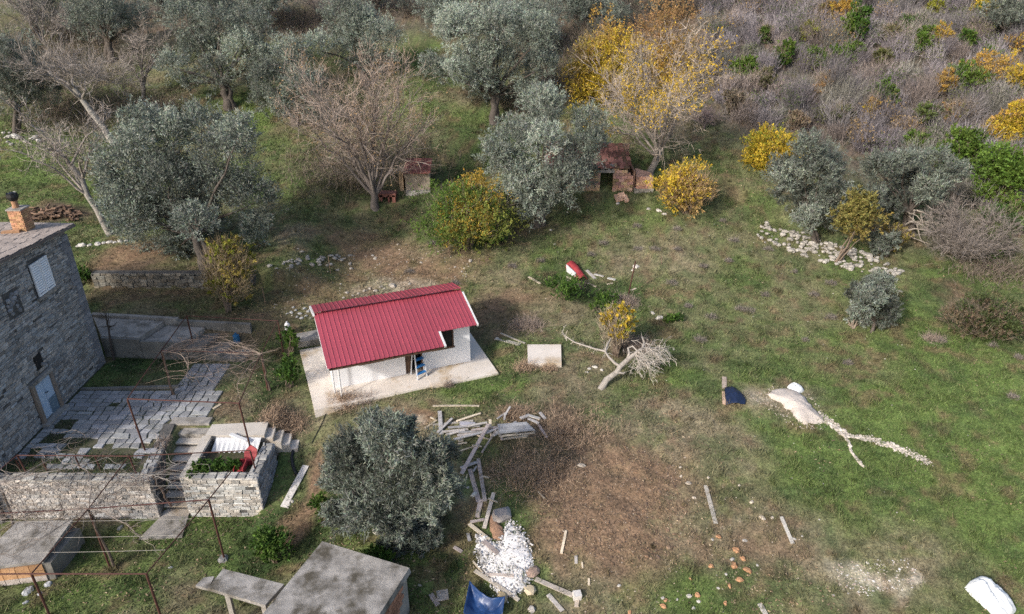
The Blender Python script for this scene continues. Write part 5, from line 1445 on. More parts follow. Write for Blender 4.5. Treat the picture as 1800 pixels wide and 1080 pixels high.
for i in range(30):
    for j in range(9):
        fx_, fy_ = i / 30, j / 9
        if fx_ > .80 and r5.random() < .35: continue
        if fx_ > .93 and r5.random() < .7: continue
        if r5.random() < .20: continue
        x = rx(962) + (rx(1106) - rx(962)) * fx_
        y = RUY - .1 + 2.3 * fy_; z = RUZ + 1.75 + .95 * fy_ - .15 * fx_ + r5.uniform(-.03, .03)
        mb.obox((x + .1, y + .14, z), (.12, 0, r5.uniform(-.02, .02)), (0, .17, .07), (0, -.008, .02), np.array([.24, .115, .095]) * r5.uniform(.4, 1.35))
o = mb.build('roof_tiles', M['tile'], ruin); o['kind'] = 'stuff'
mb = MB(); mb.hexa([(rx(962), RUY - .05, RUZ + 1.62), (rx(1104), RUY - .05, RUZ + 1.5), (rx(1100), RUY + 2.2, RUZ + 2.45), (rx(962), RUY + 2.2, RUZ + 2.55)], [(rx(962), RUY - .05, RUZ + 1.68), (rx(1104), RUY - .05, RUZ + 1.56), (rx(1100), RUY + 2.2, RUZ + 2.5), (rx(962), RUY + 2.2, RUZ + 2.6)]); mb.build('roof_boards', M['brown_wood'], ruin)
for k, (px, py, w, h) in enumerate(((1087, 350, 14, 16), (1100, 352, 8, 14), (1093, 346, 12, 8))):
    g = G(px, py); mb = MB(); mb.obox(g + (0, 0, .08), (w * s * .45, .06, .03), (-.05, h * s * .6, .1), (0, 0, .03), RED * (1 + .2 * k))
    tag(mb.build('wall_fragment', M['brick']), 'fallen slab of brickwork in the grass before the ruin', 'rubble', 'fallen brickwork before the ruin')

ou = G(733, 342); so = scale_at(ou)
out = thing('outhouse', ou, 'tiny plastered outhouse with a red tile roof behind the bare tree', 'outhouse')
def ox(px): return ou[0] + (px - 733) * so
mb = MB(); y0 = ou[1]; z0 = ou[2] - .3; mb.hexa([(ox(715), y0, z0), (ox(756), y0 + .25, z0), (ox(754), y0 + 1.4, z0), (ox(714), y0 + 1.2, z0)], [(ox(713), y0, z0 + 1.6), (ox(756), y0 + .25, z0 + 1.65), (ox(754), y0 + 1.4, z0 + 2.0), (ox(713), y0 + 1.2, z0 + 2.0)])
mb.build('wall', mat('stained_plaster', (.44, .37, .29), (.28, .22, .17), 1.5, .9, .4, 14), out)
mb = MB(); mb.box(ox(714), ox(757), y0 - .1, y0 + .15, z0, z0 + .55); mb.build('plinth', M['concrete'], out)
mb = MB(); mb.box(ox(702), ox(709), y0 + .3, y0 + 1.2, z0, z0 + 1.75, (.45, .33, .22)); mb.build('side_wall', M['brick'], out)
mb = MB(); mb.box(ox(703), ox(714), y0 + 1.0, y0 + 1.2, z0, z0 + 1.7); mb.build('back_wall', M['dark'], out)  # near-black colour stands in for the shade in the gap
mb = MB()
for i in range(7):
    for j in range(4):
        mb.obox((ox(716) + i * (ox(757) - ox(716)) / 6.3, y0 + .05 + j * .4, z0 + 1.78 + j * .12), (.13, 0, r5.uniform(-.02, .02)), (0, .25, .07), (0, -.01, .02), np.array([.28, .11, .09]) * r5.uniform(.5, 1.25))
o = mb.build('roof_tiles', M['tile'], out); o['kind'] = 'stuff'
hth = thing('brick_hearth', G(682, 352), 'low red brick hearth with open mouth at the bare tree foot', 'hearth')
g = G(682, 352)
for (dx, dy, w, d_, z0_, z1_) in ((-.38, 0, .1, .3, 0, .4), (.42, 0, .1, .3, 0, .4), (0, .28, .5, .06, 0, .4), (0, .05, .55, .35, .4, .5), (.1, -.1, .05, .2, 0, .4)):
    mb = MB(); mb.box(g[0] + dx - w, g[0] + dx + w, g[1] + dy - d_, g[1] + dy + d_, g[2] + z0_ - .1, g[2] + z1_, (.27, .12, .095)); mb.build('brick_course', M['brick'], hth)

# ------------------------------------------------------------------ vegetation
def unit(n, rng):
    d = rng.normal(size=(n, 3)); return d / np.linalg.norm(d, axis=1)[:, None]
def kites(mb, p, d, L, W, col, rng):
    """one small pointed leaf or sprig per row"""
    n = len(p)
    s = np.cross(d, unit(n, rng)); s /= np.linalg.norm(s, axis=1)[:, None] + 1e-9
    L, W = np.broadcast_to(L, (n,))[:, None], np.broadcast_to(W, (n,))[:, None]
    V = np.stack([p - s * W * .5, p + s * W * .5, p + d * L], 1).reshape(-1, 3)
    mb.add(V, np.arange(3 * n).reshape(-1, 3), np.repeat(col, 3, axis=0))
def twigs(mb, p, d, L, w, col, rng, bend=.35):
    """thin curved three-sided twigs, as two-segment strips"""
    n = len(p)
    L = np.broadcast_to(L, (n,))[:, None]; w = np.broadcast_to(w, (n,))[:, None]
    s = np.cross(d, unit(n, rng)); s /= np.linalg.norm(s, axis=1)[:, None] + 1e-9
    m = p + d * L * .5 + rng.normal(size=(n, 3)) * L * .06
    e = m + (d + unit(n, rng) * bend) * L * .5
    V = np.stack([p - s * w, p + s * w, m + s * w * .6, m - s * w * .6, e], 1).reshape(-1, 3)
    i = np.arange(n)[:, None] * 5
    mb.add(V, np.concatenate([i + [[0, 1, 2, 3]]]), np.repeat(col, 5, axis=0))
    mb.l.append((mb.n - 5 * n + (i + [[3, 2, 4]])).ravel()); mb.s.append(mb.ln + np.arange(n) * 3); mb.ln += 3 * n
    return m, e
def spikes(mb, p, d, L, w, col, rng):
    """single-triangle twigs for the far scrub"""
    n = len(p)
    s = np.cross(d, unit(n, rng)); s /= np.linalg.norm(s, axis=1)[:, None] + 1e-9
    L = np.broadcast_to(L, (n,))[:, None]
    mb.add(np.stack([p - s * w, p + s * w, p + d * L], 1).reshape(-1, 3), np.arange(3 * n).reshape(-1, 3), np.repeat(col, 3, axis=0))
def gnarl(p, q, n, amp, rnd):
    p, q = np.array(p, float), np.array(q, float)
    f = np.linspace(0, 1, n)[:, None]
    j = np.array([[rnd.uniform(-1, 1), rnd.uniform(-1, 1), rnd.uniform(-.4, .4)] for _ in range(n)]) * amp
    j[0] = 0
    return p + (q - p) * f + j

OLIVE = np.array([.190, .215, .180])
def crown_at(base, cx, cy, rx, ry):
    """crown centre and radii in metres for a crown seen at cx, cy with half-sizes rx, ry"""
    d = ray(cx, cy); t = base[1] / d[1]
    c = EYE + d * t
    s = scale_at(c)
    return c, rx * s, ry * s / .93
def leafy_crown(mb, c, R, nl, n, rng, tint, L, W, lobe=(.24, .40), up=.55, var=.35, shade_var=.16, hollow=.55, per=46, pl=1.0, given=None):
    """lobes -> feathery plumes -> leaves"""
    if given is None:
        d = unit(nl, rng)
        rad = rng.random(nl) ** .38 * .80
        lc = c + d * rad[:, None] * R
        lr = rng.uniform(*lobe, nl) * R.min()
    else:
        lc, lr = given
        nl = len(lr)
    ltint = np.clip(1 + rng.normal(size=nl) * shade_var, .6, 1.5)
    m = max(nl, n // per)
    k = rng.choice(nl, m, p=lr ** 2 / (lr ** 2).sum())
    u = unit(m, rng)
    u[:, 2] = np.where((u[:, 2] < -.2) & (rng.random(m) < .45), -u[:, 2], u[:, 2])
    f = hollow + (1 - hollow) * rng.random(m) ** .6
    pp = lc[k] + u * (lr[k] * f)[:, None]
    ax = u * .6 + np.array([0, 0, up]) + rng.normal(size=(m, 3)) * .28
    ax /= np.linalg.norm(ax, axis=1)[:, None]
    plen = np.minimum(lr[k] * .75, .75) * (.5 + .8 * rng.random(m)) * pl
    ptint = ltint[k] * np.clip(1 + rng.normal(size=m) * .16, .6, 1.5)
    j = rng.integers(0, m, n)
    s = rng.random(n)
    p = pp[j] + ax[j] * (plen[j] * s)[:, None] + rng.normal(size=(n, 3)) * (plen[j] * .20 * (1.05 - .75 * s))[:, None]
    dd = ax[j] * .8 + unit(n, rng) * .75
    dd /= np.linalg.norm(dd, axis=1)[:, None]
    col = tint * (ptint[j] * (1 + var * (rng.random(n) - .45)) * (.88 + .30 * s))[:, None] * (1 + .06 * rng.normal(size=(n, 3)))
    kites(mb, p, dd, L * (.6 + .8 * rng.random(n)), W * (.7 + .6 * rng.random(n)), np.clip(col, .005, 1), rng)
    return lc, lr
def tree_trunk(root, base, c, R, lc, rng, rnd, r0, col, forks=2, name='trunk', limbs=True):
    mb = MB()
    fork = base + (c - base) * .42 + np.array([rnd.uniform(-.15, .15), rnd.uniform(-.15, .15), 0])
    pts = gnarl(base - (0, 0, .25), fork, 7, r0 * .35, rnd)
    mb.tube(pts, np.array([1.45, 1.15, 1.0, .92, .85, .8, .72]) * r0, 9, col)
    if forks > 1:
        b2 = base + np.array([rnd.choice((-1, 1)) * r0 * 1.1, .1, -.25])
        mb.tube(gnarl(b2, fork + (c - fork) * .2 + (b2 - base) * .8, 6, r0 * .4, rnd), np.linspace(1.0, .45, 6) * r0, 8, col)
    tr = mb.build(name, M['bark'], root, smooth=True)
    mb = MB()
    for q in lc[:16]:
        mid = fork + (q - fork) * .5 + np.array([rnd.uniform(-.3, .3), rnd.uniform(-.3, .3), .1])
        pts = np.concatenate([gnarl(fork, mid, 4, r0 * .25, rnd), gnarl(mid, q, 4, r0 * .3, rnd)[1:]])
        mb.tube(pts, np.linspace(.42, .08, len(pts)) * r0, 5, col)
    mb.build('limb', M['bark'], root, smooth=True)
def olive(bpx, bpy_, cx, cy, rx, ry, n0, seed, label, tint=1.0, nl=None, L=.15, W=.046, depth=.9, name='olive_tree', r0=None, cat='tree', group='olive trees on the hillside', lobes=None):
    rng = np.random.default_rng(seed); rnd = random.Random(seed)
    n = int(n0 * 1.7)
    base = G(bpx, bpy_)
    c, Rx, Rz = crown_at(base, cx, cy, rx, ry)
    R = np.array([Rx, Rx * depth, Rz])
    c[2] = max(c[2], base[2] + Rz * .75)
    t = thing(name, base, label, cat, group)
    mb = MB()
    given = None
    if lobes:
        a, b = [], []
        for (px, py, rp_) in lobes:
            for rep in range(2 if rng.random() < .6 else 1):
                d = ray(px + rng.uniform(-.3, .3) * rp_, py + rng.uniform(-.3, .3) * rp_)
                y = base[1] + rng.uniform(-.75, .75) * Rx * math.sqrt(max(.1, 1 - min(.9, ((px - cx) / rx) ** 2 + ((py - cy) / ry) ** 2)))
                q = EYE + d * (y / d[1])
                r_ = rp_ * scale_at(q) * (.70 if rep == 0 else .50)
                q[2] = max(q[2], float(zt(q[0], q[1])) + r_ * .55)
                a.append(q); b.append(r_)
        given = (np.array(a), np.array(b))
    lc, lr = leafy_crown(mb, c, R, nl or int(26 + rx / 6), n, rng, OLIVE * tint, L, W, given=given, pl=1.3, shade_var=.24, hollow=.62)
    mb.build('crown', M['olive'], t)
    tree_trunk(t, base, c, R, lc, rng, rnd, r0 or max(.09, Rx * .062), np.array((.135, .115, .10)))
    return t
def bush(bpx, bpy_, cx, cy, rx, ry, n, seed, label, cols, name='shrub', L=.14, W=.075, stems=9, hollow=.2, twig_n=0, twig_col=(.25, .2, .15), nl=None, cat='shrub', group=None, up=.3, lobe=(.30, .46), depth=.85, basez=None):
    rng = np.random.default_rng(seed); rnd = random.Random(seed)
    base = G(bpx, bpy_) if basez is None else P(bpx, bpy_, basez)
    c, Rx, Rz = crown_at(base, cx, cy, rx, ry)
    c[2] = max(c[2], base[2] + Rz * .6)
    R = np.array([Rx, Rx * depth, Rz])
    t = thing(name, base, label, cat, group)
    mb = MB()
    m = len(cols)
    nl = nl or 20
    for i, (col, share) in enumerate(cols):
        sub = rng.normal(size=3) * R * .18 * (m > 1)
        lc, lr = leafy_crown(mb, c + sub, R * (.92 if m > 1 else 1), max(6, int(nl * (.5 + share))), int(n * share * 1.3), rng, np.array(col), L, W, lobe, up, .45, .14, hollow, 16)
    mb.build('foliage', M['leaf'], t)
    mb = MB()
    for k in range(stems):
        q = lc[k % len(lc)]
        b = base + np.array([rnd.uniform(-.15, .15), rnd.uniform(-.15, .15), -.1])
        mb.tube(gnarl(b, q, 6, .06 * Rx, rnd), np.linspace(.045, .012, 6) * (1 + Rx * .2), 4, (.17, .13, .10), cap=False)
    if twig_n:
        p = c + unit(twig_n, rng) * R * (rng.random((twig_n, 1)) ** .5) * .85
        d = p - (base - (0, 0, .5)); d /= np.linalg.norm(d, axis=1)[:, None]
        d = d + rng.normal(size=d.shape) * .3; d /= np.linalg.norm(d, axis=1)[:, None]
        twigs(mb, p, d, .5 * (.5 + rng.random(twig_n)), .008, np.array(twig_col) * (.7 + .6 * rng.random((twig_n, 1))), rng)
    mb.build('stems', M['twig'], t)
    return t
def bare_tree(bpx, bpy_, cx, cy, rx, ry, seed, label, tcol=(.26, .22, .19), wcol=(.34, .25, .19), r0=.16, lean=(0, 0), n3=900, n4=5200, leaf=None, name='bare_tree', nlimb=9, fork=.3, cat='tree', wtw=.011, group='bare trees on the hillside', tip=None, droop=0.0):
    rng = np.random.default_rng(seed); rnd = random.Random(seed)
    base = G(bpx, bpy_)
    c, Rx, Rz = crown_at(base, cx, cy, rx, ry)
    R = np.array([Rx, Rx * .85, Rz])
    t = thing(name, base, label, cat, group)
    mb = MB()
    fk = base + (c - base) * fork + np.array([lean[0], lean[1], 0])
    trunk = gnarl(base - (0, 0, .2), fk, 6, r0 * .4, rnd)
    mb.tube(trunk, np.array([1.45, 1.1, 1, .92, .85, .8]) * r0, 9, tcol)
    mb.build('trunk', M['bark'], t, smooth=True)
    mb = MB()
    pts_all, dir_all = [], []
    for k in range(nlimb):
        a = k / nlimb * 6.283 + rnd.uniform(-.3, .3)
        el = rnd.uniform(-.5, 1.05)
        e = c + np.array([math.cos(a) * math.cos(el), math.sin(a) * math.cos(el), math.sin(el)]) * R * rnd.uniform(.6, .85)
        st_ = trunk[rnd.randint(3, 5)]
        mid = st_ + (e - st_) * .5 + np.array([0, 0, .12 * Rz])
        pts = np.concatenate([gnarl(st_, mid, 5, r0 * .5, rnd), gnarl(mid, e, 5, r0 * .9, rnd)[1:]])
        mb.tube(pts, np.linspace(.46, .07, len(pts)) * r0, 6, np.array(tcol) * .4 + np.array(wcol) * .75)
        for i in range(2, len(pts)):
            for _ in range(3):
                d = (pts[i] - st_); d /= np.linalg.norm(d)
                d = d + np.array([rnd.gauss(0, .6), rnd.gauss(0, .6), rnd.gauss(.15, .45)]); d /= np.linalg.norm(d)
                Ls = rnd.uniform(.2, .42) * Rx
                q = gnarl(pts[i], pts[i] + d * Ls, 5, r0 * .4, rnd)
                mb.tube(q, np.linspace(.085, .03, 5) * r0, 4, np.array(wcol) * .9, cap=False)
                for j in range(1, 5):
                    pts_all.append(q[j]); dir_all.append(d)
    mb.build('limbs', M['bark'], t, smooth=True)
    mb = MB()
    pts_all, dir_all = np.array(pts_all), np.array(dir_all)
    k = rng.integers(0, len(pts_all), n3)
    d = dir_all[k] + rng.normal(size=(n3, 3)) * .65; d[:, 2] += .15 - droop; d /= np.linalg.norm(d, axis=1)[:, None]
    wc = np.array(wcol)
    m3, e3 = twigs(mb, pts_all[k], d, Rx * .22 * (.5 + rng.random(n3)), wtw * 1.2, wc * (.7 + .6 * rng.random((n3, 1))), rng)
    k4 = rng.integers(0, n3, n4)
    f = rng.random((n4, 1))
    p4 = m3[k4] * (1 - f) + e3[k4] * f
    d4 = d[k4] + rng.normal(size=(n4, 3)) * .6; d4[:, 2] += .1 - droop; d4 /= np.linalg.norm(d4, axis=1)[:, None]
    wc4 = np.array(tip if tip is not None else wcol)
    m4, e4 = twigs(mb, p4, d4, Rx * .13 * (.5 + rng.random(n4)), wtw * .75, wc4 * (.7 + .6 * rng.random((n4, 1))), rng)
    mb.build('twigs', M['twig'], t)
    if leaf:
        col, nlf, side = leaf
        mb = MB()
        k5 = rng.integers(0, n4, nlf * 3)
        p = e4[k5] + rng.normal(size=(nlf * 3, 3)) * .06
        sel = fbm(p[:, 0] * .7 + 3, p[:, 2] * .7, seed, 3) > .47
        if side: sel &= (p[:, 0] - c[0]) * side[0] + (p[:, 2] - c[2]) * side[1] > side[2] * Rx
        p = p[sel][:nlf]
        kites(mb, p, unit(len(p), rng), .13, .08, np.array(col) * (.65 + .7 * rng.random((len(p), 1))), rng)
        mb.build('leaves', M['leaf'], t)
    return t

# olives: the big ones
olive(362, 474, 320, 325, 160, 150, 60000, 101, 'big spreading grey olive tree behind the stone house and walkway', .95, 46, lobes=[(230, 300, 60), (215, 370, 50), (270, 415, 58), (300, 330, 65), (290, 240, 50), (360, 230, 42), (400, 290, 55), (440, 360, 45), (420, 250, 38), (345, 385, 50), (310, 445, 32), (240, 235, 38), (380, 340, 45), (195, 330, 30), (455, 400, 28)])
olive(690, 950, 695, 865, 128, 132, 60000, 102, 'dense grey green olive tree beside the flat-roofed shed', .74, 40, .13, .036, lobes=[(618, 795, 42), (672, 785, 46), (740, 800, 40), (768, 850, 34), (640, 855, 48), (712, 860, 52), (596, 850, 28), (650, 915, 40), (735, 925, 32), (738, 975, 34), (762, 900, 26), (690, 925, 34), (615, 925, 28), (588, 800, 22), (790, 800, 22), (650, 752, 24), (715, 755, 20), (790, 865, 20), (585, 905, 20), (690, 965, 24), (760, 945, 20)])
olive(945, 398, 952, 276, 114, 125, 40000, 103, 'grey olive tree leaning over the brick ruin', 1.0, 36, lobes=[(960, 195, 36), (1030, 225, 33), (900, 245, 42), (950, 260, 46), (1020, 275, 38), (880, 290, 32), (920, 330, 42), (980, 330, 42), (940, 370, 32), (1020, 315, 28), (890, 350, 28), (1045, 250, 22)])
olive(867, 218, 862, 100, 122, 92, 40000, 104, 'tall silvery olive tree with bare trunk above the ruin', 1.1, 38, lobes=[(800, 60, 42), (870, 40, 42), (940, 60, 42), (830, 115, 42), (890, 105, 48), (950, 115, 32), (790, 130, 28), (850, 155, 32), (760, 130, 26), (920, 155, 26), (870, 175, 20)])
olive(640, 150, 618, 78, 100, 68, 26000, 105, 'silvery olive tree behind the big bare tree', 1.1, 30, lobes=[(590, 40, 38), (640, 50, 42), (680, 80, 36), (620, 90, 42), (560, 90, 28), (660, 120, 28)])
olive(522, 222, 510, 150, 82, 66, 22000, 106, 'round bluish olive tree touching the pinkish bare tree', 1.05, 26, lobes=[(520, 115, 36), (480, 150, 36), (540, 160, 36), (460, 180, 26), (500, 195, 28), (560, 195, 26)])
olive(403, 190, 375, 85, 108, 88, 30000, 107, 'old olive tree with twisted split trunk on green grass', .9, 34, r0=.30, lobes=[(330, 40, 42), (390, 30, 46), (450, 60, 38), (350, 100, 42), (420, 110, 46), (310, 120, 28), (380, 140, 32), (460, 110, 28), (335, 150, 18)])
olive(1440, 412, 1420, 325, 72, 78, 24000, 108, 'rounded blue green olive tree beside the yellow shrub', .78, 26, lobes=[(1420, 275, 30), (1390, 310, 34), (1450, 310, 36), (1380, 350, 26), (1430, 360, 34), (1470, 350, 26), (1415, 390, 26), (1455, 390, 22)])
olive(1605, 412, 1592, 318, 96, 72, 24000, 109, 'wide open olive tree with pale bare limbs', .80, 28, lobes=[(1540, 300, 32), (1590, 285, 30), (1640, 280, 28), (1670, 310, 25), (1540, 350, 26), (1570, 360, 28), (1630, 340, 30), (1650, 370, 25), (1600, 310, 30)])
olive(1532, 584, 1535, 537, 50, 46, 14000, 110, 'small bushy olive tree standing alone in the meadow', .70, 18, lobes=[(1510, 515, 20), (1540, 510, 22), (1560, 540, 22), (1515, 550, 22), (1545, 560, 22), (1530, 535, 25)])
olive(25, 235, 28, 130, 70, 85, 16000, 111, 'dark olive tree at the far left behind the stone house', .75, 24)
olive(196, 108, 185, 25, 80, 48, 14000, 112, 'dark trunked olive tree behind the leaning bare tree', .8, 22, r0=.28)
olive(785, 70, 778, 18, 62, 46, 14000, 113, 'small silvery olive tree left of the tall one at the top', 1.05, 20)
olive(948, 110, 940, 38, 58, 55, 14000, 114, 'silvery olive tree right behind the tall one', 1.05, 20)
olive(1060, 70, 1050, 12, 80, 46, 14000, 115, 'dark green olive tree above the big yellow tree', .8, 22)
olive(452, 60, 450, -5, 70, 45, 12000, 116, 'grey olive tree on the upper slope behind the twisted one', .9, 20)
olive(60, 60, 50, -10, 80, 60, 12000, 117, 'dark olive tree high on the left slope', .7, 20)
olive(1765, 75, 1770, 30, 40, 42, 8000, 118, 'small grey olive tree among yellow shrubs high on the right', .85, 16)
olive(1556, 452, 1556, 428, 26, 24, 5000, 119, 'tiny dark olive bush below the wide open olive', .7, 12)
olive(660, 20, 670, -25, 90, 40, 10000, 120, 'grey olive tree at the upper edge behind the silvery ones', .9, 20)
olive(880, 30, 870, -20, 100, 45, 10000, 121, 'pale olive tree at the upper edge of the slope', 1.0, 20)
olive(290, 30, 290, -15, 70, 45, 9000, 122, 'grey olive tree at the upper edge above the bare trees', .85, 20)
olive(1190, 40, 1180, -12, 90, 40, 9000, 123, 'dark olive tree at the upper edge above the thicket', .75, 20)
olive(1000, 30, 1000, -30, 90, 40, 9000, 124, 'grey green olive tree at the upper edge behind the dark one', .85, 20)

# bare trees
bare_tree(660, 366, 640, 235, 140, 140, 201, 'big bare tree with pinkish tan twigs and dark trunk', (.17, .145, .13), (.29, .245, .215), .24, (0, 0), 1700, 7200, ((.27, .18, .09), 1300, None), nlimb=15, tip=(.36, .275, .22), wtw=.0095)
bare_tree(1142, 306, 1150, 175, 125, 130, 202, 'bare pale tree with yellow leaves beside the brick ruin', (.34, .31, .28), (.36, .31, .27), .22, (.5, 0), 1400, 7000, ((.50, .34, .04), 5200, (-.35, .8, -.15)), nlimb=13, tip=(.36, .30, .25))
bare_tree(205, 255, 120, 120, 110, 120, 203, 'pale barked leafless tree leaning left behind the big olive', (.40, .38, .35), (.29, .255, .23), .21, (-.5, 0), 800, 3600, None, nlimb=9, fork=.75)
bare_tree(196, 412, 110, 235, 100, 85, 204, 'slim pale leafless tree leaning over the firewood heap', (.40, .37, .34), (.32, .28, .25), .16, (-.3, 0), 550, 2400, None, nlimb=9, fork=.7)
bare_tree(250, 176, 255, 100, 62, 75, 205, 'small leafless tree between the two left olives', (.26, .235, .21), (.29, .25, .22), .15, (0, 0), 600, 2800, None, nlimb=8, fork=.5)
bare_tree(1238, 228, 1238, 205, 30, 22, 206, 'small purple grey leafless bush at the thicket edge', (.22, .18, .17), (.22, .17, .17), .05, (0, 0), 500, 2500, None, 'bare_bush', 9, .15, 'bush')
bare_tree(1690, 462, 1700, 420, 90, 46, 207, 'grey tangled leafless bush below the green laurels', (.20, .175, .16), (.19, .165, .15), .08, (0, 0), 1300, 6500, None, 'bare_bush', 12, .12, 'bush', .012)
bare_tree(90, 90, 60, 30, 90, 60, 208, 'leafless tree high on the left slope', (.24, .22, .20), (.28, .25, .23), .13, (-.3, 0), 700, 3000, None, nlimb=9)
bare_tree(640, 30, 640, -10, 60, 45, 209, 'leafless tree at the upper slope edge', (.3, .28, .26), (.3, .26, .23), .12, (0, 0), 500, 2200, None, nlimb=8)
bare_tree(560, 35, 560, 0, 50, 30, 210, 'low leafless tree on the dry upper terrace', (.2, .17, .15), (.26, .22, .2), .10, (0, 0), 400, 1800, None, nlimb=8)

# leafy shrubs
YEL, GOLD, ORG = (.42, .31, .035), (.37, .235, .055), (.30, .185, .08)
YG, GRN, LAU = (.20, .21, .025), (.085, .145, .025), (.055, .115, .02)
bush(1075, 165, 1055, 105, 72, 68, 20000, 301, 'large bright yellow tree behind the bare pale tree', [(YEL, .6), (GOLD, .25), ((.4, .3, .1), .15)], 'yellow_tree', .13, .075, cat='tree', twig_n=2500, nl=34)
bush(1190, 165, 1178, 90, 74, 56, 13000, 302, 'orange yellow thinning tree behind the bare pale crown', [(GOLD, .6), (ORG, .4)], 'yellow_tree', .12, .07, cat='tree', twig_n=3500, hollow=.3, twig_col=(.33, .26, .2), nl=34)
bush(1362, 302, 1366, 262, 58, 42, 16000, 303, 'bright yellow shrub beside the rounded olive', [(YEL, .75), (YG, .25)], 'yellow_shrub', .11, .065, twig_n=900, nl=30)
bush(1212, 376, 1212, 330, 56, 46, 8500, 304, 'loose yellow shrub right of the brick ruin', [((.42, .31, .04), .6), ((.32, .22, .09), .4)], 'yellow_shrub', .13, .075, twig_n=2500, hollow=.3, twig_col=(.34, .25, .16))
bush(1082, 625, 1080, 578, 34, 44, 2600, 305, 'yellow shrub behind the fallen dead tree', [(YEL, .65), (YG, .35)], 'yellow_shrub', .12, .07, twig_n=1500, hollow=.3, twig_col=(.34, .28, .21))
bush(822, 436, 826, 375, 94, 64, 22000, 306, 'green shrub flushed with yellow left of the ruin', [(GRN, .45), ((.145, .165, .035), .30), ((.36, .25, .045), .25)], 'green_yellow_shrub', .11, .06, twig_n=1200, nl=40)
bush(400, 548, 400, 480, 50, 68, 5500, 307, 'yellow green leggy shrub under the big olive', [(YG, .6), ((.3, .24, .06), .4)], 'yellow_green_shrub', .12, .07, twig_n=3500, hollow=.25, twig_col=(.26, .2, .13), nl=26)
bush(1768, 255, 1768, 212, 40, 46, 9000, 308, 'tall bright yellow shrub high on the right slope', [(YEL, .9), (GOLD, .1)], 'yellow_shrub', .15, .09)
bush(1765, 165, 1762, 130, 50, 38, 6500, 309, 'orange yellow shrub above the tall bright one', [(GOLD, .6), (YEL, .4)], 'yellow_shrub', .15, .085, twig_n=900, hollow=.3)
bush(1482, 48, 1482, 25, 26, 20, 2600, 310, 'orange shrub beside the dark green cone high on the slope', [(GOLD, .8), (YEL, .2)], 'orange_shrub', .16, .09)
bush(1535, 215, 1532, 190, 16, 28, 1400, 311, 'thin orange yellow shrub inside the grey thicket', [(GOLD, .6), (YEL, .4)], 'orange_shrub', .14, .08, twig_n=500)
bush(1655, 85, 1652, 66, 20, 22, 1500, 312, 'small golden shrub high in the thicket', [((.36, .24, .04), .7), (YG, .3)], 'orange_shrub', .15, .08, twig_n=500)
bush(1790, 95, 1790, 80, 24, 18, 1500, 313, 'golden shrub at the far right slope', [(GOLD, .7), (YEL, .3)], 'orange_shrub', .15, .08)
bush(1735, 30, 1728, 12, 34, 20, 2000, 314, 'yellow shrub high at the right upper slope', [((.4, .3, .04), .8), (GRN, .2)], 'yellow_shrub', .16, .08)
bush(1450, 170, 1448, 150, 18, 20, 1100, 315, 'faded orange shrub inside the grey thicket', [(ORG, .7), ((.3, .2, .1), .3)], 'orange_shrub', .14, .07, twig_n=900)
bush(1690, 215, 1690, 195, 34, 22, 1400, 316, 'rusty thin shrub left of the tall bright yellow one', [(ORG, .7), (YG, .3)], 'orange_shrub', .14, .07, twig_n=1200)
bush(1470, 462, 1498, 385, 44, 46, 6500, 317, 'olive yellow small tree above the tumbled stone wall', [((.20, .18, .055), .7), ((.27, .22, .07), .3)], 'small_oak', .13, .085, stems=6, cat='tree', hollow=.25)
bush(1572, 440, 1570, 418, 30, 20, 2000, 318, 'low yellowish shrub below the wide open olive', [((.22, .18, .05), 1)], 'low_shrub', .12, .07, twig_n=400)
for i, (cx, cy, rx, ry, lb) in enumerate(((1505, 46, 24, 42, 'dark green cone shaped evergreen high in the thicket'), (1376, 97, 19, 26, 'dark green evergreen bush in the middle of the thicket'), (1310, 122, 26, 26, 'green evergreen bush near the thicket lower left'), (1712, 140, 34, 36, 'large glossy green laurel bush beside the orange shrub'),
        (1692, 262, 44, 48, 'bright green laurel bush above the wide open olive'), (1765, 315, 54, 56, 'big bright green laurel bush at the right edge'), (1618, 76, 17, 30, 'upright green evergreen bush left of the golden one'), (1700, 68, 18, 18, 'small green evergreen bush high on the right'),
        (1560, 165, 26, 22, 'pale green bush among grey stems of the thicket'), (1490, 95, 30, 20, 'green patchy bush below the dark green cone'), (1612, 250, 22, 22, 'green laurel bush left of the bright green laurel'), (1725, 425, 40, 26, 'dark green low bush under the leafless tangle'), (1795, 145, 30, 22, 'green bush behind the orange yellow shrub'), (1740, 95, 18, 16, 'small dark green bush at the right slope'))):
    bush(cx, min(cy + ry, cy + ry), cx, cy, rx, ry, int(1500 + rx * ry * 4), 330 + i, lb, [(LAU if i in (0, 1, 7, 11) else GRN, .7), ((.11, .17, .03), .3)], 'evergreen_bush', .15, .09, lobe=(.20, .44), group='evergreen bushes on the right slope', twig_n=200)
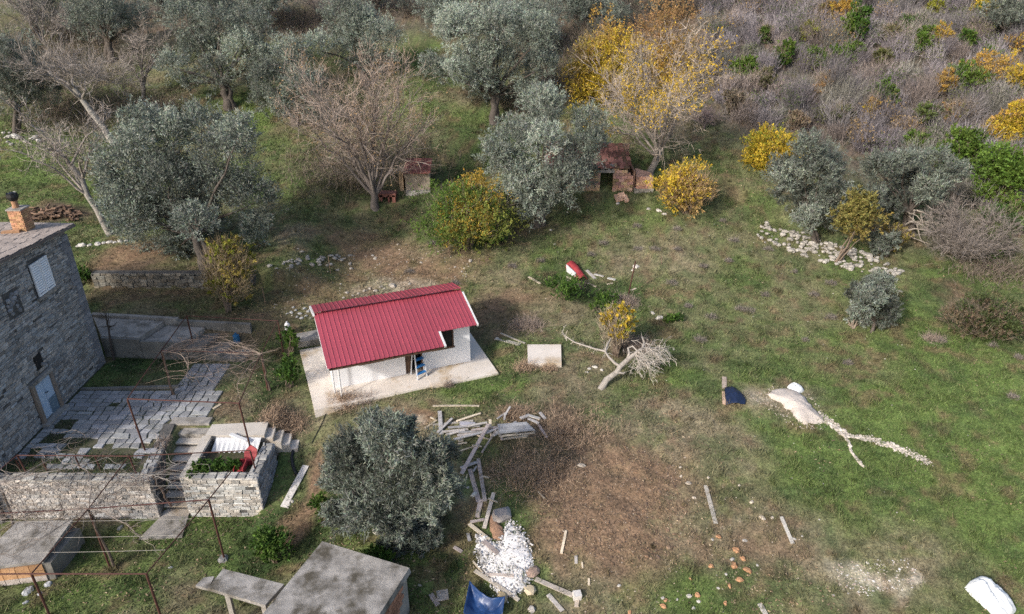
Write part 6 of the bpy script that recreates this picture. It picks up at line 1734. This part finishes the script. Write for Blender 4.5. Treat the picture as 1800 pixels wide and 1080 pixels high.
for i, (cx, cy, rx, ry, lb) in enumerate(((990, 508, 48, 24, 'dark green weed clump left of the rusty stake'), (1062, 526, 34, 20, 'dark green weed clump at the foot of the stake'), (508, 605, 20, 26, 'dark green bush below the white jug'), (510, 655, 24, 34, 'green weedy bush beside the cottage slab'), (485, 960, 40, 30, 'green weed clump left of the shed'), (565, 890, 26, 24, 'green weed clump left of the near olive'),
        (350, 828, 24, 14, 'green weeds in the planter beside the stairs'), (385, 822, 18, 12, 'yellow green weeds in the planter middle'), (413, 818, 14, 14, 'green weeds in the planter beside the red crate'), (145, 485, 20, 16, 'dark green bush at the stone house corner'), (1185, 560, 18, 10, 'small green weed clump in the upper meadow'), (660, 985, 40, 26, 'dark weeds growing behind the flat-roofed shed'), (855, 420, 40, 14, 'low green weeds under the green yellow shrub'))):
    inpl = lb.find('planter') >= 0
    b = bush(cx, cy + ry * .8, cx, cy, rx, ry, int(700 + rx * ry * 2.2), 360 + i, lb, [((.05, .105, .02), .6), ((.085, .15, .028), .4)], 'weed_clump', .09, .05, stems=5, cat='weeds', up=.7, basez=-.36 if inpl else None)
# bramble bank on the right edge
bush(1725, 590, 1728, 562, 84, 30, 11000, 380, 'low wide bramble mound of dull green and brown at the meadow edge', [((.065, .085, .03), .65), ((.13, .10, .065), .35)], 'bramble_mound', .10, .055, stems=8, twig_n=1400, twig_col=(.17, .14, .11), nl=60, lobe=(.3, .55))
for i, (cx, cy, rx, ry, cl, lb) in enumerate((
        (1345, 60, 20, 18, GRN, 'small green bush at the upper thicket behind the bare tree'), (1420, 60, 22, 16, YG, 'yellow green bush left of the orange shrub in the thicket'), (1440, 105, 26, 18, GRN, 'dull green bush in the middle upper thicket'), (1590, 40, 22, 18, LAU, 'dark green bush high above the golden shrub'), (1660, 150, 22, 20, GOLD, 'orange shrub left of the large glossy laurel'),
        (1795, 200, 26, 30, GOLD, 'orange shrub behind the tall bright yellow one'), (1775, 45, 26, 18, GRN, 'green bush under the small olive high right'), (1640, 20, 20, 14, YG, 'yellow green bush high on the thicket edge'), (1735, 235, 22, 20, GRN, 'green bush left of the tall bright yellow shrub'), (1550, 105, 18, 16, (.11, .12, .04), 'dull olive bush in the thicket centre'),
        (1480, 200, 24, 18, (.10, .12, .04), 'dull green bush low in the thicket'), (1400, 215, 26, 16, (.20, .15, .10), 'brown bush behind the bright yellow shrub'), (1300, 180, 26, 20, (.17, .14, .10), 'brown grey bush at the thicket foot'), (1630, 200, 26, 20, (.10, .13, .04), 'green bush among grey stems left of the rusty shrub'), (1745, 390, 40, 26, LAU, 'dark laurel bush below the big bright green one'),
        (1785, 385, 30, 30, GRN, 'green laurel bush at the right below the big one'), (1640, 285, 26, 20, GRN, 'green laurel bush behind the wide open olive'), (1560, 60, 22, 18, (.16, .15, .07), 'ochre green bush right of the dark cone'), (1340, 140, 24, 18, (.12, .12, .05), 'dull bush right of the green evergreen'), (1440, 20, 24, 16, (.20, .15, .07), 'ochre bush left of the high orange shrub'))):
    bush(cx, cy + ry, cx, cy, rx, ry, int(1400 + rx * ry * 3.5), 700 + i, lb, [(cl, .7), (tuple(np.array(cl) * .85 + .015), .3)], 'slope_bush', .14, .08, group='bushes in the scrub', twig_n=500, lobe=(.18, .42), nl=13)
# brown dry brush
for i, (cx, cy, rx, ry, n, lb) in enumerate(((1000, 745, 80, 30, 1500, 'dry brown brush right of the timber pile'), (930, 800, 80, 55, 1700, 'dark brown dry brush below the grey pallet'), (905, 722, 26, 14, 900, 'dry brown tuft behind the pallet'), (603, 703, 26, 14, 1200, 'dry brown tuft growing at the cottage slab edge'), (788, 676, 8, 5, 300, 'tiny dry tuft at the slab right part'), (640, 700, 22, 8, 500, 'low dry tuft beside the slab front edge'),
        (500, 735, 34, 20, 1800, 'brown dry brush above the four side steps'), (1095, 520, 26, 22, 1400, 'grey dry brush at the foot of the stake'), (1112, 588, 36, 30, 1500, 'pinkish dry brush beside the yellow shrub'), (925, 560, 30, 20, 900, 'reddish dry brush beyond the cottage shadow'), (925, 640, 18, 12, 600, 'brown tuft left of the flat pale slab'), (965, 645, 14, 8, 400, 'brown tuft in front of the flat pale slab'), (300, 800, 30, 8, 500, 'dry grass tuft on the patio edge by the stairs'),
        (1640, 590, 16, 10, 400, 'grey dry tuft left of the bramble mound'), (1010, 500, 20, 12, 500, 'dry stalks behind the dark green weeds'))):
    rng = np.random.default_rng(400 + i)
    base = G(cx, cy + ry * .85); c, Rx, Rz = crown_at(base, cx, cy, rx, ry)
    Rz = max(min(Rz * .8, .28), .12)
    u = unit(n, rng); u[:, 2] = np.abs(u[:, 2])
    gx_ = base[0] + rng.normal(size=n) * Rx * .5; gy_ = base[1] + Rx * .2 + rng.normal(size=n) * Rx * .35
    p = np.stack([gx_, gy_, zt(gx_, gy_) - .02], 1)
    d = np.array([0, 0, 1.0]) + rng.normal(size=(n, 3)) * .55; d[:, 2] = np.abs(d[:, 2]); d /= np.linalg.norm(d, axis=1)[:, None]
    mb = MB(); colr = np.array((.36, .265, .19) if 'brown' in lb else (.28, .225, .19))
    m_, e_ = twigs(mb, p, d, min(Rz * 1.3, .75) * (.4 + .8 * rng.random(n)), .009, colr * (.5 + .8 * rng.random((n, 1))), rng)
    twigs(mb, m_, d + rng.normal(size=(n, 3)) * .6, .22 * (.4 + rng.random(n)), .006, colr * (.6 + .8 * rng.random((n, 1))), rng)
    tag(mb.build('dry_brush', M['twig']), lb, 'brush')
# grey cushion tufts dotted over the meadow
rt = np.random.default_rng(77)
cand = [(1120, 440), (1190, 405), (1235, 470), (1290, 425), (1345, 520), (1300, 545), (1250, 560), (1315, 548), (1430, 520), (1395, 480), (1460, 560), (1415, 600), (1180, 500), (1150, 440), (1210, 540), (1060, 430), (1230, 600), (1460, 500), (1650, 600), (1700, 570), (1745, 610), (1780, 700), (1350, 440), (1120, 400), (1270, 390), (1040, 450), (1490, 640), (1190, 440), (950, 460), (760, 430), (720, 480), (800, 500), (900, 470), (1280, 460), (1790, 630)]
for i, (px, py) in enumerate(cand):
    g = G(px, py); n = 260
    Rr = rt.uniform(.18, .42)
    u = unit(n, rt); u[:, 2] = np.abs(u[:, 2])
    p = g + u * Rr * np.array([1, .9, .55]) * rt.random((n, 1)) ** .5 * .8
    mb = MB(); twigs(mb, p, (u + rt.normal(size=(n, 3)) * .4 + (0, 0, .4)) / 1.6, .16 * (.5 + rt.random(n)), .008, np.array((.21, .185, .165)) * (.6 + .7 * rt.random((n, 1))), rt)
    tag(mb.build('grey_tuft', M['twig']), 'small grey dry cushion tuft dotted in the meadow grass', 'tuft', 'grey tufts in the meadow')
# the thicket: a mass of leafless stems on the right slope
def thicket():
    """clumps of leafless stems, each a dome fanning out from its root"""
    rng = np.random.default_rng(500)
    poly_px = [(1250, -40), (1230, 60), (1250, 130), (1265, 215), (1320, 225), (1420, 240), (1500, 270), (1620, 300), (1700, 370), (1830, 420), (1900, 300), (1900, -40)]
    poly = np.array([tuple(G(px, max(py, -35))[:2]) for px, py in poly_px])
    lo, hi = poly.min(0), poly.max(0)
    q = lo + (hi - lo) * rng.random((2600, 2))
    q = q[inside(q[:, 0], q[:, 1], poly)]
    keep = []
    for p in q:
        if all((p[0] - k[0]) ** 2 + (p[1] - k[1]) ** 2 > 1.15 ** 2 for k in keep): keep.append(p)
    keep = np.array(keep[:320])
    pal = np.array([(.172, .154, .166), (.215, .195, .205), (.150, .138, .140), (.205, .170, .155), (.175, .168, .145), (.180, .160, .172)])
    mb, ml = MB(), MB()
    q = lo + (hi - lo) * rng.random((90000, 2))
    q = q[inside(q[:, 0], q[:, 1], poly)][:38000]
    n = len(q)
    d = np.array([0, 0, 1.0]) + rng.normal(size=(n, 3)) * .6; d[:, 2] = np.abs(d[:, 2]) + .15; d /= np.linalg.norm(d, axis=1)[:, None]
    kk = np.clip((fbm(q[:, 0] * .3, q[:, 1] * .3, 69) * 8 - 1).astype(int), 0, 5)
    spikes(mb, np.stack([q[:, 0], q[:, 1], zt(q[:, 0], q[:, 1]) - .03], 1), d, .35 + .75 * rng.random(n), .014, pal[kk] * (.55 + .8 * rng.random((n, 1))), rng)
    for c in keep:
        h = rng.uniform(.7, 2.1) * (.7 + .6 * float(vnoise(c[0] * .4, c[1] * .4, 66)))
        rad = rng.uniform(.8, 1.7)
        n = int(90 + 50 * rad)
        col0 = pal[rng.integers(0, 6)] * rng.uniform(.75, 1.3)
        a = rng.random(n) * 6.283; rr = np.sqrt(rng.random(n)) * rad * .45
        x, y = c[0] + np.cos(a) * rr, c[1] + np.sin(a) * rr
        p = np.stack([x, y, zt(x, y) - .05], 1)
        lean = rng.normal(size=2) * .2
        d = np.stack([np.cos(a) * rr * .95 / (rad * .45) * rad / h * .55 + lean[0], np.sin(a) * rr / (rad * .45) * rad / h * .55 + lean[1], np.ones(n)], 1)
        d += rng.normal(size=(n, 3)) * .13; d /= np.linalg.norm(d, axis=1)[:, None]
        H = h * (.65 + .45 * rng.random(n)) * (1 - .25 * (rr / (rad * .45)) ** 2)
        col = col0 * (.65 + .7 * rng.random((n, 1)))
        m_, e_ = twigs(mb, p, d, H, .012, col, rng, .5)
        for r in range(5):
            f = rng.random((n, 1)) * .9 + .1
            pp = m_ + (e_ - m_) * f if r < 3 else p + (m_ - p) * (.4 + .6 * f)
            dd = d + rng.normal(size=(n, 3)) * .42; dd[:, 2] += .1; dd /= np.linalg.norm(dd, axis=1)[:, None]
            spikes(mb, pp, dd, h * .30 * (.5 + rng.random(n)), .013, col * (.85 + .5 * rng.random((n, 1))), rng)
        u = rng.random()
        if u < .42:
            cl = [(.075, .11, .03), (.13, .14, .05), (.26, .18, .08), (.10, .12, .05)][rng.integers(0, 4)]
            k = rng.integers(0, n, 220); pp = e_[k] * .75 + m_[k] * .25 + rng.normal(size=(220, 3)) * .16
            kites(ml, pp, unit(220, rng), .15, .10, np.array(cl) * (.6 + .8 * rng.random((220, 1))), rng)
    tag(mb.build('thicket', M['twig']), 'grey purple mass of leafless scrub covering the right slope', 'scrub', None, 'stuff')
    tag(ml.build('thicket_leaves', M['leaf']), 'sparse dull green and ochre leaves inside the scrub', 'scrub leaves', None, 'stuff')
thicket()
# undergrowth on the upper slope, left and top: low grey brown scrub
def undergrowth():
    rng = np.random.default_rng(510)
    mb = MB(); ml = MB()
    for (cx, cy, rx, ry, n) in ((60, 110, 130, 60, 4200), (120, 190, 130, 40, 3200), (430, 40, 200, 30, 3600), (960, 60, 130, 40, 3600), (980, 150, 40, 40, 1800), (1120, 10, 150, 30, 3000), (760, 20, 160, 20, 2500), (270, 200, 60, 26, 1500), (560, 45, 90, 18, 2200), (930, 190, 40, 40, 1500), (640, 300, 120, 40, 2200), (150, 60, 120, 60, 2500), (1750, 480, 60, 16, 800)):
        px = cx + rng.normal(size=n) * rx * .5; py = np.maximum(cy + rng.normal(size=n) * ry * .5, -30)
        m = 400
        idx = rng.integers(0, n, m)
        gs = np.array([G(px[i], py[i]) for i in idx])
        k = rng.integers(0, m, n)
        xy = gs[k][:, :2] + rng.normal(size=(n, 2)) * .45
        p = np.stack([xy[:, 0], xy[:, 1], zt(xy[:, 0], xy[:, 1]) - .03], 1)
        d = np.array([0, 0, 1.0]) + rng.normal(size=(n, 3)) * .55; d[:, 2] = np.abs(d[:, 2]) + .1; d /= np.linalg.norm(d, axis=1)[:, None]
        col = np.array((.19, .155, .125)) * (.5 + .8 * rng.random((n, 1)))
        m_, e_ = twigs(mb, p, d, .9 * (.3 + .9 * rng.random(n)), .013, col, rng, .5)
        spikes(mb, m_, (d + rng.normal(size=(n, 3)) * .6), .4 * (.4 + rng.random(n)), .012, col, rng)
        sel = rng.random(n) < .45
        kites(ml, e_[sel] - (0, 0, .3), unit(sel.sum(), rng), .13, .07, np.array((.07, .09, .03)) * (.5 + 1.0 * rng.random((sel.sum(), 1))), rng)
    tag(mb.build('undergrowth', M['twig']), 'low grey brown undergrowth between the trees of the upper slope', 'undergrowth', None, 'stuff')
    tag(ml.build('undergrowth_leaves', M['leaf']), 'dull dark green leaves of the undergrowth on the upper slope', 'undergrowth', None, 'stuff')
undergrowth()

def litter():
    rng = np.random.default_rng(611)
    n = 90000
    y = 14 + 50 * rng.random(n) ** 1.2; x = (rng.random(n) * 2 - 1) * np.minimum(y * .8 + 4, 36)
    d = fbm(x * .5, y * .5, 612, 4)
    w = np.where((x < -8) | (y > 33), .30, .0) + sst(.42, .62, d) * .8 - sst(4, 12, x) * (1 - sst(34, 40, y)) * .6
    inp = ((x < -12.0) & (y > 19.6) & (y < 25.6) & (rng.random(n) < .8)) | ((x < -18.4) & (y < 28.5))
    uu = (x + 8.095) * .9304 + (y - 24.064) * .3665; vv = -(x + 8.095) * .3665 + (y - 24.064) * .9304
    inp |= (uu > -.1) & (uu < 8.2) & (vv > -.2) & (vv < 5.3)
    k = (rng.random(n) < w) & ~inp
    x, y = x[k], y[k]; n = len(x)
    p = np.stack([x, y, zt(x, y) + .012 + .02 * rng.random(n)], 1)
    dd = rng.normal(size=(n, 3)); dd[:, 2] *= .25; dd /= np.linalg.norm(dd, axis=1)[:, None]
    pal = np.array([(.21, .145, .095), (.27, .20, .13), (.14, .10, .075), (.33, .26, .18), (.11, .10, .06)])
    col = pal[rng.integers(0, 5, n)] * (.6 + .7 * rng.random((n, 1)))
    mb = MB(); kites(mb, p, dd, .05 + .05 * rng.random(n) + .001 * y, .03 + .03 * rng.random(n), col, rng)
    tag(mb.build('leaf_litter', M['twig']), 'dry brown leaf litter and stalks strewn over the ground', 'leaf litter', None, 'stuff')
litter()

# ------------------------------------------------------------------ fallen dead tree
def dead_tree():
    rnd = random.Random(9); rng = np.random.default_rng(9)
    b = G(1056, 683)
    t = thing('fallen_dead_tree', b, 'bleached dead tree leaning right with bare white branches in the meadow', 'tree')
    s = scale_at(b)
    def at(px, py, h):
        g = G(px, py + 24 * h); return P(px, py, g[2] + h) if h > 0 else g
    col = np.array((.42, .38, .335))
    path = [b - (0, 0, .1), at(1066, 668, .25), at(1084, 655, .5), at(1090, 645, .7), at(1102, 634, .9), at(1114, 624, 1.1)]
    mb = MB(); mb.tube(path, [.17, .14, .12, .115, .11, .09], 9, col); mb.build('trunk', M['bark'], t, smooth=True)
    mb = MB()
    limbs = [[path[-1], at(1120, 618, 1.2), at(1130, 612, 1.25), at(1145, 612, 1.2), at(1165, 613, 1.1)], [path[-2], at(1106, 622, 1.1), at(1104, 612, 1.25), at(1112, 609, 1.3), at(1119, 616, 1.25), at(1116, 626, 1.1)],
             [path[3], at(1080, 638, .8), at(1070, 628, .9), at(1064, 618, 1.0), at(1040, 612, .9), at(1010, 602, .8), at(992, 590, .7), at(988, 582, .7)], [path[2], at(1096, 657, .5), at(1099, 654, .55)], [path[-1], at(1128, 628, 1.0), at(1135, 640, .8)], [at(1064, 618, 1.0), at(1068, 606, 1.1), at(1074, 594, 1.2)], [at(1130, 612, 1.25), at(1132, 602, 1.3), at(1128, 592, 1.3)]]
    tips = []
    for L_ in limbs:
        mb.tube(L_, np.linspace(.07, .022, len(L_)), 6, col * 1.05)
    mb.build('limbs', M['bark'], t, smooth=True)
    mb = MB()
    for L_ in (limbs[0], limbs[4], limbs[0][2:]):
        mb = MB()
        for k in range(42):
            i = rnd.randint(0, len(L_) - 2); q = L_[i] + (L_[i + 1] - L_[i]) * rnd.random()
            pts = [q]; d = np.array([rnd.uniform(-.2, 1.0), rnd.uniform(-.9, .5), rnd.uniform(-.8, .35)])
            for j in range(5):
                d = d + np.array([rnd.uniform(-.4, .4), rnd.uniform(-.4, .4), rnd.uniform(-.4, .2)]); d /= np.linalg.norm(d)
                nq = pts[-1] + d * rnd.uniform(.12, .22)
                nq[2] = max(nq[2], float(zt(nq[0], nq[1])) + .03); pts.append(nq)
                if rnd.random() < .6:
                    e = nq + np.array([rnd.uniform(-.2, .3), rnd.uniform(-.25, .15), rnd.uniform(-.2, .1)]); mb.tube([nq, (nq + e) / 2 + (.02, 0, .02), e], [.009, .007, .005], 3, col * 1.1, cap=False)
            mb.tube(pts, np.linspace(.012, .005, len(pts)), 4, col * rnd.uniform(.7, 1.15), cap=False)
        mb.build('twigs', M['twig'], t)
    mb = MB()
    for k in range(30):
        L_ = limbs[2]; i = rnd.randint(2, len(L_) - 2); q = L_[i] + (L_[i + 1] - L_[i]) * rnd.random()
        e = q + np.array([rnd.uniform(-.5, .3), rnd.uniform(-.4, .4), rnd.uniform(-.4, .4)]); mb.tube([q, (q + e) / 2 + (0, .04, .04), e], [.012, .01, .006], 3, col, cap=False)
    mb.build('twigs', M['twig'], t)
dead_tree()

# a pale stump beside the lone olive, sticks on the wide olive
rnd = random.Random(12)
g = G(1500, 578); mb = MB()
for k in range(9):
    e = g + np.array([rnd.uniform(-.3, .3), rnd.uniform(-.2, .2), rnd.uniform(.15, .6)]); mb.tube([g - (0, 0, .05), (g + e) / 2 + (rnd.uniform(-.05, .05), 0, 0), e], [.05, .035, .015], 5, (.36, .29, .23))
tag(mb.build('tree_stump', M['bark']), 'splintered brown stump left of the lone small olive', 'stump')
g = G(1612, 412); mb = MB(); s = scale_at(g)
for k in range(16):
    a = rnd.uniform(-.6, 2.6); p0 = g + np.array([rnd.uniform(-1.2, .6), rnd.uniform(-.3, .3), rnd.uniform(.3, 1.6)])
    pts = [p0]; d = np.array([math.cos(a), -.5, math.sin(a) * .5])
    for j in range(5):
        d = d + np.array([rnd.uniform(-.4, .4), rnd.uniform(-.4, .2), rnd.uniform(-.5, .2)]); d /= np.linalg.norm(d); pts.append(pts[-1] + d * .35)
    mb.tube(pts, np.linspace(.06, .015, 6), 5, (.42, .37, .32))
tag(mb.build('dead_branches', M['bark']), 'pale dead branches hanging below the wide open olive', 'branches')
# slim dark sapling beside the stone house corner
g = G(176, 660) if False else np.array([-18.35, 28.1, -.06]); mb = MB()
mb.tube(gnarl(g, g + (.1, .15, 1.9), 7, .04, rnd), np.linspace(.06, .035, 7), 6, (.10, .08, .07))
for k in range(9):
    e = g + np.array([rnd.uniform(-.3, .9), rnd.uniform(-.4, .5), rnd.uniform(1.7, 2.9)]); mb.tube(gnarl(g + (.1, .15, 1.6 + .03 * k), e, 5, .06, rnd), np.linspace(.025, .008, 5), 4, (.11, .09, .075))
tag(mb.build('bare_sapling', M['bark']), 'slim dark leafless sapling at the stone house corner', 'sapling')
# fallen leaves and dry litter on patio grass
for o in list(bpy.data.objects):
    if '_o' in o: del o['_o']
